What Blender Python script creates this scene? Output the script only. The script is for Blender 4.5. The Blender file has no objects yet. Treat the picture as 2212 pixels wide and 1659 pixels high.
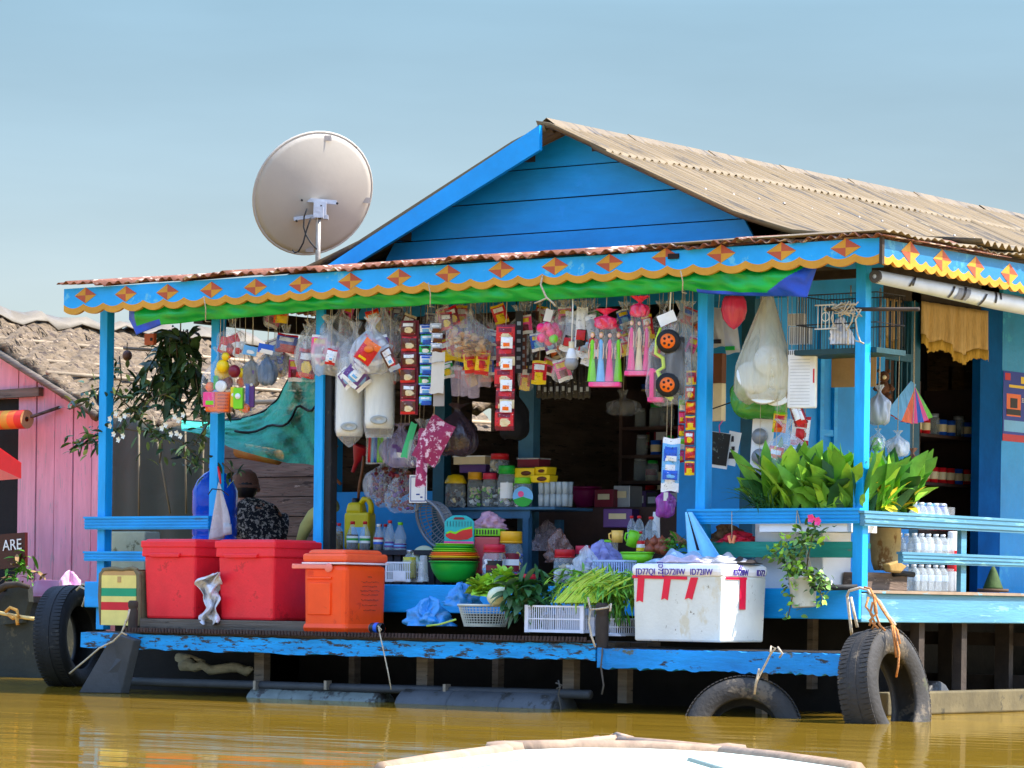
import bpy, bmesh, math, random
from mathutils import Vector, Matrix
rnd = random.Random(7)
scene = bpy.context.scene
COL = scene.collection
R = math.radians
# ------------------------------------------------------------------ camera model (photo measured on a 2212 x 1659 grid)
FPX = 7400.; TH = R(37.48); RO = .0136; YH = 1303.
CT, ST, CR_, SR_ = math.cos(TH), math.sin(TH), math.cos(RO), math.sin(RO)
def ray(px, py):
    a = (px-1106)/FPX; b = -(py-YH)/FPX
    X = a*CR_-b*SR_; Y = a*SR_+b*CR_
    return (X*CT-ST, X*ST+CT, Y)
_d = ray(1861.5, 1281)
CAM = (-18.97*_d[0], -18.97*_d[1], .6)
def P(px, py, y=0.):
    d = ray(px, py); t = (y-CAM[1])/d[1]; return Vector([CAM[i]+t*d[i] for i in range(3)])
def S(px, py, x=0.):
    d = ray(px, py); t = (x-CAM[0])/d[0]; return Vector([CAM[i]+t*d[i] for i in range(3)])
def H(px, py, z=0.):
    d = ray(px, py); t = (z-CAM[2])/d[2]; return Vector([CAM[i]+t*d[i] for i in range(3)])
def mp(p):      # metres covered by one photo unit at a point
    return (-(p[0]-CAM[0])*ST+(p[1]-CAM[1])*CT)/FPX

# ------------------------------------------------------------------ mesh builder
class MB:
    def __init__(s): s.v = []; s.f = []; s.m = []; s.s = []
    def add(s, vs, fs, mi=0, sm=False):
        o = len(s.v); s.v += [Vector(v) for v in vs]
        for k, f in enumerate(fs):
            s.f.append([o+i for i in f]); s.m.append(mi[k] if isinstance(mi, list) else mi); s.s.append(sm)
        return s
    def box(s, c, d, rz=0, mi=0, M=None, taper=1.):
        x, y, z = d[0]/2, d[1]/2, d[2]/2; t = taper
        vs = [Vector(q) for q in ((-x*t,-y*t,-z),(x*t,-y*t,-z),(x*t,y*t,-z),(-x*t,y*t,-z),(-x,-y,z),(x,-y,z),(x,y,z),(-x,y,z))]
        M = M or Matrix.Rotation(rz, 3, 'Z')
        return s.add([M@v+Vector(c) for v in vs], [(0,3,2,1),(4,5,6,7),(0,1,5,4),(1,2,6,5),(2,3,7,6),(3,0,4,7)], mi)
    def bb(s, x0, x1, y0, y1, z0, z1, mi=0):
        return s.box(((x0+x1)/2,(y0+y1)/2,(z0+z1)/2), (abs(x1-x0),abs(y1-y0),abs(z1-z0)), mi=mi)
    def bar(s, a, b, w, h, mi=0):
        a, b = Vector(a), Vector(b); d = (b-a); L = d.length; d.normalize()
        up = Vector((0,0,1)) if abs(d.z) < .95 else Vector((0,1,0))
        r = d.cross(up).normalized(); u = r.cross(d)
        M = Matrix((d, r, u)).transposed()
        return s.box((a+b)/2, (L, w, h), M=M, mi=mi)
    def tube(s, pts, r, n=6, mi=0, cap=True, sm=True):
        pts = [Vector(p) for p in pts]; k = len(pts)
        rr = r if isinstance(r, (list, tuple)) else [r]*k
        vs = []; ref = None
        for i, p in enumerate(pts):
            t = (pts[min(i+1,k-1)]-pts[max(i-1,0)])
            t = t.normalized() if t.length > 1e-9 else Vector((0,0,1))
            if ref is None:
                ref = t.cross(Vector((0,0,1)) if abs(t.z) < .9 else Vector((1,0,0))).normalized()
            a = (ref-t*ref.dot(t))
            a = a.normalized() if a.length > 1e-6 else t.orthogonal().normalized()
            ref = a; b = t.cross(a)
            vs += [p+(a*math.cos(2*math.pi*j/n)+b*math.sin(2*math.pi*j/n))*rr[i] for j in range(n)]
        fs = [(i*n+j, i*n+(j+1)%n, (i+1)*n+(j+1)%n, (i+1)*n+j) for i in range(k-1) for j in range(n)]
        if cap: fs += [tuple(range(n))[::-1], tuple((k-1)*n+j for j in range(n))]
        return s.add(vs, fs, mi, sm)
    def lathe(s, prof, n=14, c=(0,0,0), mi=0, M=None, sm=True, sx=1., sy=1.):
        # prof: (radius, height) from bottom to top; a third value gives the material of the ring above
        vs = []; M = M or Matrix.Identity(3); c = Vector(c)
        for q in prof:
            for j in range(n):
                a = 2*math.pi*j/n
                vs.append(M@Vector((q[0]*math.cos(a)*sx, q[0]*math.sin(a)*sy, q[1]))+c)
        fs = []; ms = []
        for i in range(len(prof)-1):
            for j in range(n):
                fs.append((i*n+j, i*n+(j+1)%n, (i+1)*n+(j+1)%n, (i+1)*n+j))
                ms.append(prof[i][2] if len(prof[i]) > 2 else mi)
        return s.add(vs, fs, ms, sm)
    def grid(s, nx, ny, fn, mi=0, sm=True):
        vs = [fn(i/nx, j/ny) for j in range(ny+1) for i in range(nx+1)]
        fs = []; ms = []
        for j in range(ny):
            for i in range(nx):
                fs.append((j*(nx+1)+i, j*(nx+1)+i+1, (j+1)*(nx+1)+i+1, (j+1)*(nx+1)+i))
                ms.append(mi((i+.5)/nx, (j+.5)/ny) if callable(mi) else mi)
        return s.add(vs, fs, ms, sm)
    def prism(s, poly, off, mi=0):     # closed outline extruded by the vector off
        n = len(poly); poly = [Vector(p) for p in poly]; off = Vector(off)
        fs = [tuple(range(n)), tuple(range(2*n-1, n-1, -1))]+[(i, n+i, n+(i+1)%n, (i+1)%n) for i in range(n)]
        return s.add(poly+[p+off for p in poly], fs, mi)
    def ball(s, c, r, n=8, mi=0, sz=1.):
        k = max(3, n//2)
        return s.lathe([(max(r*math.sin(math.pi*i/k), r*.01), -r*sz*math.cos(math.pi*i/k)) for i in range(k+1)], n, c, mi)
    def tf(s, M):
        s.v = [M@v for v in s.v]; return s
    def build(s, name, mats, parent=None, o=(0,0,0), bevel=0, thick=0, fix=True):
        me = bpy.data.meshes.new(name); o = Vector(o)
        me.from_pydata([v-o for v in s.v], [], s.f)
        for m in (mats if isinstance(mats, (list, tuple)) else [mats]): me.materials.append(m)
        for p, mi, sm in zip(me.polygons, s.m, s.s): p.material_index = mi; p.use_smooth = sm
        if not fix:
            b = bmesh.new(); b.from_mesh(me); bmesh.ops.remove_doubles(b, verts=b.verts, dist=1e-5); b.to_mesh(me); b.free()
        if fix:
            b = bmesh.new(); b.from_mesh(me); bmesh.ops.remove_doubles(b, verts=b.verts, dist=1e-5); bmesh.ops.recalc_face_normals(b, faces=b.faces); b.to_mesh(me); b.free()
        ob = bpy.data.objects.new(name, me); COL.objects.link(ob)
        if parent: ob.parent = parent
        if bevel:
            md = ob.modifiers.new('edge', 'BEVEL'); md.width = bevel; md.segments = 2; md.limit_method = 'ANGLE'; md.angle_limit = R(40)
        if thick:
            md = ob.modifiers.new('sheet', 'SOLIDIFY'); md.thickness = thick; md.offset = 0
        return ob
def tag(o, label, cat, group=None, kind=None):
    o['label'] = label; o['category'] = cat
    if group: o['group'] = group
    if kind: o['kind'] = kind
    return o
def thing(name, label, cat, loc=(0,0,0), rz=0, group=None):
    o = bpy.data.objects.new(name, None); COL.objects.link(o); o.empty_display_size = .05
    o.location = loc; o.rotation_euler = (0,0,rz)
    return tag(o, label, cat, group)
def single(mb, name, mats, label, cat, loc=(0,0,0), rz=0, group=None, **k):
    o = mb.build(name, mats, **k); o.location = loc; o.rotation_euler = (0,0,rz)
    return tag(o, label, cat, group)
def dup(root, loc, rz=0, label=None, group=None, sc=1., mats=None):
    # copy a thing with copies of its parts and sub-parts
    r = root.copy(); COL.objects.link(r); r.location = loc; r.rotation_euler = (0,0,rz)
    r.scale = (sc,sc,sc) if not isinstance(sc, tuple) else sc
    if label: r['label'] = label
    if group: r['group'] = group
    for ch in list(root.children):
        c = ch.copy(); COL.objects.link(c); c.parent = r
        if mats and ch.name.split('.')[0] in mats:
            c.data = c.data.copy(); c.data.materials.clear()
            for m in mats[ch.name.split('.')[0]]: c.data.materials.append(m)
        for g in ch.children:
            d = g.copy(); COL.objects.link(d); d.parent = c
    return r

# ------------------------------------------------------------------ materials
def lin(r, g, b):
    f = lambda c: ((c/255+.055)/1.055)**2.4 if c > 10.3 else c/255/12.92
    return (f(r), f(g), f(b), 1)
MATS = {}
def mat(name, col, rough=.6, var=.18, scale=6., bump=.15, bs=30., metal=0., spec=.4, spots=None, stretch=(1,1,1), trans=0., coat=0., two=None, emit=0.):
    if name in MATS: return MATS[name]
    m = bpy.data.materials.new(name); m.use_nodes = True; nt = m.node_tree; N = nt.nodes; L = nt.links
    b = N['Principled BSDF']
    if len(col) == 3: col = lin(*col)
    tc = N.new('ShaderNodeTexCoord'); mpn = N.new('ShaderNodeMapping'); mpn.inputs['Scale'].default_value = stretch
    L.new(tc.outputs['Object'], mpn.inputs['Vector'])
    n1 = N.new('ShaderNodeTexNoise'); n1.inputs['Scale'].default_value = scale; n1.inputs['Detail'].default_value = 6; n1.inputs['Roughness'].default_value = .65
    L.new(mpn.outputs[0], n1.inputs['Vector'])
    rp = N.new('ShaderNodeValToRGB'); e = rp.color_ramp.elements
    e[0].position = .3; e[1].position = .72
    lo = [max(0, c*(1-var*1.3)) for c in col[:3]]+[1]; hi = [min(1, c*(1+var)) for c in col[:3]]+[1]
    if two: hi = list(lin(*two)) if len(two) == 3 else list(two)
    e[0].color = lo; e[1].color = hi
    L.new(n1.outputs['Fac'], rp.inputs['Fac']); out = rp.outputs['Color']
    for sp in (spots or []):
        c2, sc, th, st = (list(sp)+[(1,1,1)])[:4]
        m2 = N.new('ShaderNodeMapping'); m2.inputs['Scale'].default_value = st; L.new(tc.outputs['Object'], m2.inputs['Vector'])
        n2 = N.new('ShaderNodeTexNoise'); n2.inputs['Scale'].default_value = sc; n2.inputs['Detail'].default_value = 5; n2.inputs['Roughness'].default_value = .7
        L.new(m2.outputs[0], n2.inputs['Vector'])
        r2 = N.new('ShaderNodeValToRGB'); r2.color_ramp.elements[0].position = th; r2.color_ramp.elements[1].position = min(1, th+.045)
        L.new(n2.outputs['Fac'], r2.inputs['Fac'])
        mx = N.new('ShaderNodeMixRGB'); L.new(r2.outputs['Color'], mx.inputs[0]); L.new(out, mx.inputs[1])
        mx.inputs[2].default_value = lin(*c2) if len(c2) == 3 else c2
        out = mx.outputs[0]
    L.new(out, b.inputs['Base Color'])
    b.inputs['Roughness'].default_value = rough; b.inputs['Metallic'].default_value = metal
    b.inputs['Specular IOR Level'].default_value = spec
    if coat: b.inputs['Coat Weight'].default_value = coat
    if trans: b.inputs['Transmission Weight'].default_value = trans
    if bump:
        n3 = N.new('ShaderNodeTexNoise'); n3.inputs['Scale'].default_value = bs; n3.inputs['Detail'].default_value = 4
        L.new(mpn.outputs[0], n3.inputs['Vector'])
        bp = N.new('ShaderNodeBump'); bp.inputs['Strength'].default_value = bump; bp.inputs['Distance'].default_value = .02
        L.new(n3.outputs['Fac'], bp.inputs['Height']); L.new(bp.outputs[0], b.inputs['Normal'])
    MATS[name] = m; return m
def film(name, tint=(235,240,245), op=.10, streak=.22, scale=14., rough=.12, stretch=(1,1,.25)):
    # thin plastic: see-through with milky wrinkles and gloss
    if name in MATS: return MATS[name]
    m = bpy.data.materials.new(name); m.use_nodes = True; nt = m.node_tree; N = nt.nodes; L = nt.links
    b = N['Principled BSDF']; b.inputs['Base Color'].default_value = lin(*tint); b.inputs['Roughness'].default_value = rough
    b.inputs['Specular IOR Level'].default_value = .8
    tc = N.new('ShaderNodeTexCoord'); mpn = N.new('ShaderNodeMapping'); mpn.inputs['Scale'].default_value = stretch
    L.new(tc.outputs['Object'], mpn.inputs['Vector'])
    n1 = N.new('ShaderNodeTexNoise'); n1.inputs['Scale'].default_value = scale; n1.inputs['Detail'].default_value = 6; n1.inputs['Distortion'].default_value = .8
    L.new(mpn.outputs[0], n1.inputs['Vector'])
    mr = N.new('ShaderNodeMapRange'); mr.inputs[1].default_value = .35; mr.inputs[2].default_value = .75
    mr.inputs[3].default_value = op; mr.inputs[4].default_value = min(1, op+streak)
    L.new(n1.outputs['Fac'], mr.inputs[0])
    lw = N.new('ShaderNodeLayerWeight'); lw.inputs['Blend'].default_value = .25
    ad = N.new('ShaderNodeMath'); ad.operation = 'MULTIPLY_ADD'; ad.inputs[1].default_value = .26; ad.use_clamp = True
    L.new(lw.outputs['Facing'], ad.inputs[0]); L.new(mr.outputs[0], ad.inputs[2])
    tr = N.new('ShaderNodeBsdfTransparent'); mx = N.new('ShaderNodeMixShader')
    L.new(ad.outputs[0], mx.inputs[0]); L.new(tr.outputs[0], mx.inputs[1]); L.new(b.outputs[0], mx.inputs[2])
    bp = N.new('ShaderNodeBump'); bp.inputs['Strength'].default_value = .7; bp.inputs['Distance'].default_value = .03
    L.new(n1.outputs['Fac'], bp.inputs['Height']); L.new(bp.outputs[0], b.inputs['Normal'])
    L.new(mx.outputs[0], N['Material Output'].inputs['Surface'])
    MATS[name] = m; return m
def pl(name, r, g, b, **k):       # glossy coloured plastic / printed film
    k.setdefault('rough', .38); k.setdefault('var', .1); k.setdefault('bump', .04)
    return mat(name, (r,g,b), **k)
BLUE = mat('blue_paint', (0,156,228), rough=.5, var=.14, scale=3, bump=.12, bs=22, stretch=(1,1,5), spots=[((38,50,62), 26, .69, (1,1,3)), ((60,130,180), 9, .64, (.6,.6,2))])
BLUEV = mat('blue_paint_post', (0,158,228), rough=.5, var=.14, scale=3, bump=.12, bs=22, stretch=(5,5,1), spots=[((50,60,70), 24, .72, (3,3,.8)), ((70,150,200), 9, .66, (2,2,.5))])
BLUEW = mat('blue_paint_worn', (8,152,222), rough=.65, var=.25, scale=4, bump=.3, bs=26, stretch=(.5,1,3), spots=[((52,50,48), 17, .53, (.45,1,2.2)), ((45,40,36), 5, .61, (.8,1,1)), ((95,165,200), 30, .66, (.5,1,3))])
BLUESUN = mat('blue_paint_sunlit_side', (76,132,158), rough=.6, var=.18, scale=3, bump=.15, bs=20, stretch=(2,.4,4), spots=[((112,162,172), 8, .58, (1,.3,2)), ((70,80,85), 22, .73, (1,.7,2))])  # weathered blue, toned darker in colour to offset the sun on the side
BLUED = mat('blue_paint_wall', (0,140,216), rough=.6, var=.15, scale=2.5, bump=.1, bs=18)
TEAL = mat('teal_paint', (8,82,108), rough=.6, var=.2, scale=4)
GREENP = mat('green_paint', (20,128,108), rough=.6, var=.25, scale=5, stretch=(.5,1,3), spots=[((90,100,85), 14, .62, (.6,1,2))])
WOOD = mat('grey_wood', (104,92,80), rough=.85, var=.35, scale=5, bump=.4, bs=18, stretch=(.4,.4,5), spots=[((56,50,46), 12, .6, (.4,.4,3))])
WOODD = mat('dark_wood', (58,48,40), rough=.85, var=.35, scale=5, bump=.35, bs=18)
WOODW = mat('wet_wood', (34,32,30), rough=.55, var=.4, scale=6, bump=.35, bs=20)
PLANK = mat('weathered_plank', (112,94,82), rough=.9, var=.35, scale=4, bump=.4, bs=18, stretch=(.5,.5,4), spots=[((62,52,46), 10, .58, (.5,.5,3)), ((160,145,130), 16, .64, (.5,.5,2))])
DARK = mat('interior_shade_dark', (26,20,20), rough=.9, var=.3, scale=3)
BLACK = mat('black_rubber', (26,26,28), rough=.7, var=.3, scale=9, bump=.2, bs=40, spots=[((66,62,56), 7, .62)])
TYRE = mat('worn_tyre', (46,43,40), rough=.75, var=.35, scale=5, bump=.25, bs=50, spots=[((92,82,68), 4, .58), ((60,64,38), 6, .63)])
WHITE = mat('white_plastic', (225,228,232), rough=.4, var=.05, bump=.03)
ROPE = mat('pale_rope', (190,175,150), rough=.9, var=.25, scale=60, bump=.4, bs=90)
ROPEO = mat('orange_rope', (190,125,70), rough=.9, var=.3, scale=60, bump=.4, bs=90)
STEEL = mat('galvanised_steel', (150,140,128), rough=.45, var=.2, scale=12, metal=.5)
FILM = film('clear_film'); FILM2 = film('clear_film_milky', op=.22, streak=.3); FILMC = film('clear_film_thin', op=.03, streak=.2)
PET = film('pet_bottle', (200,215,225), op=.16, streak=.16, scale=8, rough=.08)
GLASS = film('jar_wall', (205,220,228), op=.14, streak=.14, scale=8, rough=.06)

# ------------------------------------------------------------------ camera, light, world
cam = bpy.data.cameras.new('camera'); co = bpy.data.objects.new('camera', cam); COL.objects.link(co)
Rv = Vector((CT, ST, 0)); Fv = Vector((-ST, CT, 0)); Uv = Vector((0,0,1))
rr_ = Rv*CR_+Uv*SR_; uu_ = Uv*CR_-Rv*SR_
mw = Matrix((rr_, uu_, -Fv)).transposed().to_4x4(); mw.translation = Vector(CAM); co.matrix_world = mw
cam.sensor_width = 36; cam.lens = 36*FPX/2212; cam.shift_y = (YH-829.5)/2212; cam.clip_start = .1; cam.clip_end = 5000
scene.camera = co
SUN = Vector((.50, .30, .80)).normalized()
sl = bpy.data.lights.new('sun', 'SUN'); sl.energy = 2.0; sl.angle = R(.55); sl.color = (1,.93,.82)
so = bpy.data.objects.new('sun', sl); COL.objects.link(so); so.location = (5,5,12)
so.rotation_euler = SUN.to_track_quat('Z', 'Y').to_euler()
w = bpy.data.worlds.new('World'); scene.world = w; w.use_nodes = True
nt = w.node_tree; bg = nt.nodes['Background']
sk = nt.nodes.new('ShaderNodeTexSky'); sk.sky_type = 'NISHITA'; sk.sun_disc = False
sk.sun_elevation = math.asin(SUN.z); sk.sun_rotation = math.atan2(SUN.x, SUN.y)
sk.air_density = 1.0; sk.dust_density = .6; sk.ozone_density = 2.2; sk.altitude = 0
tcw = nt.nodes.new('ShaderNodeTexCoord'); sxyz = nt.nodes.new('ShaderNodeSeparateXYZ'); nt.links.new(tcw.outputs['Generated'], sxyz.inputs[0])
hz = nt.nodes.new('ShaderNodeValToRGB'); er = hz.color_ramp.elements      # low sky darkened by elevation, upper sky kept full to fill the shaded front
er[0].position = 0; er[0].color = (.145,.14,.143,1); er[1].position = .5; er[1].color = (1,1,1,1)
for ps, c_ in ((.09,(.184,.168,.158)),(.172,(.170,.178,.161)),(.30,(.45,.49,.49))): q = er.new(ps); q.color = (*c_,1)
nz = nt.nodes.new('ShaderNodeTexNoise'); nz.inputs['Scale'].default_value = 5; nz.inputs['Detail'].default_value = 5; mpw = nt.nodes.new('ShaderNodeMapping'); mpw.inputs['Scale'].default_value = (1,1,5)
nt.links.new(tcw.outputs['Generated'], mpw.inputs['Vector']); nt.links.new(mpw.outputs[0], nz.inputs['Vector'])
cl = nt.nodes.new('ShaderNodeMapRange'); cl.inputs[1].default_value = .3; cl.inputs[2].default_value = .75; cl.inputs[3].default_value = .93; cl.inputs[4].default_value = 1.12; nt.links.new(nz.outputs['Fac'], cl.inputs[0])
nt.links.new(sxyz.outputs['Z'], hz.inputs['Fac']); mxw = nt.nodes.new('ShaderNodeMixRGB'); mxw.blend_type = 'MULTIPLY'; mxw.inputs[0].default_value = 1
nt.links.new(sk.outputs[0], mxw.inputs[1]); nt.links.new(hz.outputs['Color'], mxw.inputs[2])
mx2 = nt.nodes.new('ShaderNodeMixRGB'); mx2.blend_type = 'MULTIPLY'; mx2.inputs[0].default_value = 1; nt.links.new(mxw.outputs[0], mx2.inputs[1]); nt.links.new(cl.outputs[0], mx2.inputs[2])
nt.links.new(mx2.outputs[0], bg.inputs['Color']); bg.inputs['Strength'].default_value = .15
scene.view_settings.view_transform = 'Standard'; scene.view_settings.look = 'None'
scene.view_settings.exposure = 2.45; scene.view_settings.gamma = 1
scene.cycles.transparent_max_bounces = 24; scene.cycles.max_bounces = 8; scene.cycles.use_denoising = True

# ------------------------------------------------------------------ water
def water():
    m = bpy.data.materials.new('muddy_water'); m.use_nodes = True; nt = m.node_tree; N = nt.nodes; L = nt.links
    for n in list(N): N.remove(n)
    out = N.new('ShaderNodeOutputMaterial'); tc = N.new('ShaderNodeTexCoord')
    mpn = N.new('ShaderNodeMapping'); mpn.inputs['Rotation'].default_value = (0,0,-TH); mpn.inputs['Scale'].default_value = (.5,1.6,1)
    L.new(tc.outputs['Object'], mpn.inputs['Vector'])
    n1 = N.new('ShaderNodeTexNoise'); n1.inputs['Scale'].default_value = 2.6; n1.inputs['Detail'].default_value = 3; n1.inputs['Distortion'].default_value = .4
    n2 = N.new('ShaderNodeTexNoise'); n2.inputs['Scale'].default_value = .8; n2.inputs['Detail'].default_value = 2
    for n in (n1, n2): L.new(mpn.outputs[0], n.inputs['Vector'])
    ad = N.new('ShaderNodeMath'); ad.operation = 'MULTIPLY_ADD'; ad.inputs[1].default_value = .35
    L.new(n1.outputs['Fac'], ad.inputs[0]); L.new(n2.outputs['Fac'], ad.inputs[2])
    bp = N.new('ShaderNodeBump'); bp.inputs['Strength'].default_value = .15; bp.inputs['Distance'].default_value = .05
    L.new(ad.outputs[0], bp.inputs['Height'])
    df = N.new('ShaderNodeBsdfDiffuse'); rp = N.new('ShaderNodeValToRGB')
    rp.color_ramp.elements[0].color = lin(122,94,22); rp.color_ramp.elements[1].color = lin(156,124,40)
    L.new(n2.outputs['Fac'], rp.inputs['Fac']); L.new(rp.outputs[0], df.inputs['Color'])
    gl = N.new('ShaderNodeBsdfGlossy'); gl.inputs['Roughness'].default_value = .05; gl.inputs['Color'].default_value = (.95,.88,.66,1)
    L.new(bp.outputs[0], gl.inputs['Normal'])
    lw = N.new('ShaderNodeFresnel'); lw.inputs['IOR'].default_value = 1.2; L.new(bp.outputs[0], lw.inputs['Normal'])
    mr = N.new('ShaderNodeMapRange'); mr.inputs[1].default_value = 0; mr.inputs[2].default_value = 1; mr.inputs[3].default_value = .03; mr.inputs[4].default_value = .98
    L.new(lw.outputs[0], mr.inputs[0])
    mx = N.new('ShaderNodeMixShader'); L.new(mr.outputs[0], mx.inputs[0]); L.new(df.outputs[0], mx.inputs[1]); L.new(gl.outputs[0], mx.inputs[2])
    L.new(mx.outputs[0], out.inputs['Surface'])
    o = MB().add([(-900,-900,0),(900,-900,0),(900,900,0),(-900,900,0)], [(0,1,2,3)]).build('water', m)
    o['kind'] = 'structure'
water()
# ------------------------------------------------------------------ the floating shop house
RUST = mat('rusty_sheet', (122,72,48), rough=.75, var=.4, scale=7, bump=.2, spots=[((196,170,148), 6, .55), ((60,36,28), 9, .62)])
ROOF = mat('corrugated_roof', (113,95,65), rough=.6, var=.2, scale=2.2, bump=.08, stretch=(.5,2.5,.5), spots=[((70,62,50), 5, .56, (.3,3.5,.3)), ((134,120,90), 4, .64, (.35,3,.35)), ((120,90,60), 40, .74)])
ROOFU = mat('roof_underside', (70,60,52), rough=.8)
YEL = mat('yellow_trim_paint', (198,140,34), rough=.55, var=.12)
RED = mat('red_brown_paint', (172,76,44), rough=.55, var=.12)
RX = P(1166,270,.75); XR, ZR = RX.x, RX.z
house = thing('floating_house', 'bright blue wooden floating shop house with corrugated roof and diamond painted eaves', 'house', (-3,0,.7))
HO = (-3,0,.7)
def hp(mb, name, m, **k): return mb.build(name, m, house, HO, **k)
# floor, beams, ledge
m = MB(); m.bb(-5.95,-.035,.0,9,.64,.70); hp(m, 'floor', WOOD)
m = MB(); m.bb(-5.97,.0,-.03,-.001,.535,.705); hp(m, 'floor_beam', BLUE, bevel=.006)
m = MB(); m.bb(-.034,.0,.0,9,.52,.682); hp(m, 'floor_beam', BLUESUN, bevel=.006)
m = MB(); m.bb(-.034,.02,.06,9,.683,.70); hp(m, 'floor_edge_board', mat('bleached_board',(140,120,100),rough=.8,spots=[((90,165,190),9,.55,(1,.3,1))]))
L0 = P(185,1367,-.6).x; L1 = P(1296,1383,-.6).x; L2 = P(1830,1410,-.6).x
m = MB()
for k in range(4): m.bb(L0, L1, -.595+k*.15, -.45+k*.15-.006, .355, .383+.003*(k%2))
hp(m, 'ledge_boards', WOOD)
m = MB()
for k in range(4): m.bb(L1+.012, L2, -.595+k*.15, -.45+k*.15-.006, .325, .358+.003*(k%2))
hp(m, 'ledge_boards', WOODD)
def roughbar(x0, x1, y0, y1, z0, z1, amp=.008, n=60, sag=0):
    m = MB(); vs = []
    for i in range(n+1):
        t = i/n; x = x0+(x1-x0)*t; s = sag*math.sin(math.pi*t); j = [rnd.uniform(-amp,amp) for _ in range(2)]
        vs += [(x,y0,z0+j[0]-s),(x,y1,z0-s),(x,y1,z1-s),(x,y0+rnd.uniform(0,amp*.5),z1+j[1]*.5-s)]
    fs = [(4*i+a, 4*i+(a+1)%4, 4*i+4+(a+1)%4, 4*i+4+a) for i in range(n) for a in range(4)]+[(0,1,2,3),(4*n,4*n+1,4*n+2,4*n+3)]
    return m.add(vs, fs)
hp(roughbar(L0, L1, -.645,-.598,.288,.380, sag=.012), 'ledge_beam', BLUEW)
hp(roughbar(L1+.014, L2, -.645,-.598,.240,.352, amp=.010), 'ledge_beam', mat('blue_paint_flaking', (4,140,216), rough=.6, var=.25, scale=3, bump=.3, bs=24, stretch=(.5,1,2), spots=[((84,92,80), 4, .57, (.8,1,1.6)), ((42,42,40), 10, .6, (.6,1,2))]))
# spiky rubber strip on the ledge edge
m = MB(); xs0 = P(285,1350,-.62).x
m.bb(xs0, L1-.02, -.66,-.52,.385,.395)
x = xs0
while x < L1-.03:
    m.box((x,-.664+rnd.uniform(-.003,.003),.402), (.013,.012,.026), rz=rnd.uniform(-.2,.2)); x += .026
hp(m, 'ledge_strip', mat('rusty_strip', (62,46,42), rough=.8, var=.35, scale=12))
# bollards, stilts, tie beam
for px, y0, y1, w in ((287,1297,1352,22),(1300,1302,1388,30)):
    a = P(px,y1,-.6); h = P(px,y0,-.6).z-a.z; m = MB(); r = w*.5*mp(a)
    m.lathe([(r*.95,-.03),(r,h*.6),(r*.8,h*.68),(r,h*.75),(r*1.02,h*.93),(r*.7,h),(.001,h)], 10, a); hp(m, 'bollard', WOODD)
for px, y0, y1, w, yy in ((560,1402,1465,28,-.45),(912,1408,1480,30,-.45),(1228,1418,1490,30,-.45),(1345,1420,1500,24,-.3),(1750,1345,1470,14,.5),(1640,1440,1540,16,-.2),(760,1405,1470,16,.2),(1070,1405,1480,16,.2)):
    a = P(px,y0,yy); b = P(px,y1,yy); wm = w*mp(a)/1.0
    m = MB(); m.bb(a.x-wm*.5, a.x+wm*.5, yy, yy+.06, b.z-.05, a.z+.06); hp(m, 'stilt', WOOD)
for px,yy in ((2077,1.0),(1985,.6)):
    a = S(px,1350,-.08); m = MB(); m.bb(-.12,-.06,a.y-.03,a.y+.03,.0,.54); hp(m, 'stilt', WOODD)
for yy, z in ((2.2,.42),(4.2,.45)):
    m = MB()
    for k in range(14): m.bb(-5.6+k*.4,-5.5+k*.4,yy,yy+.05,-.1,.62)
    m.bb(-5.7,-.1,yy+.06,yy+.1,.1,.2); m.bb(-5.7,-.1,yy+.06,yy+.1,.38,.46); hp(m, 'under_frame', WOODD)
m = MB(); m.bb(-4.6,-.14,.56,.6,-.1,.635); m.bb(-5.85,-4.6,.14,.18,-.1,.635); m.bb(-5.85,-5.80,.18,9,-.1,.635); m.bb(-1.3,-1.26,.6,9,-.1,.635); hp(m, 'under_shade_skirt', mat('under_shade_black',(24,21,19),rough=.9,var=.35))  # black skirt added to stand in for the shade under the house
a = P(250,1464,-.5); b = P(1276,1493,-.5)
m = MB(); m.tube([a+Vector((0,0,-.02)), a*.5+b*.5+Vector((0,0,-.022)), b+Vector((0,0,-.02))], .027, 8); hp(m, 'tie_beam', mat('dark_pipe', (58,60,64), rough=.6))
for px, yy in ((555,1480),(708,1480),(965,1488)):
    q = P(px,yy,-.525); m = MB(); m.box(q, (.02,.05,.055)); hp(m, 'clamp', STEEL)
def drum(p0, p1, r, n, name_m):
    a, b = Vector(p0), Vector(p1); d = (b-a); M = d.to_track_quat('Z','Y').to_matrix(); Ln = d.length
    pr = [(.002,0),(r*.96,.0)]
    for k in range(n):
        z0, z1 = Ln*k/n, Ln*(k+1)/n
        pr += [(r*.97,z0+.004),(r,z0+.02),(r,z1-.02),(r*.97,z1-.004),(r*.92,z1)]
    pr += [(.002,Ln)]
    m = MB(); m.lathe(pr, 18, a, 0, M); return m
fm = mat('grey_float', (112,120,116), rough=.55, var=.25, scale=5, spots=[((62,60,58), 7, .55), ((138,140,136), 12, .66)])
fm2 = mat('dark_float', (74,76,80), rough=.55, var=.25, scale=5, spots=[((48,46,44), 7, .55), ((110,105,100), 14, .66)])
fa, fb = P(570,1512,-.40), P(845,1522,-.40); hp(drum((fa.x,-.46,-.055),(fb.x,-.46,-.06),.125,4,0), 'float_drum', fm)
fa, fb = P(890,1522,-.45), P(1225,1545,-.45); hp(drum((fa.x,-.48,-.06),(fb.x,-.48,-.06),.155,3,0), 'float_drum', fm2)
for x0,x1,yy in ((-5.4,-4.3,1.6),(-4.1,-2.9,1.6),(-2.6,-1.4,1.6),(-1.2,-.2,1.2)):
    hp(drum((x0,yy,.02),(x1,yy,.02),.16,3,0), 'float_drum', fm2)
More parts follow.
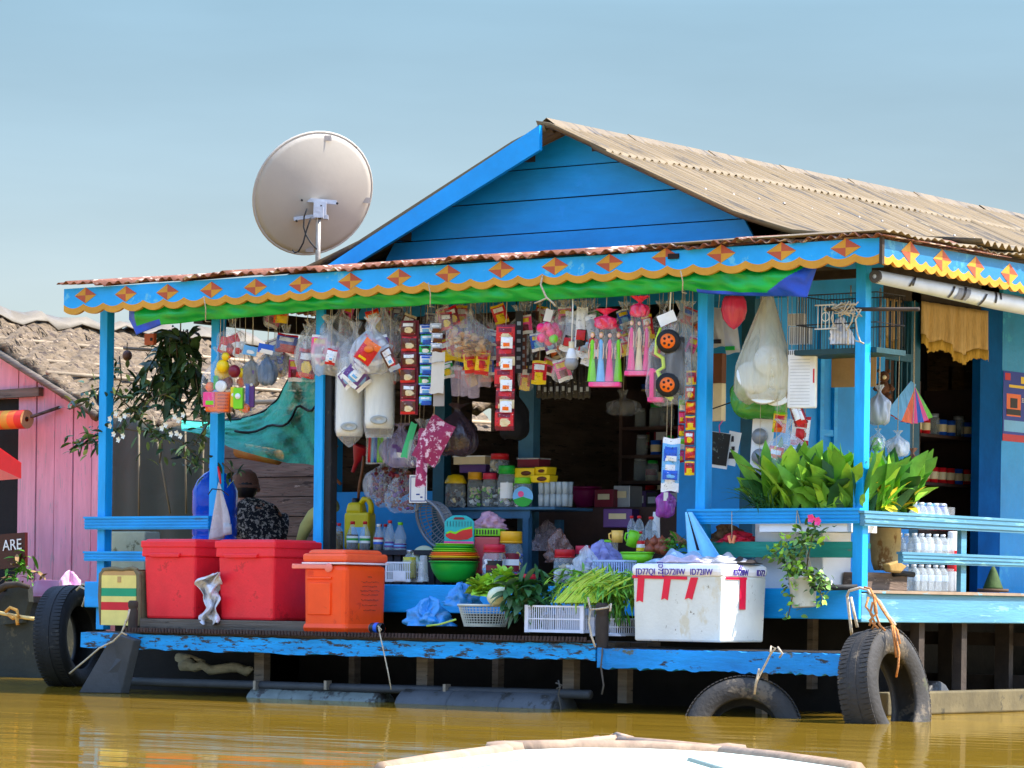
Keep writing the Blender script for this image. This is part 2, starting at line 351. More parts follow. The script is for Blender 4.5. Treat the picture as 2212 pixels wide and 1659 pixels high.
m = MB(); m.bb(-.04,.06,.2,9,.0,.13); hp(m, 'pontoon_beam', mat('mud_beam', (92,82,56), rough=.85, var=.3, scale=5, spots=[((60,55,40),6,.6)]), bevel=.01)
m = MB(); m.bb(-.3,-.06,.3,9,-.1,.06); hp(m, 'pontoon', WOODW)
# posts and rails
for px0, px1, zb in ((210,238,.39),(452,478,.69),(682,700,.69),(1505,1529,.69)):
    xa = P(px0,1100).x; xb = P(px1,1100,.05).x; c = (xa+xb)/2; ww = .068
    m = MB(); m.bb(c-ww/2,c+ww/2,0,.07,zb,2.52); hp(m, 'post', BLUEV, bevel=.004)
m = MB(); m.bb(-.066,0,0,.062,.69,2.56); hp(m, 'post', BLUEV, bevel=.004)
xk = P(711,1100,.06).x
m = MB(); m.bb(xk-.035,xk+.04,.02,.09,.69,2.5); hp(m, 'black_post', BLACK, bevel=.008)
def rail(x0,x1,y0,y1,z0,z1,mt, grooves=3):
    # a moulded board: ribs proud of the face
    m = MB(); m.bb(x0,x1,y0,y1,z0,z1); h = (z1-z0)/(2*grooves+1)
    for k in range(grooves):
        zz = z0+h*(2*k+1)
        if abs(x1-x0) > abs(y1-y0): m.bb(x0,x1,y0-.006,y0-.0005,zz,zz+h)
        else: m.bb(x1+.0005,x1+.006,y0,y1,zz,zz+h)
    m.box(((x0+x1)/2,(y0+y1)/2,z1+.007),(abs(x1-x0)+.01,abs(y1-y0)+.02,.014))
    return hp(m,'rail',mt)
rail(-5.975,-4.87,-.03,-.001,1.048,1.118,BLUE)
rail(-5.975,-4.87,-.03,-.001,.84,.89,BLUE,2)
rail(-1.15,-.002,-.03,-.001,1.068,1.140,BLUE)
rail(.001,.03,-.03,9,1.056,1.125,BLUESUN,2)
rail(.001,.03,.38,9,.855,.905,BLUESUN,2)
xg0, xg1 = P(1525,1180,.03).x, P(1850,1180,.03).x
m = MB(); m.bb(xg0,xg1,.005,.03,P(1700,1204,.0).z,P(1700,1170,.0).z); m.bb(xg0,-.07,.031,.20,P(1700,1172,.0).z-.03,P(1700,1172,.0).z); hp(m, 'shelf_board', GREENP)
for px in (2082,2260):
    a = S(px,1200,.0); m = MB(); m.bb(-.03,.0,a.y-.03,a.y+.03,.69,1.06); hp(m, 'baluster', BLUESUN)
for yy in (3.6,5.6,7.6):
    m = MB(); m.bb(-.066,0,yy,yy+.062,.69,2.5); hp(m, 'post', BLUEV)
# fascia boards with scallops and diamonds
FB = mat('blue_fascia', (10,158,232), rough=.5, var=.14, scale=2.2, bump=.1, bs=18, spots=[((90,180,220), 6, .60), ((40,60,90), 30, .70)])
FBS = mat('blue_fascia_sunlit_side', (30,112,158), rough=.55, var=.14, scale=2.5, bump=.1, bs=18, spots=[((70,142,168), 5, .60), ((60,80,90), 30, .72)])  # fascia blue copied darker to offset the sun on this side
def fascia(name, ax, lo, hi, fix, zt, zb, per, bandw, diam, half, hh, mt, step=.012):
    n = int((hi-lo)/step); m = MB()
    def pt(s, z, d): return (s, fix-d, z) if ax == 'x' else (fix+d, s, z)
    vs = []; t = .022
    for i in range(n+1):
        s = lo+(hi-lo)*i/n
        ph = ((s-lo)/per) % 1.
        z0 = zb(s)+.012-.028*math.sin(math.pi*ph)**.8
        z1 = z0+bandw; z2 = zt
        vs += [pt(s,z2,0),pt(s,z1,0),pt(s,z0,0),pt(s,z0,-t),pt(s,z2,-t)]
    fs = []; mi = []
    for i in range(n):
        for a, k in ((0,0),(1,1),(2,1),(3,0),(4,0)):
            fs.append((5*i+a,5*i+(a+1)%5,5*i+5+(a+1)%5,5*i+5+a)); mi.append(k)
    m.add(vs, fs, mi)
    for q in diam:
        s, zc, brk = (list(q)+[0])[:3]
        for k, (sx, sz) in enumerate(((-1,1),(1,1),(1,-1),(-1,-1))):
            if brk and k == 2: continue
            c = [pt(s,zc,.0022), pt(s+sx*half,zc,.0022), pt(s,zc+sz*hh,.0022)]
            m.add(c, [(0,1,2)], 1 if k in (0,2) else 2)
        if brk: m.box((s+half*.6, fix-.006, zc+.0), (.07,.012,.03), rz=.1, mi=3)
    return hp(m, name, [mt, YEL, RED, DARK], fix=False)
dl = [(185,638),(272,635),(362,631),(457,626),(552,620),(650,614),(757,607),(862,599),(968,591),(1083,582),(1199,575),(1317,568),(1438,555),(1558,548),(1688,543),(1827,535)]
dd = [(P(a,b,-.25).x, P(a,b,-.25).z, 1 if a == 1438 else 0) for a, b in dl]
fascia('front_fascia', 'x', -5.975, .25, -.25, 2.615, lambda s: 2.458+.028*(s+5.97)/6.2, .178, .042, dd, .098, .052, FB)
dd = []
for a, b in ((1966,545),(2035,562),(2107,577),(2180,592)):
    q = S(a,b,.25); dd.append((q.y,q.z))
dsp = (dd[3][0]-dd[0][0])/3; k = dd[-1][0]
while k < 8.6: k += dsp; dd.append((k,dd[-1][1]))
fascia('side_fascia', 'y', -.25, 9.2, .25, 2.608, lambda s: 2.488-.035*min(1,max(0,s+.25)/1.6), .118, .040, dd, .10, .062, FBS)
m = MB(); m.bb(.243,.262,-.262,-.238,2.47,2.62); hp(m, 'corner_strip', WOODD)
WXL = -4.72
# lean-to roof sheets round the front and the right side
rj = [rnd.uniform(-.008,.012) for _ in range(40)]
def lz(x, y): return 2.632+.135*max(0,min(y+.29, .29-x))
def lean(u, v):
    x = -6.0+6.29*u; y = -.285+1.4*v
    j = .6*rj[int(u*28)]*(1-v)+(.008*math.sin(u*61)+.006*math.sin(u*171))*(1-v)
    return Vector((x, y-(.012*math.sin(u*40)+rj[int(u*28)]*.8)*(1-v), lz(x,y)+.010*math.sin(x*2*math.pi/.076)+j))
m = MB(); m.grid(500, 5, lean); hp(m, 'lean_to_roof', RUST, thick=.004, fix=False)
def lean2(u, v):
    y = -.28+9.4*u; x = .292-1.6*v
    return Vector((x+(.008*math.sin(u*90)+.006*math.sin(u*37))*(1-v), y, lz(x,max(y,-.29+ (.29-x)*.0 + (0 if y>1.1 else y+.0)) if y<1.1 else 9)+.008*math.sin(y*2*math.pi/.076)+.007*math.sin(u*130)*(1-v)+.012))
m = MB(); m.grid(500, 5, lean2); hp(m, 'lean_to_roof', ROOF, thick=.004, fix=False)
def lean3(u, v):
    y = 1.05+8.1*u; x = -6.0+1.4*v
    return Vector((x, y, 2.632+.13*(x+6.0)+.008*math.sin(y*2*math.pi/.076)))
m = MB(); m.grid(430, 3, lean3); hp(m, 'lean_to_roof', RUST, thick=.004, fix=False)
m = MB(); m.bb(-6.0,WXL,9.0,9.06,2.36,2.66); m.bb(-5.98,-5.9,1.0,9.0,2.48,2.60); hp(m, 'eave_beam', WOODD)
# a lifted rusty patch over the side eave
q0, q1 = S(2065,540,.27), S(2130,540,.27)
m = MB(); m.add([(.27,q0.y,2.625),(.27,q1.y,2.625),(.10,q1.y,2.70),(.10,q0.y,2.69)], [(0,1,2,3)]); hp(m, 'loose_sheet', RUST, thick=.004)
# main roof
SL = .447
def rz_(x):
    d = abs(x-XR); e = -1.36-XR
    z = ZR-SL*min(d, e)-.31*max(0, d-e); zk = ZR-SL*e-.31*.42
    return z if x < -.94 else zk+(2.668-zk)*(x+.94)/1.24
XZ = P(1309,329,.75).x
def rslope(xa, xb, lift, seed):
    rg = random.Random(seed); jj = [rg.uniform(-.003,.006) for _ in range(40)]; js = [rg.uniform(-.012,.015) for _ in range(40)]
    def fn(u, v):
        y = .75+8.9*v; k = int(v*12); x = xa+(xb+js[k]*(1 if v>.02 else 0)-xa)*u
        return Vector((x, y, rz_(x)+lift+jj[k]+.018*math.sin(y*2*math.pi/.08)+.010*abs(math.sin(v*12*math.pi))**14*0+.009*math.exp(-((v*12-round(v*12))/.05)**2)))
    return fn
m = MB(); m.grid(5, 520, rslope(XR-.03, XZ, .022, 3)); hp(m, 'roof_sheet', ROOF, thick=.004, fix=False)
m = MB(); m.grid(13, 520, rslope(XZ-.12, .30, .012, 4)); hp(m, 'roof_sheet', ROOF, thick=.004, fix=False)
m = MB(); m.grid(9, 520, rslope(XR+.03, -5.05, -.012, 5)); hp(m, 'roof_sheet', ROOF, thick=.004, fix=False)
m = MB()
for i in range(10):
    y0 = .78+i*.9+rnd.uniform(-.04,.04); m.add([(XR-.10,y0,ZR-.015),(XR,y0,ZR+.052),(XR+.10,y0,ZR-.015),(XR+.10,y0+.93,ZR-.02),(XR,y0+.93,ZR+.046),(XR-.10,y0+.93,ZR-.02)], [(0,1,4,5),(1,2,3,4)])
hp(m, 'ridge_cap', ROOF, thick=.004, fix=False)
m = MB()
for k in range(26):
    y = 1.1+k*.3; x = XZ+.5+rnd.uniform(-.02,.02); m.lathe([(.012,0),(.012,.004),(.004,.012),(.001,.014)], 6, (x,y,rz_(x)+.022))
hp(m, 'roof_nails', STEEL)
m = MB()
for d in (.25,.75,1.25,1.75):
    for sg in (-1,1): m.bb(XR+sg*d-.03, XR+sg*d+.03, .76 if sg < 0 and d in (.25,1.25) else 1.0, 9.4, rz_(XR+sg*d)-.075, rz_(XR+sg*d)-.02)
hp(m, 'purlins', WOODD)
b0, b1, b2, b3 = P(1165,270,.72), P(1165,324,.72), P(700,612,.72), P(660,604,.72)
m = MB(); m.prism([b0,b1,b2,b3], (0,.03,0)); hp(m, 'barge_board', mat('blue_barge', (0,150,224), rough=.5, var=.1, scale=3, spots=[((50,70,90),40,.75)]))
# gable of broad planks
sz = [2.45]+[P(1100,q,1.).z for q in (508.5,437.4,370.8)]+[ZR]
GAB = mat('blue_gable', (0,146,220), rough=.5, var=.2, scale=2.2, bump=.15, bs=14, stretch=(.5,1,1.6), spots=[((30,60,92), 22, .665, (.5,1,5)), ((20,148,226), 3, .6)])
m = MB(); GY = 1.0
for k in range(4):
    z0, z1 = sz[k]+(.007 if k else 0), sz[k+1]; 
    hw = lambda z: (ZR-.03-z)/SL
    a0, a1 = min(hw(z0),1.68), min(hw(z1),1.68)
    a1 = max(a1,.001); dy = .004*(k%2)
    m.prism([(XR-a0,GY+dy-.006,z0),(XR+a0,GY+dy-.006,z0),(XR+a1,GY+dy,z1),(XR-a1,GY+dy,z1)], (0,.02,0))
hp(m, 'gable_wall', GAB)
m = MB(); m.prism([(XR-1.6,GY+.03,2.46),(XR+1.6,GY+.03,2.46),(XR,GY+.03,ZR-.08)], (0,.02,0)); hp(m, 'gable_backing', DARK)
# front wall of the main body
WX0, WX1 = -4.72, -1.36
def xf(px, y=1.): return P(px,1100,y).x
m = MB(); m.bb(WX0,xf(938),1.0,1.03,.70,P(830,1062,1.).z); hp(m, 'wall_panel', BLUED)
# scalloped yellow lip along the top of the low panel
m = MB(); n = 60; x0, x1 = xf(800), xf(905); zt = P(830,1062,1.).z; vs = []
for i in range(n+1):
    t = i/n; s = .012*abs(math.sin(t*math.pi*4)); vs += [(x0+(x1-x0)*t,.996,zt+.012),(x0+(x1-x0)*t,.996,zt-.016+s)]
m.add(vs, [(2*i,2*i+1,2*i+3,2*i+2) for i in range(n)]); hp(m, 'trim', YEL, thick=.003)
m = MB(); m.bb(xf(938),xf(962),.98,1.05,.70,2.78); hp(m, 'wall_post', TEAL)
m = MB(); m.bb(xf(1118),xf(1150),1.0,1.07,.70,2.78); hp(m, 'wall_post', mat('blue_grey_post',(60,110,140),rough=.6,var=.2))
m = MB(); m.bb(WX0-.03,WX0+.04,.99,1.06,.70,2.78); hp(m, 'wall_post', BLUED)
m = MB(); m.bb(xf(1462),xf(1600),1.0,1.03,.70,2.6); hp(m, 'wall_panel', BLUED)
m = MB(); m.bb(xf(1600),xf(1628),.985,1.06,.70,2.78); hp(m, 'wall_post', TEAL)
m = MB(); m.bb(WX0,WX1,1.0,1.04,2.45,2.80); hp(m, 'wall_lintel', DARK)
# right-hand side wall
def yr(px, py=1000): return S(px,py,WX1).y
sw = lambda y0,y1,z0,z1,nm,mt,d=.03: hp(MB().bb(WX1-d,WX1,y0,y1,z0,z1), nm, mt)
yw0, yw1, yd0, yd1, ye = yr(1903), yr(1965), yr(1985), yr(2115), yr(2162)
zwb, zwt = S(1930,885,WX1).z, S(1930,650,WX1).z
sw(1.07, yw0, .70, 2.78, 'side_wall', BLUED)
sw(yw0, yw1, .70, zwb, 'side_wall', BLUED)
sw(yw0, yd1, S(2000,655,WX1).z, 2.78, 'side_wall', WOODD)
sw(yw1, yd0, .70, 2.7, 'door_frame', TEAL, .06)
sw(yd1, ye, .70, 2.7, 'door_frame', mat('deep_blue_post',(0,84,150),rough=.85,spec=.15), .06)
sw(ye+.002, 9.3, .70, 2.78, 'side_wall', mat('blue_side_wall', (10,150,214), rough=.45, var=.2, scale=1.4, spots=[((60,178,218), 2.0, .6)]), .03)
m = MB()
for a_ in (1768,1798): m.bb(WX1+.001,WX1+.022,yr(a_)-.02,yr(a_)+.02,1.4,2.45)
m.bb(WX1+.001,WX1+.018,yr(1768)+.02,yr(1798)-.02,1.66,1.70); hp(m, 'wall_trim', MATS['blue_paint'])
m = MB(); ys = yw0
for k in range(5): m.tube([(WX1-.01,ys+(yw1-ys)*(k+.5)/5,zwb),(WX1-.01,ys+(yw1-ys)*(k+.5)/5,zwt)], .008, 5)
m.bb(WX1-.02,WX1+.012,yw0,yw1,S(1930,768,WX1).z-.03,S(1930,768,WX1).z+.02)
hp(m, 'window_bars', TEAL)
m = MB(); m.bb(WX1-.03,WX1+.02,yw0-.05,yw0,zwb,zwt); m.bb(WX1-.03,WX1+.02,yw0,yw1,zwb-.03,zwb+.03); hp(m, 'window_frame', BLUED)
# other walls, ceiling
wy0, wy1 = S(1020,900,WX0).y, S(1068,900,WX0).y; wz0, wz1 = S(1040,930,WX0).z, S(1040,868,WX0).z
m = MB(); m.bb(WX0-.03,WX0,1.07,wy0,.7,2.8); m.bb(WX0-.03,WX0,wy1,9.3,.7,2.8); m.bb(WX0-.03,WX0,wy0,wy1,.7,wz0); m.bb(WX0-.03,WX0,wy0,wy1,wz1,2.8); hp(m, 'side_wall', PLANK)
m = MB(); m.bb(WX0,WX1,9.27,9.3,.7,2.8); hp(m, 'rear_wall', PLANK)
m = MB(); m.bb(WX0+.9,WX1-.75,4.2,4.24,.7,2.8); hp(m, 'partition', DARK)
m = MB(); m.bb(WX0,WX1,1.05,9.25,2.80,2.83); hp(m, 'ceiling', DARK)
m = MB(); m.bb(-5.9,.2,-.2,-.14,2.50,2.56); hp(m, 'eave_beam', WOODD)
m = MB(); m.bb(.16,.22,-.14,9.1,2.49,2.55); hp(m, 'eave_beam', WOODD)
m = MB()
for k in range(9): m.bb(-5.7+k*.7,-5.65+k*.7,-.13,1.0,2.545,2.595)
m.bb(-5.9,-.1,.42,.46,2.48,2.53)
hp(m, 'rafters', WOODD)
# drooping green tarpaulin tied up under the front eave
tp = [(272,690,1),(290,724,1),(318,712,.8),(345,702,.3),(430,693,0),(560,683,0),(700,668,0),(900,661,0),(1000,655,0),(1180,648,0),(1300,642,0),(1480,629,0),(1520,634,0),(1600,639,.25),(1660,640,.35),(1700,640,.7),(1737,643,1),(1758,577,1)]
def tl(u):
    k = u*(len(tp)-1); i = min(int(k), len(tp)-2); f = k-i; a, b = tp[i], tp[i+1]
    return [a[j]+(b[j]-a[j])*f for j in range(3)]
def tarp(u, v):
    px, py, bl = tl(u); lo = P(px,py,-.2); zt_ = 2.52
    e = min(1, u*14, (1-u)*9)
    tie = sum(math.exp(-((px-q)/22)**2) for q in (440,925,1470))
    th = math.pi*1.6*v; yy = -.17-(.045-.022*tie)*math.sin(min(th,math.pi*1.6))*e
    z = zt_+(lo.z-zt_)*min(1, v*1.6) if v < .625 else lo.z+(v-.625)*.35
    fold = .007*math.sin(px*.035+v*9)+.005*math.sin(px*.11-v*14)+.004*math.sin(px*.021-v*23)
    return Vector((lo.x, yy+fold*e-.0, z+.012*tie*(v)+fold*.3*(v<.6)))
def tmi(u, v):
    px, py, bl = tl(u); vv = v*1.6
    return 1 if (px > 1650 and vv > 1-(px-1640)/112) or (px > 1500 and vv > .86) or (px < 345 and (vv > .78 or px < 292)) else 0
m = MB(); m.grid(640, 44, tarp, tmi)
tg = mat('green_tarp', (14,168,66), rough=.32, var=.25, scale=5, bump=.25, bs=12, stretch=(.5,1,2)); tb = mat('blue_tarp', (24,76,200), rough=.4, var=.2, bump=.2)
t = thing('green_tarp', 'long rolled green tarpaulin with blue edge tied under the front eave', 'tarpaulin', P(1000,640,-.17))
m.build('sheet', [tg,tb], t, t.location, thick=.003, fix=False)
for px, y0, y1 in ((440,640,694),(925,610,662),(1470,585,632)):
    a, b = P(px,y0,-.30), P(px+4,y1,-.245); m = MB(); m.tube([a, a*.5+b*.5+Vector((.01,-.0,0)), b, b+Vector((0,.04,.0))], .004, 5); m.build('tie', ROPE, t, t.location)
a = P(1172,595,-.26)
m = MB(); m.tube([a, P(1168,615,-.265), P(1180,642,-.27), P(1195,655,-.26), P(1200,662,-.25)], .006, 6); m.tube([P(1182,643,-.27), P(1168,650,-.265), P(1155,655,-.25)], .005, 6); m.build('tie', ROPE, t, t.location)
# ------------------------------------------------------------------ builders for goods (local: x across, -y to the front, z up)
def lab(px0, py0, px1, py1, y, face=0.):
    # place of a thing seen in a photo box on the plane y: base centre, width, height
    b = P((px0+px1)/2, py1, y); k = mp(b)
    return b, (px1-px0)*k/math.cos(TH-face), (py1-py0)*k
def leaf(m, b, d, L, W, mi=0, droop=.4, roll=0., n=4, up=(0,0,1)):
    b, d = Vector(b), Vector(d).normalized(); u = Vector(up); s = d.cross(u)
    s = s.normalized() if s.length > 1e-4 else Vector((1,0,0)); nn = s.cross(d)
    s = (s*math.cos(roll)+nn*math.sin(roll)); nn = s.cross(d)
    vs = []; p = b.copy(); dd = d.copy()
    for i in range(n+1):
        t = i/n; w_ = W*.5*(math.sin(math.pi*(t*.86+.07))**.8 if i < n else .05)*(1+(.16*math.sin(i*2.9+L*700) if n > 5 else 0))
        vs += [p-s*w_+nn*w_*.25, p.copy(), p+s*w_+nn*w_*.25]
        dd = (dd-Vector((0,0,1))*droop/n).normalized(); p = p+dd*(L/n)
    fs = []
    for i in range(n):
        for a in (0,1): fs.append((3*i+a,3*i+a+1,3*i+3+a+1,3*i+3+a))
    m.add(vs, fs, mi, True)
def bowl_prof(r, h, t=.003, foot=.55):
    o = [(.001,0),(r*foot,0)]+[(r*(foot+(1-foot)*math.sin(k/6*math.pi/2)**.8), h*(k/6)) for k in range(1,7)]
    o += [(r*1.06,h),(r*1.06,h+t*2),(r*.99,h+t*2)]
    o += [(r*(foot+(1-foot)*math.sin(k/6*math.pi/2)**.8)-t, h*(k/6)) for k in range(6,0,-1)]+[(r*foot-t,t),(.001,t)]
    return o
COLS = [pl('red_plastic',205,26,36), pl('yellow_plastic',238,200,20), pl('orange_plastic',245,110,20), pl('lime_plastic',120,205,30), pl('green_plastic',20,165,50), pl('blue_plastic',30,90,200), pl('pink_plastic',240,70,140), pl('white_gloss',235,235,235), pl('brown_pack',96,48,28), pl('purple_pack',98,58,130), pl('silver_pack',170,175,182,metal=.5,rough=.3), pl('teal_plastic',20,170,170), pl('dark_pack',36,32,36), pl('cream_pack',225,205,160), pl('sky_pack',110,180,230), pl('maroon_pack',120,20,42)]
CR,CY,CO,CL,CG,CB,CP,CW,CBR,CPU,CS,CT_,CD,CC,CSK,CM = range(16)
RGB = [(205,26,36),(238,200,20),(245,110,20),(120,205,30),(20,165,50),(30,90,200),(240,70,140),(235,235,235),(96,48,28),(98,58,130),(170,175,182),(20,170,170),(36,32,36),(225,205,160),(110,180,230),(120,20,42)]
PK = [mat('printed_film_%d' % i, c_, rough=.3, var=.12, bump=.3, bs=30, spots=[(tuple(int(q*.35) for q in c_), 46, .60, (1,1,2.2)), ((246,240,228), 60, .64, (1,1,2.4))]) for i, c_ in enumerate(RGB)]
def junk(m, w, d, h, n, cols, size, seed=0, z0=0., fill=1.):
    # loose small packets or sweets filling a volume
    rg = random.Random(seed)
    for i in range(n):
        a = rg.uniform(0,6.283); q = math.sqrt(rg.random())
        c = (math.cos(a)*q*w/2, math.sin(a)*q*d/2, z0+rg.random()*h*fill)
        M = Matrix.Rotation(rg.uniform(0,6),3,'Z')@Matrix.Rotation(rg.uniform(-1,1),3,'X')@Matrix.Rotation(rg.uniform(-1,1),3,'Y')
        s = size*rg.uniform(.7,1.3); m.box(c, (s, s*.45, s*.7), M=M, mi=rg.choice(cols), taper=.8)
    return m
def jar(label, px0, py0, px1, py1, y, lidc, cont, lidh=.14, dome=False, lbl=None, group='sweet jars on the stall', seed=0, rz=0.):
    b, w, h = lab(px0,py0,px1,py1,y,TH); r = w/2
    t = thing('sweet_jar', label, 'jar', b, rz, group); hl = h*(1-lidh)
    m = MB(); m.lathe([(.001,0),(r*.86,0),(r*.95,hl*.04),(r*.95,hl*.8),(r*.80,hl*.93),(r*.72,hl)], 16); jb = m.build('jar_body', GLASS, t)
    m = MB(); junk(m, w*.78, w*.78, hl*.6, 44, cont, w*.22, seed, hl*.06); m.build('contents', COLS, t)
    m = MB()
    if dome: m.lathe([(r*1.0,hl*.96),(r*1.02,hl*1.0),(r*.7,h*.97),(r*.35,h*.99),(r*.33,h),(.001,h)], 16)
    else:
        m.lathe([(r*.82,hl*.95),(r*.88,hl*.955),(r*.88,h-.004),(r*.84,h),(.001,h)], 18)
        m.lathe([(r*.885,hl*.96),(r*.91,hl*.965),(r*.91,hl*1.0),(r*.885,hl*1.005)], 18)
    m.build('lid', COLS[lidc] if isinstance(lidc, int) else lidc, t)
    if lbl:
        m = MB(); n = 8
        if lbl[0] == 'band':
            m.grid(n, 3, lambda u, v: (r*.965*math.sin((u-.5)*1.5+TH), -r*.965*math.cos((u-.5)*1.5+TH), hl*(.25+.45*v)), lambda u, v: lbl[1+int(v*3) % (len(lbl)-1)])
        else:   # round label
            d = Vector((ST,-CT,0)); s = Vector((CT,ST,0)); c = d*(r*1.02)+Vector((0,0,hl*.42)); rr = r*1.05
            k = 20; m.add([c+s*rr*math.cos(6.2832*i/k)+Vector((0,0,rr*math.sin(6.2832*i/k))) for i in range(k)]+[c], [(i,(i+1)%k,k) for i in range(k)], [lbl[1] if math.sin(6.2832*(i+.5)/k) > -.2 else lbl[2] for i in range(k)])
            m.add([c+d*.002+s*rr*(.3*math.cos(6.2832*i/10)-.2)+Vector((0,0,rr*(.3*math.sin(6.2832*i/10)+.25))) for i in range(10)], [tuple(range(10))], lbl[3])
        m.build('paper_label', COLS, jb, fix=False)
    return t
def bottle_proto(label, loc, h, r, capc, liq=None, lbl=None, name='drink_bottle', big=False, group='bottles standing on the counter', liqh=.5):
    t = thing(name, label, 'bottle', loc, 0, group)
    if big: pr = [(.001,0),(r*.92,0),(r,h*.04),(r,h*.52),(r*.93,h*.62),(r*.62,h*.78),(r*.3,h*.88),(r*.27,h*.93)]
    else: pr = [(.001,0),(r*.85,0),(r,h*.04),(r*.98,h*.25),(r*.88,h*.33),(r,h*.42),(r*.92,h*.58),(r*.52,h*.78),(r*.36,h*.88),(r*.34,h*.93)]
    m = MB(); m.lathe(pr, 14); m.build('bottle_body', PET, t)
    m = MB(); m.lathe([(.001,h*.90),(r*.40,h*.90),(r*.40,h*.99),(r*.36,h),(.001,h)], 10); m.build('cap', COLS[capc], t)
    if liq:
        q = [(a*.95,z) for a, z in pr if z < h*liqh]; q.append((q[-1][0],h*liqh)); q.append((.001,h*liqh)); m = MB(); m.lathe(q, 14); m.build('liquid', liq, t)
    if lbl: 
        m = MB(); m.grid(12, 3, lambda u, v: (r*1.02*math.sin(6.283*u), -r*1.02*math.cos(6.283*u), h*(lbl[0]+(lbl[1]-lbl[0])*v)), lambda u, v: lbl[2+int(v*3)%(len(lbl)-2)]); m.build('paper_label', COLS, t, fix=False)
    return t
# ------------------------------------------------------------------ things on the front ledge
# planks under the coolers
a, b = P(302,1342,-.5), P(655,1346,-.5); zc = P(360,1337,-.47).z
m = MB(); m.bb(a.x,b.x+.12,-.50,-.34,.388,zc); m.bb(a.x,b.x-.05,-.2,-.06,.388,zc-.002)
single(m, 'support_plank', WOOD, 'grey weathered planks lying under the red cool boxes', 'plank', bevel=.004)
REDC = pl('red_cooler', 236, 36, 50, rough=.45, bump=.12, bs=70, spots=[((206,30,40), 6, .62), ((240,104,110), 22, .70, (1,1,.4))])
def cooler(label, pxl, pxm, pyb, pyt, depth, y):
    a, b = P(pxl,pyb,y), P(pxm,pyb,y); wv = b.x-a.x; h = (pyb-pyt)*mp(a); cx = (a.x+b.x)/2
    t = thing('cool_box', label, 'cool box', (cx, y+depth/2, zc), 0, 'red cool boxes on the ledge'); hl = h*.80
    m = MB(); m.box((0,0,hl/2), (wv*.99,depth*.99,hl), taper=.94); m.build('body', REDC, t, bevel=.018)
    m = MB(); m.box((0,0,hl+h*.045), (wv*1.03,depth*1.03,h*.13), taper=1.01); m.box((0,0,hl+h*.135), (wv*1.07,depth*1.06,h*.09)); m.box((0,0,hl+h*.185),(wv*.94,depth*.94,h*.03),taper=1.04); ld = m.build('lid', REDC, t, bevel=.010)
    m = MB(); m.box((-wv*.06,-depth*.53,hl-h*.005), (wv*.62,.016,h*.05), taper=.9); m.build('grip', REDC, ld, bevel=.005)
    return t
cooler('red lidded cool box between the striped carton and the white cloth', 308, 419, 1338, 1166, .42, -.48)
cooler('red lidded cool box beside the orange cooler', 468, 590, 1338, 1164, .42, -.48)
OR = pl('orange_cooler', 255, 76, 8, rough=.42, bump=.05, spots=[((226,58,8),5,.6),((255,130,80),24,.73)]); ORL = pl('orange_lid', 250, 92, 48, rough=.45)
a, b = P(649,1346,-.56), P(733,1346,-.56); wv, h, dp = b.x-a.x+.03, 184*mp(a), .39
t = thing('cool_box', 'bright orange cooler with white seam and swing handle', 'cool box', ((a.x+b.x)/2+.03,-.56+dp/2,.395), 0); zb = a.z-.395
m = MB(); m.box((0,0,h*.42), (wv,dp,h*.80), taper=.97); m.box((0,0,h*.08),(wv*1.04,dp*1.03,h*.13)); m.build('body', OR, t, bevel=.032)
m = MB(); m.box((0,0,h*.835), (wv*1.04,dp*1.03,h*.022)); m.build('seam', pl('pale_seam',240,215,215), t, bevel=.003)
m = MB(); m.box((0,0,h*.90), (wv*1.03,dp*1.02,h*.10), taper=1.0); m.box((0,0,h*.972), (wv*.80,dp*.86,h*.05), taper=1.12); m.build('lid', ORL, t, bevel=.02)
m = MB(); m.lathe([(.001,0),(.028,0),(.028,.014),(.008,.018),(.001,.018)], 16, (wv*.12,-dp/2,h*.78), 0, Matrix.Rotation(R(90),3,'X')); m.box((-wv*.32,-dp/2-.009,h*.795),(wv*.82,.014,.026)); m.box((-wv*.72,-.0,h*.80),(.016,dp*1.05,.03)); m.build('handle', pl('pale_orange_handle',245,130,110), t, bevel=.004)
m = MB(); m.box((-wv*.1,-dp/2-.004,h*.66),(wv*.56,.02,h*.03)); m.box((-wv*.1,-dp/2-.002,h*.42),(wv*.52,.012,h*.38)); m.build('moulded_panel', OR, t, bevel=.005)
m = MB(); rg = random.Random(5)
for k, (wz, z) in enumerate(((.05,.68),(.20,.62),(.17,.57),(.22,.52),(.20,.47),(.2,.41),(.18,.35),(.14,.29))):
    x = -wz*dp
    while x < wz*dp:
        l = rg.uniform(.004,.012); m.box((wv/2+.0025,x+l/2+.03,h*z+rg.uniform(-.003,.003)),(.003,l,rg.uniform(.003,.007))); x += l+.005
m.build('print', pl('dull_print',190,72,40), t)
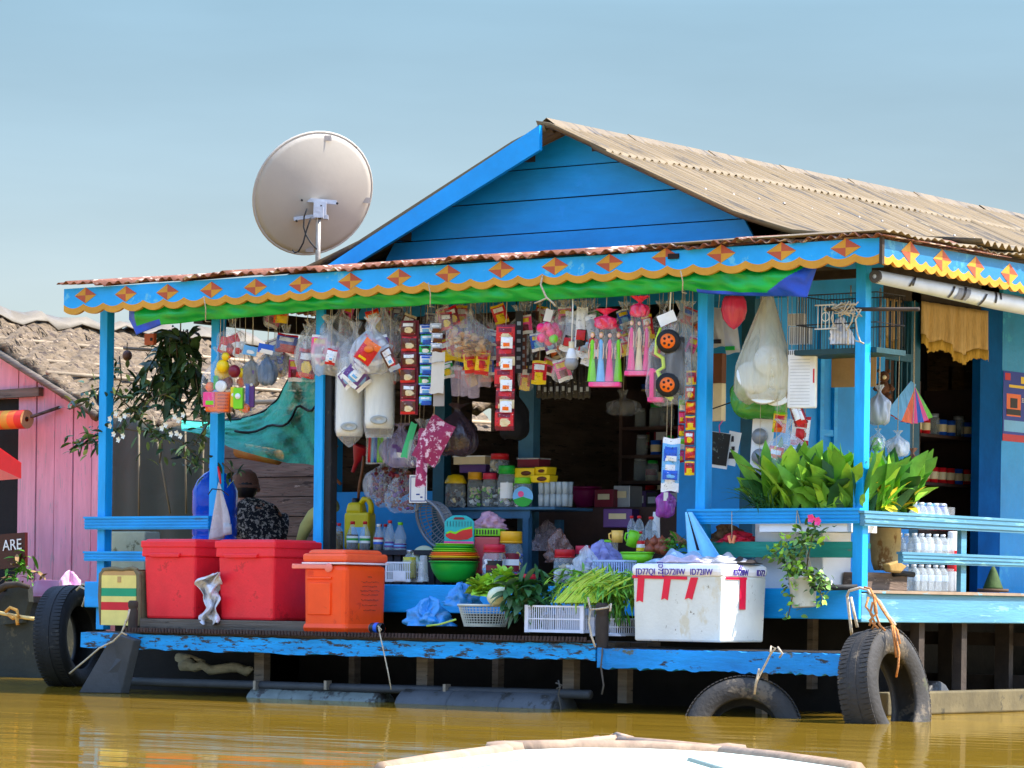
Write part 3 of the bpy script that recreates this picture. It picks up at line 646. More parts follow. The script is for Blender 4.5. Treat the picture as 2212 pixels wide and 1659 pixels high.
# striped carton in a cloth bag
a, b = P(218,1350,-.5), P(293,1350,-.5); h = 125*mp(a); wv = b.x-a.x
t = thing('striped_carton', 'pale yellow carton with green and red stripes in a khaki bag', 'carton', ((a.x+b.x)/2,-.38,a.z))
CART = [pl('carton_cream',228,208,118,rough=.7), pl('carton_green',20,150,105,rough=.6), pl('carton_red',205,24,40,rough=.6), pl('carton_tan',190,150,95,rough=.8)]
m = MB(); zs = [(0,.26,0),(.26,.40,2),(.40,.50,0),(.50,.64,1),(.64,.86,0),(.86,.94,3)]
for z0, z1, k in zs: m.bb(-wv/2,wv/2,-.12,.12,h*z0+(.0),h*z1,k)
m.box((.005,-.121,h*.79),(.03,.004,h*.1),mi=3)
m.build('carton', CART, t)
m = MB(); KH = mat('khaki_cloth',(116,104,76),rough=.9,var=.25,bump=.3,bs=60)
for s in (-1,1): m.tube([(s*(wv/2+.014),-.1,.0),(s*(wv/2+.018),-.11,h*.5),(s*(wv/2+.012),-.11,h*.88),(s*(wv/2-.02),-.11,h*.96)], [.014,.017,.018,.014], 8)
m.tube([(-wv/2,-.11,h*.95),(-wv*.15,-.115,h*.975),(wv*.1,-.115,h*.955),(wv*.35,-.11,h*.985),(wv/2,-.11,h*.95)], [.014,.016,.012,.016,.014], 8)
m.bb(-wv/2-.025,-wv/2-.004,-.1,.13,0,h*.93); m.bb(wv/2+.004,wv/2+.025,-.1,.13,0,h*.93); m.bb(-wv/2,wv/2,-.1,.13,h*.945,h*.965)
m.build('bag', KH, t, bevel=.006)
# white rag between the coolers
def cloth(fn, nx, ny, m_, name, label, cat, loc, thick=.003, group=None, mi=0):
    m = MB(); m.grid(nx, ny, fn, mi); return single(m, name, m_, label, cat, (0,0,0), 0, group, thick=thick, fix=False)
a = P(452,1345,-.52); k = mp(a)
RL = [(462,1238),(428,1250),(420,1262),(440,1285),(446,1312),(430,1330),(434,1347)]; RR = [(478,1238),(478,1258),(476,1275),(474,1290),(468,1312),(472,1332),(474,1347)]
def rag(u, v):
    q = v*5.999; i = int(q); f = q-i; l = [RL[i][j]+(RL[i+1][j]-RL[i][j])*f for j in (0,1)]; r_ = [RR[i][j]+(RR[i+1][j]-RR[i][j])*f for j in (0,1)]
    return P(l[0]+(r_[0]-l[0])*u+3*math.sin(v*19+u*4), l[1]+(r_[1]-l[1])*u+2.5*math.sin(u*13), -.50-.035*math.sin(u*9+v*7)-.03*math.sin(v*13-u*6)-.012*math.sin(u*23+v*31))
cloth(rag, 22, 36, mat('white_cloth',(214,214,220),rough=.9,var=.08,bump=.4,bs=30), 'white_rag', 'crumpled white cloth stuffed between the two red cool boxes', 'cloth', None)
# tin can lying on the ledge
a = P(810,1340,-.58)
t = thing('drink_can', 'dark drink can lying on its side on the ledge', 'can', (a.x,-.56,.412)); M = Matrix.Rotation(R(90),3,'Y')
m = MB(); m.lathe([(.024,-.045),(.031,-.038),(.031,.038),(.025,.045)], 14, (0,0,.03), 0, M); m.build('can_body', COLS[CD], t)
m = MB(); m.lathe([(.0315,-.01),(.032,-.006),(.032,.012),(.0315,.016)], 14, (0,0,.03), 0, M); m.build('band', COLS[CB], t)
m = MB(); m.lathe([(.001,-.043),(.022,-.044),(.025,-.048),(.026,-.045)], 14, (0,0,.03), 0, M); m.build('can_end', COLS[CS], t)
# polystyrene box with red tape
a, b = P(1367,1384,-.58), P(1555,1384,-.58); wv = b.x-a.x; h = 168*mp(a); dp = .45
FOAM = mat('polystyrene', (214,216,208), rough=.85, var=.08, scale=4, bump=.12, bs=60, spots=[((206,200,178), 3.2, .60, (1,1,.6)), ((120,112,90), 30, .65, (1,1,.7)), ((70,62,50), 55, .70)])
FOAMW = mat('clean_foam', (232,232,236), rough=.7, var=.04, bump=.08, bs=60)
TAPE = pl('red_tape', 222, 20, 62, rough=.3)
t = thing('foam_box', 'white polystyrene box sealed with strips of red tape', 'foam box', ((a.x+b.x)/2,-.58+dp/2,a.z)); wv *= 1.02
m = MB(); m.box((0,0,h*.42),(wv,dp,h*.84),taper=.965); m.build('body', FOAM, t, bevel=.012)
m = MB(); m.box((0,0,h*.91),(wv*1.03,dp*1.06,h*.17)); m.build('lid', FOAMW, t, bevel=.03)
y0 = -dp/2-.003; lab_ = lambda vs, fs: MB().add(vs, fs).build('tape', TAPE, t, thick=.002, fix=False)
for fx, z0, z1, wd, sk in ((-.40,.50,.82,.045,-.012),(-.10,.53,.82,.045,-.022),(.20,.54,.82,.05,-.04),(.47,.50,.82,.030,.0)):
    if fx < .4:
        x = fx*wv; lab_([(x+sk-wd/2,y0+.004,h*z0),(x+sk,y0+.004,h*z0+.008),(x+sk+wd/2,y0+.004,h*z0-.002),(x+wd/2,y0,h*z1),(x-wd/2,y0,h*z1)], [(0,1,2,3,4)])
    else: lab_([(wv/2+.001,-dp*.1,h*.42),(wv/2+.001,-dp*.1+.06,h*.42),(wv/2+.003,-dp*.1+.06,h*.82),(wv/2+.003,-dp*.1,h*.82)], [(0,1,2,3)])
lab_([(-wv/2,y0-.001,h*.805),(wv*.12,y0-.001,h*.79),(wv*.12,y0-.001,h*.83),(-wv/2,y0-.001,h*.845)], [(0,1,2,3)])
lab_([(wv/2+.004,-dp*.42,h*.80),(wv/2+.004,dp*.05,h*.80),(wv/2+.004,dp*.05,h*.83),(wv/2+.004,-dp*.42,h*.83)], [(0,1,2,3)])

def text_mesh(s, size, ext=.0015):
    c = bpy.data.curves.new('letters', 'FONT'); c.body = s; c.size = size; c.extrude = ext; c.align_x = 'CENTER'; c.align_y = 'CENTER'
    o = bpy.data.objects.new('letters', c); COL.objects.link(o); dg = bpy.context.evaluated_depsgraph_get(); dg.update()
    me = bpy.data.meshes.new_from_object(o.evaluated_get(dg)); bpy.data.objects.remove(o); bpy.data.curves.remove(c); return me
def text(s, size, m_, parent, loc, rot=(90,0,0), name='lettering', sx=1.):
    me = text_mesh(s, size); me.materials.clear(); me.materials.append(m_); o = bpy.data.objects.new(name, me); COL.objects.link(o); o.parent = parent
    o.location = loc; o.rotation_euler = [R(q) for q in rot]; o.scale = (sx,1,1); return o
PUR = pl('purple_ink', 60, 20, 150)
yl = -dp*.53-.002
for x, s in ((-.34,'[D77QI'),(-.02,'[D72IIW'),(.29,'ID72IIW')): text(s, h*.115, PUR, t, (x*wv,yl,h*.885), sx=.85)
text('[D72', h*.10, PUR, t, (-.17*wv,yl,h*.935), (90,90,0), sx=.8)
text('ID72IIW', h*.115, PUR, t, (wv*.516+.002,-.05,h*.885), (90,0,90), sx=.85); text('W', h*.1, PUR, t, (wv*.516+.002,-.06,h*.945), (90,0,90))
text('ID72', h*.115, PUR, t, (wv*.516+.002,.15,h*.885), (90,0,90), sx=.85)
# cloths heaped on the foam box
fx, fz = t.location.x, t.location.z+h*.995
def heap(cx, cy, w_, d_, hh, ph):
    def fn(u, v):
        e = math.sin(math.pi*u)**.6*math.sin(math.pi*v)**.6
        return Vector((cx+(u-.5)*w_+.02*math.sin(v*6+ph), cy+(v-.5)*d_+.015*math.sin(u*9+ph), fz+.006+hh*e*(.6+.25*math.sin(u*13+v*6+ph)+.2*math.sin(v*17-u*5+ph*2))))
    return fn
for args, c_, lbl in (((fx-.13,-.36,.36,.22,.085,.3),(140,165,190),'crumpled pale blue cloth heaped on the foam box lid'),((fx-.02,-.48,.34,.13,.05,2.1),(190,175,190),'pale pink grey cloth at the front edge of the foam box'),((fx+.16,-.36,.26,.24,.06,4.),(150,148,150),'grey creased cloth spread across the foam box lid'),((fx+.24,-.30,.16,.22,.04,5.5),(44,38,36),'dark brown cloth bunched on the right of the foam box')):
    m = MB(); m.grid(30, 20, heap(*args)); single(m, 'folded_cloth', mat('cloth_%d_%d' % c_[:2], c_, rough=.9, var=.2, bump=.3, bs=60, spots=[(tuple(min(255,q+40) for q in c_), 9, .58, (1,4,1))]), lbl, 'cloth', group='cloths on the foam box', thick=.003, fix=False)
# blue cloth hanging from the rail end
def bluecloth(u, v):
    e = .18+.82*v; x = P(1492,1095,-.05).x+(-.03+.26*e*u+.05*v); z = 1.135-.33*v*(1-.10*u)
    return Vector((x, -.06-.03*v-.018*math.sin(u*14)*v, z))
m = MB(); m.grid(24, 16, bluecloth, lambda u, v: 1 if .30 < u < .42 and v < .7 else 0)
single(m, 'hanging_cloth', [mat('light_blue_cloth',(130,200,240),rough=.9,var=.12,bump=.3), mat('navy_cloth',(20,26,44),rough=.9)], 'light blue cloth with dark stripe draped off the end of the rail', 'cloth', thick=.004, fix=False)
# ------------------------------------------------------------------ vegetables, baskets and crates
LEAFG = mat('leaf_green', (84,146,36), rough=.5, var=.35, scale=9, bump=.1)
LEAFD = mat('leaf_dark', (44,92,40), rough=.5, var=.35, scale=9, bump=.1)
LEAFL = mat('leaf_light', (156,200,56), rough=.5, var=.25, scale=9, bump=.1)
LEAFY = mat('leaf_yellow', (222,196,40), rough=.5, var=.2, scale=9)
STEM = mat('pale_stem', (176,208,88), rough=.5, var=.2)
BARK = mat('brown_stem', (84,72,48), rough=.8)
a, b = P(968,1352,-.5), P(1082,1352,-.5); k = mp(a); r = (1082-968)/2*k; c = Vector(((a.x+b.x)/2,-.40,a.z)); hb = 48*k
BASK = pl('white_basket', 205, 208, 196)
t = thing('basket', 'round white plastic basket of lettuce by the blue bag', 'basket', c); N_ = 44; m = MB()
def lattice(m, r0, r1, h0, h1, rows, n):
    m.lathe([(r0+(r1-r0)*i/rows, h0+(h1-h0)*i/rows) for i in range(rows+1)], n, sm=False); return m
o_ = lattice(MB(), r*.78, r, .0, hb*.9, 8, 44).build('mesh_wall', BASK, t); md = o_.modifiers.new('net','WIREFRAME'); md.thickness = .0045; md.use_even_offset = False
m = MB(); m.lathe([(r*.98,hb*.88),(r*1.06,hb*.92),(r*1.06,hb),(r*.98,hb),(r*.98,hb*.88)], 30); m.build('rim', BASK, t)
m = MB(); m.lathe([(.001,.003),(r*.78,.003),(r*.8,.012),(.001,.012)], 24); m.build('base', BASK, t)
def lettuce(c_, rad, n, label, seed, mt=LEAFL):
    rg = random.Random(seed); m = MB()
    for i in range(n):
        a_ = rg.uniform(0,6.28); el = rg.uniform(.1,1.3); d = Vector((math.cos(a_)*math.cos(el),math.sin(a_)*math.cos(el),math.sin(el)))
        leaf(m, Vector(c_)+d*rad*.2, d, rad*rg.uniform(.7,1.1), rad*rg.uniform(.5,.8), 0, rg.uniform(.2,1.), rg.uniform(-.6,.6), 5)
    for v in m.v: v += Vector((rg.uniform(-.005,.005),rg.uniform(-.005,.005),rg.uniform(-.006,.006)))
    return single(m, 'lettuce', mt, label, 'lettuce', fix=False)
lettuce(P(1046,1282,-.45), .105, 100, 'frilly light green lettuce heaped in the white basket', 1)
lettuce(P(1088,1266,-.40), .105, 100, 'frilly lettuce behind the white pak choi', 2)
# white gourd with green neck
g = P(1078,1300,-.52); k = mp(g)
m = MB(); m.lathe([(.001,-.062),(.03,-.058),(.05,-.03),(.054,0),(.045,.03),(.026,.06),(.018,.09),(.012,.13),(.004,.15)], 14, g+Vector((-.01,0,.035)), 0, Matrix.Rotation(R(62),3,'Y')@Matrix.Rotation(R(-12),3,'X'))
t = thing('pak_choi', 'fat white pak choi with green stalks beside the lettuce', 'vegetable', g)
m.build('bulb', mat('white_bulb',(216,222,190),rough=.45,var=.1,spots=[((150,180,110),6,.62)]), t, g)
m = MB()
for i in range(5): leaf(m, g+Vector((.07,0,.07)), (.8,.2*i-.4,.5+.1*i), .12, .05, 0, .6, 0)
m.build('leaves', LEAFG, t, g, fix=False)
# blue carrier bags
def crumple(label, px0, py0, px1, py1, y, mt, seed, name='plastic_bag', cat='plastic bag', flat=1.):
    b_, w_, h_ = lab(px0,py0,px1,py1,y,TH); rg = random.Random(seed); ph = [rg.uniform(0,6) for _ in range(6)]
    def fn(u, v):
        th = u*6.2832; el = v*math.pi/2; q = 1+.16*math.sin(5*th+ph[0]+4*el)+.14*math.sin(9*th-7*el+ph[1])+.12*math.sin(13*el+3*th+ph[2])+.06*math.sin(21*th+ph[3]+el*9)
        return Vector((w_/2*math.cos(th)*math.cos(el)*q, w_*.36*flat*math.sin(th)*math.cos(el)*q, h_*max(0,math.sin(el))*(.82+.22*math.sin(3*th+ph[4])+.12*math.sin(7*th+ph[5]))))
    m = MB(); m.grid(40, 16, fn); return single(m, name, mt, label, cat, b_, TH, fix=False)
BAGB = film('blue_bag_film', (40,140,215), op=.72, streak=.3, scale=10, rough=.25, stretch=(1,1,1))
crumple('crumpled bright blue plastic bag lying on the ledge', 880,1295,972,1352,-.5, BAGB, 3)
crumple('blue plastic bag tucked into the white basket', 962,1262,1035,1310,-.42, BAGB, 8)
# bunch of dark leafy greens
def greens(label, cx, cy, y, n, spread, L, W, mt, seed, name='leafy_greens', cat='vegetable', down=.9, dirb=(0,-.4,.6)):
    rg = random.Random(seed); c_ = P(cx,cy,y); k_ = mp(c_); m = MB()
    for i in range(n):
        p = c_+Vector((rg.gauss(0,spread)*k_*.6, rg.uniform(-.06,.10), rg.gauss(0,spread*.55)*k_))
        d = Vector((dirb[0]+rg.uniform(-1,1), dirb[1]+rg.uniform(-.6,.6), dirb[2]+rg.uniform(-.9,.5)))
        leaf(m, p, d, L*rg.uniform(.7,1.25), W*rg.uniform(.7,1.2), rg.choice((0,0,1)), down*rg.uniform(.5,1.4), rg.uniform(-.8,.8), 5)
    return single(m, name, mt, label, cat, fix=False)
greens('bunch of dark green broad leaves hanging between basket and crate', 1130,1296,-.5, 120, 30, .14, .045, [LEAFD,mat('leaf_grey_green',(74,104,66),rough=.55,var=.3)], 4, down=1.5)
greens('dark herbs piled behind the white crate', 1168,1282,-.3, 70, 24, .10, .03, [LEAFD,LEAFD], 14)
# white ventilated crate
a, b = P(1138,1366,-.56), P(1258,1372,-.56); k = mp(a); wv = (b.x-a.x); hb = 58*k; dp = .30
t = thing('vegetable_crate', 'white ventilated plastic crate under the water spinach', 'crate', ((a.x+b.x)/2,-.56+dp/2,a.z+.002))
CRW = pl('white_crate', 222,224,236)
def side(p0, p1, n, h_):
    m = MB(); p0, p1 = Vector(p0), Vector(p1); d = p1-p0
    m.bar(p0+Vector((0,0,.008)), p1+Vector((0,0,.008)), .008, .016); m.bar(p0+Vector((0,0,h_-.005)), p1+Vector((0,0,h_-.005)), .010, .010)
    m.bar(p0+Vector((0,0,h_*.5)), p1+Vector((0,0,h_*.5)), .006, .006)
    for i in range(n): q = p0+d*((i+.5)/n); m.bar(q, q+Vector((0,0,h_)), .0042, .0042)
    return m
for p0, p1, n in (((-wv/2,-dp/2,0),(wv/2,-dp/2,0),26),((wv/2,-dp/2,0),(wv/2,dp/2,0),18),((-wv/2,dp/2,0),(wv/2,dp/2,0),26),((-wv/2,-dp/2,0),(-wv/2,dp/2,0),18)):
    side(p0,p1,n,hb).build('slatted_side', CRW, t)
for sx in (-1,1):
    for sy in (-1,1): MB().box((sx*wv/2,sy*dp/2,hb/2),(.026,.018,hb*1.03)).build('corner_post', CRW, t, bevel=.003)
MB().box((0,0,.008),(wv,dp,.012)).build('base', CRW, t)
# second crate peeping out beside the bollard
a2 = P(1312,1374,-.50)
t = thing('vegetable_crate', 'white crate half hidden behind the dark bollard', 'crate', (a2.x-.02,-.36,a2.z+.002))
side((-.09,-.13,0),(.09,-.13,0),12,.10).build('slatted_side', CRW, t); side((.09,-.13,0),(.09,.13,0),12,.10).build('slatted_side', CRW, t)
MB().box((-.09,-.13,.05),(.03,.02,.11)).build('corner_post', CRW, t); MB().box((.03,-.14,.004),(.2,.05,.01)).build('base', CRW, t)
# water spinach
rg = random.Random(21); m = MB(); ml = MB(); c0 = P(1200,1302,-.52)
for i in range(260):
    u = rg.random(); p = c0+Vector((u*.27+rg.gauss(0,.012), rg.uniform(-.02,.18), rg.uniform(-.01,.02)))
    L = rg.uniform(.22,.34); lean_ = Vector((.55+rg.gauss(0,.12), rg.uniform(-.15,.15), .72+rg.gauss(0,.10))).normalized()
    pts = [p]; d = lean_.copy(); q = p.copy()
    for s in range(6): q = q+d*(L/6); d = (d+Vector((.12,-.03,-.16-.08*rg.random()))).normalized(); pts.append(q.copy())
    m.tube(pts, [.0034,.0034,.003,.003,.0026,.002,.0015], 4, rg.choice((0,0,1)), cap=False)
    for s in range(3,7):
        for _ in range(2):
            if rg.random() < .55: leaf(ml, pts[s], Vector((rg.uniform(-.3,1),rg.uniform(-.8,.5),rg.uniform(-.6,.5))), rg.uniform(.06,.13), rg.uniform(.010,.02), rg.choice((0,0,1,2)), rg.uniform(.5,1.6), rg.uniform(-.6,.6), 4)
for i in range(48):
    u = rg.random(); a_, b_ = P(1196+92*u,1302,-.585), P(1282+84*u+rg.gauss(0,6),1228+26*u+rg.gauss(0,8),-.56); c_ = a_*.5+b_*.5+Vector((-.01,0,.018)); m.tube([a_,c_,b_], [.0042,.004,.003], 5, rg.choice((0,1)), cap=False)
for i in range(260):      # leaves falling over the right side
    u = rg.random(); p = P(1290+60*u+rg.gauss(0,8),1262+rg.uniform(-22,75)*u**.5,-.53+rg.uniform(0,.12)); leaf(ml, p, Vector((rg.uniform(-.2,.6),rg.uniform(-.6,.2),rg.uniform(-.9,.2))), rg.uniform(.06,.13), rg.uniform(.008,.018), rg.choice((0,1,1,3)), rg.uniform(.5,1.6), rg.uniform(-.6,.6), 4)
for i in range(120):
    p = P(rg.uniform(1192,1300),rg.uniform(1226,1292),-.50+rg.uniform(.0,.2)); leaf(ml, p, Vector((rg.uniform(-.8,.3),rg.uniform(-.6,.2),rg.uniform(-.6,.5))), rg.uniform(.06,.14), rg.uniform(.010,.02), rg.choice((0,1,1,2)), rg.uniform(.5,1.6), rg.uniform(-.6,.6), 4)
t = thing('water_spinach', 'big heap of water spinach with pale stems spilling over the crate', 'vegetable', c0)
m.build('stems', [STEM,LEAFL], t, c0, fix=False); ml.build('leaves', [LEAFG,mat('leaf_mid',(104,160,54),rough=.5,var=.3),LEAFL,LEAFD], t, c0, fix=False)
# dry twig lying under the greens
m = MB(); a = P(925,1352,-.6)
m.tube([P(922,1352,-.63),P(950,1349,-.63),P(985,1338,-.6)], .006, 5); single(m, 'vegetable_stalk', STEM, 'pale green stalk lying in front of the leafy greens', 'stalk')
# ------------------------------------------------------------------ counter, bottles and table behind the ledge
CTR = mat('dark_counter', (34,34,44), rough=.7, var=.3)
x0, x1 = P(672,1188,.30).x, P(955,1188,.30).x; zt = P(800,1188,.30).z
t = thing('low_counter', 'low dark slatted counter carrying the row of bottles', 'counter', ((x0+x1)/2,.5,.70))
m = MB(); m.bb(x0,x1,.30,.72,zt-.03,zt); m.build('top', CTR, t, t.location)
m = MB()
for i in range(16): q = x0+(x1-x0)*(i+.5)/16; m.bb(q-.03,q+.02,.32,.335,.705,zt-.03)
m.bb(x0,x1,.40,.42,.705,zt-.03); m.build('slatted_front', CTR, t, t.location)
OIL = mat('yellow_oil', (150,110,22), rough=.15, var=.1, bump=0); BRN = mat('brown_liquid', (70,44,18), rough=.15, var=.1, bump=0); CLR = film('clear_liquid', (190,200,205), op=.3, streak=.1)
def bot(label, px0, py0, px1, py1, y, capc, **k):
    b_, w_, h_ = lab(px0,py0,px1,py1,y,TH); return bottle_proto(label, (b_.x,b_.y,b_.z), h_, w_/2, capc, **k)
rows = [('brown oil bottle with beige cap at the left end of the counter',676,1128,702,1190,.42,CC,OIL,(.12,.24,CR,CY),True,.62),
 ('big oil bottle with red cap next to the black post',704,1128,737,1190,.42,CR,OIL,None,True,.6),
 ('oil bottle with red cap behind its bigger neighbour',722,1130,742,1190,.55,CR,OIL,None,True,.7),
 ('slim cola bottle with white label in front of the yellow jug',748,1126,774,1190,.40,CR,BRN,(.28,.5,CW,CG),False,.55),
 ('cola bottle with white label right of the yellow jug',776,1126,800,1190,.42,CR,BRN,(.26,.5,CW,CG),False,.5),
 ('bottle with round red white and blue label',806,1132,828,1190,.42,CW,BRN,(.25,.5,CB,CW,CR),False,.3),
 ('clear bottle with red cap behind the blue labelled bottles',822,1132,842,1190,.56,CR,CLR,None,False,.4),
 ('tall clear bottle with red cap and violet label',830,1124,853,1190,.41,CR,CLR,(.12,.3,CPU,CSK),False,.4),
 ('squat clear bottle with yellow cap and violet label',850,1128,878,1190,.43,CL,CLR,(.1,.25,CPU,CSK),False,.4),
 ('empty clear bottle with red cap beside the round-label bottle',812,1132,830,1190,.58,CR,None,None,False,.4)]
for q in rows: bot(q[0],*q[1:6],q[6],liq=q[7],lbl=q[8],big=q[9],liqh=q[10])
# yellow jug
b_, w_, h_ = lab(748,1075,806,1188,.60,.2)
t = thing('yellow_jug', 'yellow plastic jug with a loop handle behind the bottles', 'jug', b_, .2)
JY = pl('yellow_jug', 208,190,10); m = MB(); m.box((0,0,h_*.36),(w_*.95,w_*.6,h_*.72)); m.box((-w_*.14,0,h_*.80),(w_*.5,w_*.45,h_*.22),taper=1.25); m.build('body', JY, t, bevel=.02)
m = MB(); m.tube([(w_*.0,0,h_*.86),(w_*.14,0,h_*.97),(w_*.3,0,h_*.97),(w_*.41,0,h_*.86),(w_*.42,0,h_*.70)], .02, 8); m.build('handle', JY, t)
m = MB(); m.lathe([(.024,0),(.024,.03),(.001,.03)], 12, (-w_*.18,0,h_*.9)); m.build('cap', COLS[CD], t)
m = MB(); m.box((w_*.1,-w_*.31,h_*.28),(w_*.5,.004,h_*.3)); m.build('paper_label', COLS[CSK], t)
# table with jars
x0, x1 = P(960,1100,.62).x, P(1146,1100,.62).x; zt = P(1050,1096,.62).z; z1_ = P(1050,1120,.62).z
t = thing('display_table', 'blue grey wooden table holding rows of sweet jars', 'table', ((x0+x1)/2,.8,.70)); TB = mat('blue_grey_wood',(44,90,122),rough=.6,var=.25)
m = MB(); m.bb(x0,x1+.2,.60,1.0,zt-.018,zt); m.build('top', TB, t, t.location, bevel=.003)
m = MB(); m.bb(x0+.01,x1-.005,.62,.64,z1_,zt-.018); m.build('apron', TB, t, t.location)
for xx in (x0+.03,x1-.03):
    for yy in (.63,.96): MB().bb(xx-.022,xx+.022,yy-.02,yy+.02,.70,z1_).build('leg', TB, t, t.location)
jz = [CW,CC,CBR,CD,CS,CBR]
jar('glass jar of wrapped sweets with yellow domed lid',960,1025,1007,1096,.72,CY,jz,.24,True,seed=1)
jar('jar of sweets with flat yellow lid left of the red lidded jar',1008,1020,1043,1096,.74,pl('amber_lid',225,165,20),[CW,CC,CL,CS,CD],.17,seed=2)
jar('jar of sweets with dull pink red lid on the table',1040,1022,1076,1096,.72,pl('rose_lid',205,40,70),[CW,CL,CC,CS,CD],.14,seed=3)
jar('tall jar of white packets with green lid',1073,1006,1114,1096,.70,CG,[CW,CW,CL,CW,CC],.16,seed=4,lbl=('band',CW))
jar('small jar with bright red lid perched behind the green lidded jar',1057,980,1102,1020,.86,CR,[CW,CC,CS],.28,seed=5)
jar('round jar with green lid and a big circular label',1108,1032,1150,1096,.68,CL,[CG,CR,CW],.16,lbl=('disc',CSK,CG,CP),seed=6)
# pack of tumblers, two layers
b_, w_, h_ = lab(1162,1068,1176,1094,.72,TH); gl = thing('drinking_glass', 'clear tumbler in the stacked rows right of the jars', 'glass', b_, 0, 'clear tumblers on the table')
m = MB(); m.lathe([(.001,0),(w_*.42,0),(w_*.5,h_),(w_*.44,h_),(w_*.38,.006),(.001,.006)], 10); m.build('cup', film('tumbler',(215,228,235),op=.3,streak=.3), gl); first = True
for r_ in range(2):
    for i in range(5):
        for j in range(2):
            if first: first = False; continue
            dup(gl, (b_.x+i*w_*1.15, .72+j*w_*1.2, b_.z+r_*h_*1.02))
# yellow trays
for i, (px0,py0,px1,py1,yy,ss) in enumerate(((1115,1010,1165,1036,.78,.1),(1160,1008,1196,1028,.80,-.1),(1150,1026,1200,1044,.74,.05))):
    b_, w_, h_ = lab(px0,py0,px1,py1,yy,.1)
    t = thing('yellow_tray', ('yellow plastic tray lying left behind the round jar','upper right yellow tray with an oval slot','lower yellow tray with oval slot on the tumblers')[i], 'tray', b_, ss, 'yellow plastic trays')
    m = MB(); m.box((0,0,h_/2),(w_*.9,.10,h_*.9),taper=.9); m.build('shell', COLS[CY], t, bevel=.008)
    m = MB(); m.lathe([(.001,0),(w_*.22,0),(w_*.2,.004),(.001,.004)], 14, (w_*.1,-.051,h_*.5), 0, Matrix.Rotation(R(90),3,'X'), sy=.4); m.build('slot', COLS[CBR], t)
# clear box and odds behind the jars
for i,(px0,py0,px1,py1,yy,c_,lb) in enumerate(((1130,990,1176,1010,.9,CM,'clear box of red sweets on top of the yellow trays'),(992,985,1058,1004,.92,CC,'pale cardboard box behind the jars'),(1005,1002,1058,1022,.95,CPU,'violet and blue box behind the jars'))):
    b_, w_, h_ = lab(px0,py0,px1,py1,yy); m = MB(); t = thing('goods_box', lb, 'box', b_, .05*i)
    MB().box((0,0,h_*.45),(w_,.12,h_*.9)).build('carton', COLS[c_], t, bevel=.003); MB().box((0,-.002,h_*.92),(w_*1.03,.125,h_*.14)).build('lid', FILM2 if i == 0 else COLS[CW if i == 1 else CB], t)
# grey colander leaning
def basket_lean(label, px, py, y, r, h_, col, tilt, rz, wire=True, name='colander'):
    c_ = P(px,py,y); t_ = thing(name, label, 'basket', c_, rz); t_.rotation_euler = (tilt, 0, rz)
    mt = pl('basket_%d_%d' % col[:2], *col)
    o = MB().lathe([(r*.55,-h_),(r*.72,-h_*.8),(r*.84,-h_*.5),(r*.94,-h_*.2),(r,0)], 36, sm=False).build('mesh_wall', mt, t_); md = o.modifiers.new('net','WIREFRAME'); md.thickness = .009; md.use_even_offset = False
    MB().lathe([(r*.97,-.012),(r*1.07,-.008),(r*1.07,.004),(r*.97,.004),(r*.97,-.012)], 30).build('rim', mt, t_)
    MB().lathe([(.001,-h_),(r*.57,-h_),(r*.55,-h_+.006),(.001,-h_+.006)], 24).build('base', mt, t_); return t_
basket_lean('grey plastic colander leaning on its rim beside the bottles', 932,1132,.42, .155, .11, (128,136,150), R(112), R(-20))
# watermelon basket
b_, w_, h_ = lab(960,1113,1024,1178,.22,TH*.7)
t = thing('handled_basket', 'turquoise basket with watermelon picture and cut-out handle', 'basket', b_, TH*.7); T2 = pl('turquoise',24,168,172)
m = MB(); n = 24
outl = [(-.5,.0),(.5,.0),(.5,.78),(.42,.88),(.22,.99),(0,1.0),(-.22,.99),(-.42,.88),(-.5,.78)]
m.prism([(x*w_,-.01,z*h_) for x, z in outl], (0,.02,0)); m.bb(-w_*.5,w_*.5,.01,.14,0,h_*.55); m.build('shell', T2, t, bevel=.004)
m = MB(); m.prism([(x*w_,-.0135,z*h_) for x, z in ((-.45,.36),(-.3,.42),(-.12,.37),(.0,.44),(.12,.50),(.44,.56),(.46,.3),(.3,.2),(0,.17),(-.3,.2),(-.45,.3))], (0,.002,0)); m.build('picture', pl('melon_red',205,28,30), t)
m = MB(); m.prism([(x*w_,-.0128,z*h_) for x, z in ((-.47,.40),(-.3,.49),(-.12,.44),(.05,.53),(.44,.64),(.47,.5),(.1,.4),(-.3,.36))], (0,.002,0)); m.build('picture', COLS[CL], t)
m = MB(); m.prism([(x*w_,-.0145,z*h_) for x, z in ((-.2,.86),(.2,.86),(.14,.93),(-.14,.93))], (0,.002,0)); m.build('handle_slot', COLS[CM], t)
m = MB(); m.bb(-w_*.5,w_*.5,-.0135,-.0115,0,h_*.13); m.build('pink_band', COLS[CP], t)
m = MB()
for i in range(9): x = -.4+.1*i; m.bb(w_*x-.0015,w_*x+.0015,-.0132,-.0105,h_*.62,h_*.8)
m.build('slots', pl('dark_teal',8,70,80), t)
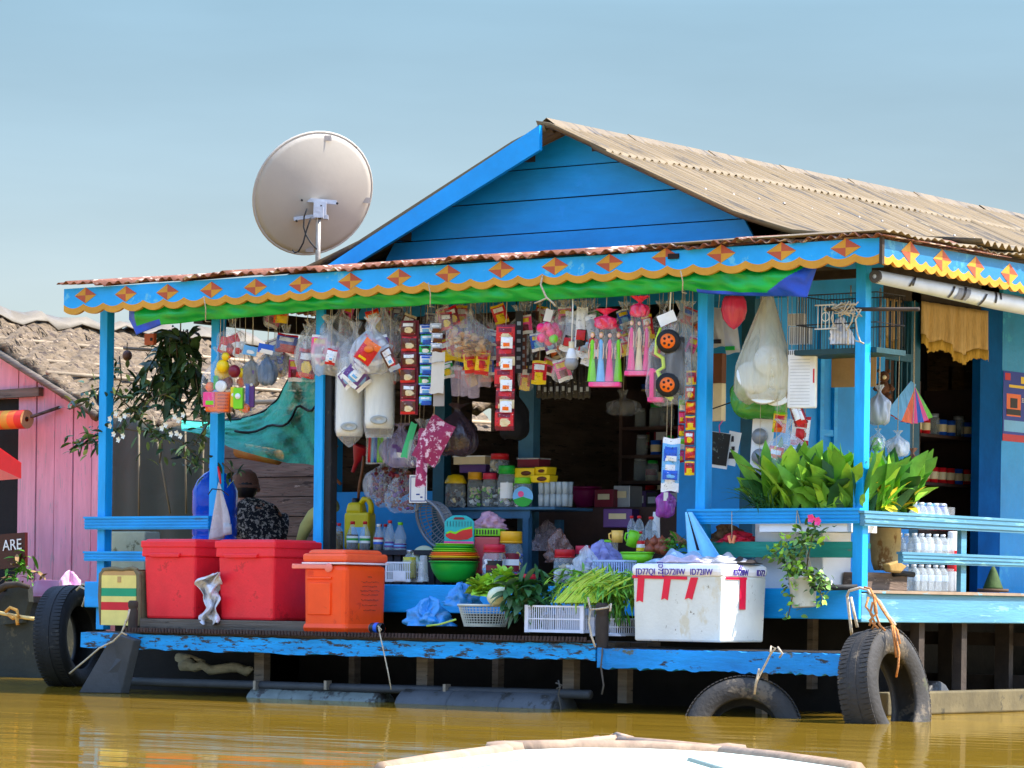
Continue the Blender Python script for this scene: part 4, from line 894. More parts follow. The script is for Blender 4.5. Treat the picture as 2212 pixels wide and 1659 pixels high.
# pink and yellow slotted basket with bag
b_, w_, h_ = lab(1024,1140,1085,1190,.36,TH*.6); b_.z = P(1050,1240,.36).z; h_ += P(1050,1190,.36).z-b_.z
t = thing('slotted_basket', 'pink slotted basket with yellow rim under a clear bag', 'basket', b_, TH*.6)
m = MB(); m.box((0,0,h_*.4),(w_,w_*.7,h_*.8),taper=.85); m.build('body', pl('salmon_plastic',196,74,84), t, bevel=.01)
m = MB(); m.box((0,0,h_*.9),(w_*1.03,w_*.73,h_*.16)); m.build('rim', COLS[CL], t, bevel=.004)
m = MB()
for i in range(9): m.box(((i-4)*w_*.1,-w_*.367,h_*.9),(w_*.045,.006,h_*.1))
m.build('slots', COLS[CD], t)
crumple('clear bag of pink sweets resting on the slotted basket', 1026,1108,1092,1143,.40, film('pinkish_film',(226,170,196),op=.45,streak=.4,stretch=(1,1,1)), 12)
jar('big jar of coloured sweets with a wide yellow lid',1076,1148,1130,1256,.30,pl('amber_lid',225,165,20),[CR,CB,CY,CW,CP],.20,seed=7,lbl=('band',CM,CW))
jar('jar of blue and white sweets with a red lid beside the bowls',1040,1176,1094,1260,.16,pl('crimson_lid',200,20,50),[CW,CSK,CW,CB],.17,seed=8,lbl=('band',CD,CM,CD))
# stacked bowls
b_, w_, h_ = lab(926,1200,1036,1258,.16,TH); r = w_/2/1.06
pr = None; seq = [(CG,0.,'lowest bright green bowl of the nested stack'),(CBR,.17,'brown rimmed bowl above the lowest green bowl'),(CY,.30,'yellow bowl between the brown and orange rims'),(CO,.42,'lower orange bowl of the nested stack'),(CO,.52,'upper orange bowl of the nested stack'),(CL,.64,'lowest lime bowl over the orange bowls'),(CL,.77,'middle lime bowl of the nested stack'),(CG,.90,'small green bowl near the top of the stack'),(CL,1.04,'topmost small lime bowl of the stack')]
for i, (c_, dz, lb) in enumerate(seq):
    s = 1-.035*max(0,i-2)-.002*i
    if pr is None:
        pr = thing('plastic_bowl', lb, 'bowl', b_, 0, 'nested plastic bowls'); MB().lathe(bowl_prof(r,h_*.75), 28).build('shell', COLS[c_], pr)
        MB().lathe([(r*1.065,h_*.75),(r*1.075,h_*.755),(r*1.075,h_*.78),(r*1.065,h_*.785)], 28).build('rim', COLS[c_], pr)
    else: dup(pr, (b_.x,b_.y,b_.z+h_*.75*(1-s)+dz*h_*.63), .2*i, lb, None, s, {'shell':[COLS[c_]],'rim':[COLS[c_]]})
# plate, rack, oil bottle, cup
c_ = P(916,1206,.34); t = thing('serving_plate', 'pale round plate with a green rose standing upright', 'plate', c_); t.rotation_euler = (R(78),0,TH*.8)
rp_ = 27*mp(c_); MB().lathe([(.001,0),(rp_*.6,0),(rp_,.012),(rp_,.016),(rp_*.6,.005),(.001,.005)], 26).build('dish', pl('pale_green_china',186,190,160), t)
MB().lathe([(.001,.0065),(rp_*.45,.0065),(rp_*.42,.008),(.001,.008)], 14).build('rose_print', pl('rose_green',70,120,80), t)
b_, w_, h_ = lab(846,1214,900,1257,.14)
t = thing('wire_rack', 'small white wire rack beside the stacked bowls', 'rack', b_); side((-w_/2,-.06,0),(w_/2,-.06,0),14,h_).build('wire_side', WHITE, t); side((-w_/2,.06,0),(w_/2,.06,0),14,h_).build('wire_side', WHITE, t); MB().box((-w_/2,0,h_/2),(.012,.12,h_)).build('end_panel', WHITE, t); MB().box((w_*.08,-.068,h_*.3),(w_*.5,.004,h_*.5)).build('card', COLS[CW], t)
bot('yellow oil bottle with grey cap in the wire rack',868,1188,900,1250,.16,CS,liq=mat('pale_oil',(196,180,40),rough=.15,bump=0),big=True,liqh=.75,group=None)
b_, w_, h_ = lab(902,1200,926,1256,.10,TH); m = MB(); t = thing('plastic_cup', 'stack of clear plastic cups beside the bowls', 'cups', b_); MB().lathe([(w_*.5,0),(w_*.36,h_*.8),(w_*.34,h_),(.001,h_)], 12).build('cup', FILM2, t)
for q in range(3): MB().lathe([(w_*.52,h_*.06*q),(w_*.54,h_*.06*q+.003),(w_*.52,h_*.06*q+.006)], 12).build('lip', FILM2, t)
b_, w_, h_ = lab(1104,1240,1158,1262,-.05,TH); t = thing('food_tub', 'low tub with a red lid behind the leafy greens', 'tub', b_)
MB().lathe([(.001,0),(w_*.46,0),(w_*.48,h_*.6)], 18).build('tub_body', GLASS, t); MB().lathe([(w_*.48,h_*.5),(w_*.5,h_*.55),(w_*.5,h_),(.001,h_)], 18).build('lid', COLS[CR], t)
# ------------------------------------------------------------------ right half of the shop floor
jar('red lidded jar left of its pink lidded twin behind the spinach',1194,1187,1244,1262,.30,CR,[CW,CC],.2,seed=11)
jar('pinkish red lidded jar behind the spinach',1240,1179,1277,1255,.42,pl('rose_lid',205,40,70),[CW,CC],.2,seed=12)
crumple('pale violet clear bag beside the lime lidded tub', 1262,1172,1345,1225,.12, film('violet_film',(150,150,215),op=.5,streak=.4,stretch=(1,1,1)), 15)
crumple('grey green clear bag of leeks behind the spinach', 1238,1185,1290,1235,.02, FILM2, 16)
for px0,py0,px1,py1,yy,c_,lb in ((1319,1146,1348,1172,.22,pl('light_orange_cup',240,190,90),'light orange plastic mug standing among the groceries'),(1348,1147,1378,1180,.18,COLS[CL],'lime plastic mug with handle tilted towards the front')):
    b_, w_, h_ = lab(px0,py0,px1,py1,yy,TH); t = thing('plastic_mug', lb, 'mug', b_, 0, 'plastic mugs'); t.rotation_euler = (0, .0 if c_ != COLS[CL] else .35, 0)
    MB().lathe([(.001,0),(w_*.4,0),(w_*.46,h_),(w_*.41,h_),(w_*.36,.008),(.001,.008)], 16).build('mug_body', c_, t)
    MB().tube([(-w_*.4,-.01,h_*.8),(-w_*.62,-.015,h_*.7),(-w_*.6,-.015,h_*.35),(-w_*.4,-.01,h_*.2)], .006, 6).build('handle', c_, t)
b_, w_, h_ = lab(1299,1164,1330,1200,.25,TH); t = thing('food_tub', 'clear tub with a lime lid left of the orange mug', 'tub', b_); MB().box((0,0,h_*.4),(w_,w_*.8,h_*.8)).build('tub_body', FILM2, t); MB().box((0,0,h_*.86),(w_*1.05,w_*.85,h_*.16)).build('lid', COLS[CL], t, bevel=.003)
bot('large clear bottle with red cap behind the green mug',1354,1114,1374,1172,.5,CR,liq=CLR,big=True,group='bottles behind the mugs')
bot('large clear bottle with red cap left of the white cups',1369,1114,1392,1172,.48,CR,liq=CLR,big=True,group='bottles behind the mugs')
bot('clear bottle with red cap in front of the white cup stack',1392,1116,1420,1176,.44,CR,liq=CLR,big=True,group='bottles behind the mugs')
bot('dark sauce bottle with yellow label behind the green basket',1374,1148,1393,1198,.20,CR,liq=BRN,lbl=(.15,.6,CY,CW,CR),group='bottles behind the mugs',liqh=.8)
b_, w_, h_ = lab(1408,1106,1426,1165,.55,TH); t = thing('cup_stack', 'tall stack of white paper cups behind the bottles', 'cups', b_); MB().lathe([(w_*.5,0),(w_*.42,h_*.9),(w_*.4,h_),(.001,h_)], 14).build('cup', WHITE, t); MB().lathe([(w_*.5,.0),(w_*.54,.004),(w_*.5,.008)], 14).build('lip', WHITE, t)
ON = mat('onion_skin', (150,76,50), rough=.4, var=.3, scale=12, stretch=(4,4,.4)); PO = mat('potato_skin', (150,104,70), rough=.7, var=.25, scale=14)
pro = None
for i,(px,py,yy) in enumerate(((1404,1188,.14),(1424,1186,.16),(1414,1172,.20),(1436,1188,.12),(1430,1172,.22),(1398,1178,.26))):
    c_ = P(px,py,yy); r_ = 13*mp(c_)
    if pro is None:
        pro = thing('onion', 'brown onion in the heap behind the foam box', 'onion', c_, 0, 'brown onions in a heap'); MB().lathe([(.001,-r_*.9),(r_*.6,-r_*.75),(r_,0),(r_*.8,r_*.6),(r_*.3,r_*.9),(.08*r_,r_*1.25),(.001,r_*1.3)], 12).build('bulb', ON, pro)
    else: dup(pro, c_, i)
pro = None
for i,(px,py,yy) in enumerate(((1450,1168,.25),(1464,1166,.27),(1457,1158,.3),(1474,1172,.22))):
    c_ = P(px,py,yy); r_ = 12*mp(c_)
    if pro is None: pro = MB().ball((0,0,0), r_, 10, 0, .7); pro = single(pro, 'potato', PO, 'tan potato on the pile left of the blue cloth', 'potato', c_, 0, 'tan potatoes on a pile')
    else:
        o = pro.copy(); COL.objects.link(o); o.location = c_; o.rotation_euler = (.3*i,0,i)
b_, w_, h_ = lab(1343,1196,1410,1216,.06,.2)
t = thing('shallow_basket', 'shallow lime green basket tray before the sauce bottle', 'basket', b_, .2); MB().lathe([(.001,0),(w_*.4,0),(w_*.5,h_),(w_*.48,h_),(w_*.38,.004),(.001,.004)], 22, sy=.7).build('tray', COLS[CL], t); MB().lathe([(w_*.5,h_),(w_*.53,h_+.002),(w_*.53,h_+.008),(w_*.5,h_+.01)], 22, sy=.7).build('rim', COLS[CL], t)
b_, w_, h_ = lab(1297,1210,1366,1262,-.02,.0)
t = thing('small_crate', 'pale blue slatted crate behind the heap of spinach', 'crate', b_); CB2 = pl('pale_blue_crate',178,200,236)
side((-w_/2,-.08,0),(w_/2,-.08,0),14,h_).build('slatted_side', CB2, t); side((w_/2,-.08,0),(w_/2,.08,0),10,h_).build('slatted_side', CB2, t); side((-w_/2,-.08,0),(-w_/2,.08,0),10,h_).build('slatted_side', CB2, t); side((-w_/2,.08,0),(w_/2,.08,0),14,h_).build('slatted_side', CB2, t)
greens('green chillies and herbs beside the potatoes', 1462,1182,.12, 40, 18, .07, .02, [LEAFG,LEAFD], 33)
# behind the rail: white foam carton, brown sack, red cloth
x0, x1 = P(1630,1180,.12).x, P(1778,1180,.12).x
t = thing('foam_carton', 'white foam carton standing behind the green shelf board', 'foam box', ((x0+x1)/2,.27,.70)); zt = P(1700,1100,.12).z
MB().bb(x0,x1,.12,.42,.70,zt-.06).build('body', FOAMW, t, t.location, bevel=.006); MB().bb(x0-.01,x1+.01,.11,.43,zt-.058,zt).build('lid', FOAMW, t, t.location, bevel=.006)
crumple('brown netted sack lying on the green shelf board', 1535,1132,1608,1172,.12, mat('brown_sack',(110,78,50),rough=.9,var=.35,scale=30,bump=.5,bs=80), 19, 'sack', 'sack')
crumple('red cloth bundle beside the brown sack', 1556,1148,1630,1172,.07, mat('red_cloth',(200,24,50),rough=.8,var=.2), 20, 'cloth_bundle', 'cloth')
a, b = P(1581,1105,-.035), P(1581,1163,-.035); t = thing('clothes_peg', 'orange pegs dangling on a string below the rail', 'peg', b)
MB().tube([a,b], .0025, 5).build('string', ROPE, t, b); m = MB()
for s in (-1,1): m.box(b+Vector((s*.014,0,-.005)),(.014,.012,.045),M=Matrix.Rotation(s*.3,3,'Y'))
m.build('pegs', pl('peg_orange',245,140,90), t, b)
# ------------------------------------------------------------------ goods hanging from the eave
def hung(name, label, cat, px0, py0, px1, py1, y, face=.75, group=None):
    rz = TH*face; b, w, h = lab(px0,py0,px1,py1,y,rz)
    return thing(name, label, cat, b, rz, group), w, h
def cord(t, w, h, x=0., top=2.5, mt=ROPE, r=.0025):
    z = top-t.location.z
    if z > h: MB().tube([(x,0,h*.97),(x+.004,.003,(h+z)/2),(x,0,z)], r, 5).build('cord', mt, t)
def bagm(w, h, d, seed, neck=.14, flare=.30, full=1., wr=.10, nu=36, nv=22):
    rg = random.Random(seed); ph = [rg.uniform(0,6.28) for _ in range(8)]; k1, k2 = rg.choice((5,7,8)), rg.choice((11,13,14))
    def fn(u, v):
        th = u*6.2832
        if v < .12: r = .55+.40*math.sqrt(v/.12)
        elif v < .5: r = .95+.05*math.sin((v-.12)/.38*math.pi)*full
        elif v < 1-neck: q = (v-.5)/(.5-neck); r = .12+.83*(.5+.5*math.cos(q*math.pi))**.9
        else: q = (v-1+neck)/neck; r = .12+flare*q
        a = wr*(.5+v)
        r *= 1+a*math.sin(k1*th+ph[0]+5*v)+a*.7*math.sin(k2*th+ph[1]-4*v)+.05*math.sin(9*v+ph[2]+2*th)
        return Vector((w/2*r*math.cos(th)+.02*w*math.sin(7*v+ph[3]), d/2*r*math.sin(th), h*v+.012*h*math.sin(3*th+ph[4])))
    m = MB(); m.grid(nu, nv, fn); return m
def pil(w, h, th, c=(0,0,0), rot=0., seed=0, mi=0, nu=14, nv=18, tilt=0.):
    # a flat sealed packet, front and back, turned by rot in its own plane
    rg = random.Random(seed); p0 = rg.uniform(0,6); M = Matrix.Rotation(tilt,3,'Z')@Matrix.Rotation(rot,3,'Y'); c = Vector(c)
    def side_(s):
        def fn(u, v):
            e = (math.sin(math.pi*u)*math.sin(math.pi*v))**.6 if 0 < u < 1 and 0 < v < 1 else 0
            return M@Vector(((u-.5)*w*(1-.06*e), s*th/2*e*(1+.25*math.sin(9*u+7*v+p0)), (v-.5)*h*(1+.03*math.sin(p0+6*u))))+c
        return fn
    m = MB(); m.grid(nu, nv, side_(-1), mi); m.grid(nu, nv, side_(1), mi); return m
def pt(bg, band=None, mid=None, txt=None):
    k = (bg*7+(band or 0)*3+(mid or 0)*5+(txt or 0)) % 4
    def f(u, v):
        if mid is not None:
            if k == 0 and abs(v-.40-.28*(u-.5)) < .15: return mid
            if k == 1 and ((u-.55)/.30)**2+((v-.36)/.20)**2 < 1: return mid
            if k == 2 and v < .46 and u > .12+.3*v: return mid
            if k == 3 and (.18 < u < .82 and .18 < v < .52): return mid
        if txt is not None and .62 < v < .82 and .15 < u < .85: return txt
        if band is not None and (v < .14 or v > .88): return band
        return bg
    return f
PACKC = [(CR,CY,CY,CW),(CPU,CW,CSK,CW),(CM,CR,CY,CW),(CB,CW,CSK,CY),(CO,CR,CY,CW),(CBR,CC,CO,CW),(CS,CR,CR,CB),(CG,CW,CY,CW),(CP,CW,CM,CY)]
def packs(t, n, w, h, z0, z1, seed, kinds, size=(.09,.13), yy=0., name='packet'):
    rg = random.Random(seed)
    for i in range(n):
        k = PACKC[rg.choice(kinds)]; pw = rg.uniform(*size)
        pil(pw, pw*rg.uniform(1.15,1.5), .03, (rg.uniform(-.36,.36)*w, yy-.04+.08*rg.random(), rg.uniform(z0,z1)*h), rg.uniform(-.7,.7), seed+i, pt(*k), tilt=rg.uniform(-.4,.4)).build(name, PK, t, fix=False)
GB = 'goods hanging under the front eave'
# toy bags on the second post
t, w, h = hung('toy_bag', 'clear bag of toys with an orange basket hanging on the second blue post', 'toy bag', 438,750,507,893,-.12, group=GB)
bagm(w,h,.17,1,neck=.10).build('bag', FILMC, t, fix=False)
m = MB(); m.box((.0,0,h*.17),(w*.86,.11,h*.30),taper=.85); m.build('toy_basket', COLS[CO], t, bevel=.008)
m = MB()
for i in range(6):
    for j in range(5): m.box((w*(.05+.06*i),-.0575,h*(.07+.05*j)),(.008,.004,.008))
m.build('basket_holes', pl('deep_orange',170,50,10), t)
MB().box((-w*.24,-.062,h*.2),(w*.36,.02,h*.22)).build('toy_block', COLS[CP], t, bevel=.004); MB().box((-w*.2,-.075,h*.15),(w*.24,.01,h*.06)).build('toy_block', COLS[CL], t)
MB().ball((.02,0,h*.62),w*.26,12).build('toy_ball', COLS[CY], t); MB().ball((w*.22,.01,h*.46),w*.22,12).build('toy_ball', COLS[CM], t); MB().ball((-w*.28,0,h*.40),w*.16,12).build('toy_ball', COLS[CO], t); MB().box((-w*.05,-.03,h*.46),(w*.14,.04,h*.2)).build('toy_block', COLS[CG], t)
m = MB(); m.lathe([(.001,0),(w*.18,0),(w*.18,.02),(w*.14,.024),(.001,.024)], 14, (w*.14,-.05,h*.40), 0, Matrix.Rotation(R(90),3,'X')); m.build('toy_dial', COLS[CW], t); cord(t,w,h)
for i,(lb,bx,y,c_,k) in enumerate((('yellow toy duck in clear film above the orange basket',(462,760,500,808),-.16,CY,0),('magenta toy ball beside the yellow duck',(492,782,520,822),-.15,CM,1),('lime toy pistol low on the second post',(500,838,530,884),-.14,CL,2),('yellow toy block beside the orange basket',(496,836,514,880),-.13,CY,2),('violet toy block at the edge of the slim toy bag',(536,800,552,880),-.01,CPU,2))):
    t, w, h = hung('loose_toy', lb, 'toy', *bx, y, group=GB)
    if k == 0: MB().ball((0,0,h*.35),w*.38,12).build('toy_body', COLS[c_], t); MB().ball((w*.18,-.01,h*.78),w*.24,10).build('toy_head', COLS[c_], t); MB().ball((w*.42,-.012,h*.76),w*.08,8).build('toy_beak', COLS[CO], t)
    elif k == 1: MB().ball((0,0,h*.5),w*.5,12).build('ball', COLS[c_], t)
    else: MB().box((0,0,h*.5),(w*.7,.04,h)).build('toy_block', COLS[c_], t, bevel=.006); MB().lathe([(.001,0),(w*.22,0),(w*.2,.006),(.001,.008)], 10, (0,-.021,h*.6), 0, Matrix.Rotation(R(90),3,'X')).build('toy_knob', COLS[CW], t)
    cord(t,w,h,r=.0015)
t, w, h = hung('snack_bag', 'clear bag of red and white snack tubs above the toy bag', 'snack bag', 470,697,532,768,-.05, group=GB)
bagm(w,h*1.25,.14,2,neck=.3).build('bag', FILMC, t, fix=False)
for i,(x,z,c_,r_) in enumerate(((-.22,.3,CR,.3),(.12,.38,CR,-.4),(.25,.2,CW,.2),(-.05,.2,CM,.1))): pil(w*.42,h*.5,.04,(x*w,-.02,z*h),r_,i,pt(c_,None,CW if c_ == CR else CR)).build('packet', PK, t, fix=False)
cord(t,w,h)
t, w, h = hung('toy_bag', 'slim clear bag of blue, yellow and orange toys beside the toy basket', 'toy bag', 505,783,548,900,-.02, group=GB)
bagm(w,h,.13,3,neck=.12).build('bag', FILMC, t, fix=False)
for x,z,sx,sz,c_ in ((-.1,.32,.22,.44,CY),(.25,.36,.25,.5,CB),(-.3,.3,.18,.35,CD),(.05,.14,.3,.14,CL)): MB().box((x*w,-.01,z*h),(sx*w,.05,sz*h)).build('toy_block', COLS[c_], t, bevel=.005)
MB().ball((.15*w,-.03,.15*h),w*.24,12).build('toy_ball', COLS[CO], t); MB().ball((-.12*w,0,.80*h),w*.26,12).build('toy_ball', COLS[CY], t); MB().ball((-.15*w,0,.63*h),w*.24,12).build('toy_ball', COLS[CO], t); cord(t,w,h)
# work gloves / cloth packs
GLO = mat('grey_fabric',(140,134,120),rough=.9,var=.25,scale=20,bump=.4,bs=50); GLB = mat('blue_grey_fabric',(74,98,124),rough=.9,var=.25,scale=20,bump=.4,bs=50)
for lb,bx,mt,hd,sd in (('beige grey glove pack in clear film with a blue card header',(524,752,562,836),GLO,CSK,4),('blue grey glove pack in clear film beside the beige one',(556,748,598,832),GLB,CB,5)):
    t, w, h = hung('glove_pack', lb, 'glove pack', *bx, .0, group=GB)
    bagm(w*.9,h*.92,.09,sd,neck=.2,flare=.2,wr=.14).build('gloves', mt, t, fix=False); bagm(w,h*.97,.11,sd+9,neck=.2).build('bag', FILMC, t, fix=False); pil(w*.8,h*.24,.01,(0,-.05,h*.92),.2,sd,pt(hd,None,CW)).build('card', COLS, t, fix=False); cord(t,w,h)
m = MB(); a = P(612,755,.3); k = mp(a)
def mint(u, v): return Vector((a.x+(-30+78*u)*k/.79, a.y-.02*math.sin(u*20+v*4), a.z-(6+30*v+22*u+3*math.sin(u*22))*k))
m.grid(40, 8, mint); single(m, 'striped_garment', mat('mint_cloth',(150,215,150),rough=.9,var=.1,spots=[((225,240,215),14,.5,(.4,1,6))]), 'mint green striped garment hung out beside the snack bags', 'garment', thick=.004, fix=False)
# snack bags
t, w, h = hung('snack_bag', 'blue and red snack pack left of the brown snack bag', 'snack bag', 596,722,642,762,.12, group=GB)
pil(w,h,.05,(0,0,h*.5),.15,7,pt(CB,CR,CR,CW)).build('packet', PK, t, fix=False); bagm(w*1.05,h*1.5,.1,8,neck=.4).build('bag', FILM, t, fix=False); cord(t,w,h*1.4)
t, w, h = hung('snack_bag', 'red and yellow snack packet hanging above the green net', 'snack bag', 640,700,684,816,.02, group=GB)
pil(w*.9,h*.55,.06,(0,0,h*.27),.12,9,pt(CM,CR,CY,CW)).build('packet', PK, t, fix=False); bagm(w*1.05,h,.12,10,neck=.2,flare=.3).build('bag', FILM, t, fix=False); cord(t,w,h)
SEED = [0]
def snackbag(lb, bx, y, n, kinds, seed, op=FILM, d=.2, junkc=None, size=(.08,.12), zr=(.15,.5)):
    t, w, h = hung('snack_bag', lb, 'snack bag', *bx, y, group=GB)
    bagm(w,h,d,seed).build('bag', op, t, fix=False)
    if junkc: junk(MB(), w*.75, d*.7, h*.5, 46, junkc, w*.13, seed, h*.06).build('contents', COLS, t)
    if n: packs(t, n, w, h, zr[0], zr[1], seed, kinds, size)
    cord(t, w, h); return t
snackbag('clear bag of pink and white sweets near the black post', (672,682,752,812), .0, 2, [8,0], 31, FILM2, .2, [CW,CP,CM,CW,CC])
snackbag('bulging clear bag with purple and grey packets', (735,695,800,836), -.04, 5, [1,1,6], 32, FILM, .2, zr=(.12,.5))
t_ = snackbag('big clear bag holding a bright red and orange noodle packet', (762,686,842,808), -.10, 3, [6,1], 33, FILM2, .2)
t, w, h = hung('noodle_packet', 'bright red and orange noodle packet tilted in front of the clear bags', 'packet', 772,738,815,782,-.22)
pil(w*.9,h*1.15,.05,(0,0,h*.5),.6,3,lambda u,v: CO if v > .72 else (CY if .12 < v < .2 and .2 < u < .7 else CR)).build('packet_front', PK, t, fix=False); MB().lathe([(.001,0),(w*.26,0),(w*.24,.008),(.001,.01)], 16, (w*.12,-.026,h*.62), 0, Matrix.Rotation(R(90),3,'X'), sy=.7).build('picture', pl('noodle_orange',236,120,40), t)
for lb,bx,rot,kk,y in (('violet packet dangling low below the noodle packet',(742,778,792,836),.7,(CPU,CW,CSK,CW),-.15),('small white and red sachet at the foot of the sweet bag',(702,752,728,790),.2,(CW,CR,CR),-.14),('silver and red sachet left below the noodle packet',(826,742,856,806),-.5,(CBR,CS,CR,CW),-.1),('dark violet packet behind the violet one',(752,752,790,800),-.3,(CS,CPU,CPU,CW),-.08)):
    t, w, h = hung('snack_packet', lb, 'packet', *bx, y, group='single packets under the front eave'); pil(w*.85,h*.9,.03,(0,0,h*.5),rot,len(lb),pt(*kk)).build('packet_body', PK, t, fix=False); pil(w*.45,h*.3,.012,(w*.05,-.022,h*.42),rot,2,pt(CW,None,CSK)).build('print_panel', PK, t, fix=False); cord(t,w,h*.9,top=2.5,r=.0015)
# rolled foam sleeves
FS = film('foam_sleeve',(232,236,232),op=.5,streak=.22,scale=8,rough=.5)
for lb,bx,y,sd in (('long white foam sleeve in clear film with pointed tail',(722,770,787,966),.05,1),('long white foam sleeve hanging right of the pointed one',(785,775,852,946),.06,2)):
    t, w, h = hung('foam_sleeve', lb, 'foam sleeve', *bx, y, face=1., group='white foam sleeves')
    r = w*.46; MB().lathe([(.001,h*.16),(r*.5,h*.14),(r*.92,h*.12),(r,h*.2),(r*.98,h*.6),(r*.96,h*.97),(.001,h)], 18, sy=.7).build('foam_roll', mat('white_foam_roll',(226,228,222),rough=.8,var=.06,bump=.1), t)
    m = MB(); m.grid(24, 16, lambda u, v: Vector((r*1.08*math.cos(u*6.283)*(1-(.9 if sd == 1 else .15)*(max(0,.16-v)/.16)**1.3), r*.78*math.sin(u*6.283)*(.1+.9*min(1,v/.14)), h*v+.008*math.sin(u*19)*v))); m.build('bag', FILM, t, fix=False); cord(t,w,h)
    MB().lathe([(r*.2,0),(r*.5,.004),(r*.62,.012),(r*.5,.014),(r*.2,.006)], 16, (0,-r*.72,h*.22), 0, Matrix.Rotation(R(90),3,'X'), sy=.5).build('end_ring', mat('grey_ring',(170,174,170),rough=.6), t)
# strips of sachets
def strip(lb, bx, y, n, kk, name='sachet_strip', back=None, face=.6, wob=.05, frac=.8):
    t, w, h = hung(name, lb, 'sachet strip', *bx, y, face, group='strips of sachets')
    if back is not None: MB().box((0,.012,h/2),(w*.96,.003,h)).build('backing_strip', COLS[back], t)
    for i in range(n):
        k = kk[i % len(kk)]; z = h*(i+.5)/n
        pil(w*frac, h/n*.92, .025, (w*wob*math.sin(i*2.3),-.01,z), .03*math.sin(i*1.7), i, pt(*k)).build('sachet', PK, t, fix=False)
    cord(t, w, h); return t, w, h
strip('brown coffee sachet strip with red edges right of the foam sleeves',(862,692,902,896),-.02,6,[(CBR,CR,CC,CBR),(CBR,CM,CC,CW)],back=CM)
strip('blue and green sachet strip next to the coffee strip',(903,700,936,876),.0,8,[(CSK,CG,CB,CW),(CW,CB,CSK,CB),(CG,CSK,CW,CD)])
strip('silver nut sachet strip above a blank white card',(928,698,958,762),-.05,3,[(CS,CW,CBR,CW)])
t, w, h = hung('blank_card', 'blank white card hanging under the silver sachets', 'card', 930,760,960,850,-.06, face=.5)
pil(w*.95,h,.008,(0,0,h/2),.03,1,pt(CC if 0 else CW)).build('card_sheet', mat('pale_card',(206,200,190),rough=.8,var=.06), t, fix=False); MB().box((w*.02,.02,-h*.05),(w*.8,.003,h*.5)).build('rear_card', mat('grey_card',(150,140,132),rough=.8), t); MB().tube([(-w*.4,-.012,h*.72),(0,-.016,h*.75),(w*.45,-.012,h*.76)],.003,5).build('tie', ROPE, t)
snackbag('dark red snack bag above the silver sachets', (938,652,988,722), .02, 3, [2,2], 41, FILM, .12, size=(.07,.1), zr=(.1,.6))
# tan crackers in a net bag
t, w, h = hung('cracker_bag', 'clear gathered bag of tan prawn crackers', 'snack bag', 965,672,1062,772,-.05, group=GB)
bagm(w,h,.24,43,neck=.1,flare=.1,wr=.08).build('bag', FILMC, t, fix=False); m = MB(); rg = random.Random(3)
for i in range(60):
    a = rg.uniform(0,6.28); q = math.sqrt(rg.random())*.42; M = Matrix.Rotation(rg.uniform(0,6),3,'Z')@Matrix.Rotation(rg.uniform(-1.2,1.2),3,'X'); s = rg.uniform(.018,.032); c_ = Vector((w*q*math.cos(a),.20*q*math.sin(a),h*(.08+.40*rg.random())))
    m.grid(4, 3, lambda u, v: M@Vector(((u-.5)*2*s,(v-.5)*1.5*s,.5*s*math.sin(u*3.1)))+c_)
m.build('crackers', mat('cracker_tan',(196,150,92),rough=.7,var=.25,scale=20), t, thick=.003, fix=False); cord(t,w,h)
for lb,bx,rot,kk,y in (('yellow packet with red edge below the crackers',(1000,758,1032,806),-.15,(CY,CR,CO,CR),.05),('second yellow and red packet right of the first',(1026,756,1058,810),.1,(CY,CR,CO,CR),.03)):
    t, w, h = hung('snack_packet', lb, 'packet', *bx, y, group='single packets under the front eave'); pil(w*.95,h,.03,(0,0,h*.5),rot,len(lb),pt(*kk)).build('packet_body', PK, t, fix=False); pil(w*.4,h*.3,.012,(0,-.022,h*.42),rot,2,pt(CR)).build('print_panel', PK, t, fix=False); cord(t,w,h*.95,r=.0015)
FPK = film('pinkish_clear',(200,176,186),op=.2,streak=.3)
for i,(x0,x1,y0,y1) in enumerate(((973,1000,790,855),(995,1016,800,856),(1012,1036,796,860),(1034,1062,770,836))):
    t, w, h = hung('clear_sachet', 'flat clear sachet hanging in the row below the crackers', 'sachet', x0,y0,x1,y1,.06+.02*i, group='flat clear sachets in a row'); pil(w,h,.02,(0,0,h/2),.05*i-.08,i,0).build('film', FPK, t, fix=False); MB().box((0,-.002,h*.9),(w*.9,.006,h*.1)).build('seal', FILM2, t); cord(t,w,h,r=.0015)
t, w, h = strip('crimson sachet strip with white biscuit packs',(1069,700,1110,930),-.08,5,[(CR,CM,CC,CM),(CM,CR,CC,CR)],frac=.98,back=CM)
for i in range(4):
    z = h*(.25+.2*i) if i else h*.24
    pil(w*.62,h*.105,.02,(w*.14,-.035,h*(.22+.20*i)),.02,i,pt(CW,None,CO)).build('biscuit_pack', PK, t, fix=False)
m = MB(); t, w, h = hung('black_bag', 'black cloth bag hanging behind the crimson sachet strip', 'bag', 1080,838,1142,950,.5); bagm(w,h,.2,51,neck=.05,flare=.3,wr=.05).build('bag_body', mat('black_cloth',(16,14,18),rough=.9), t, fix=False); MB().tube([(-.03,0,h*.95),(0,0,h*1.2),(.03,0,h*.95)],.006,6).build('strap', BLACK, t); cord(t,w,h*1.15,r=.004,mt=BLACK)
for i in range(5):
    t, w, h = hung('hair_clip_card', 'dark card of small clips in the row behind the red strip', 'card', 1112+i*9,672+3*(i%2),1128+i*9,806-(i%3)*8,.10+.05*i, group='dark clip cards'); MB().box((0,0,h/2),(w,.006,h)).build('card', COLS[(CD,CBR,CD)[i%3]], t)
    for j in range(6): MB().box((0,-.006,h*(.1+.14*j)),(w*.5,.006,h*.06)).build('clip', COLS[CS], t); cord(t,w,h,r=.0015)
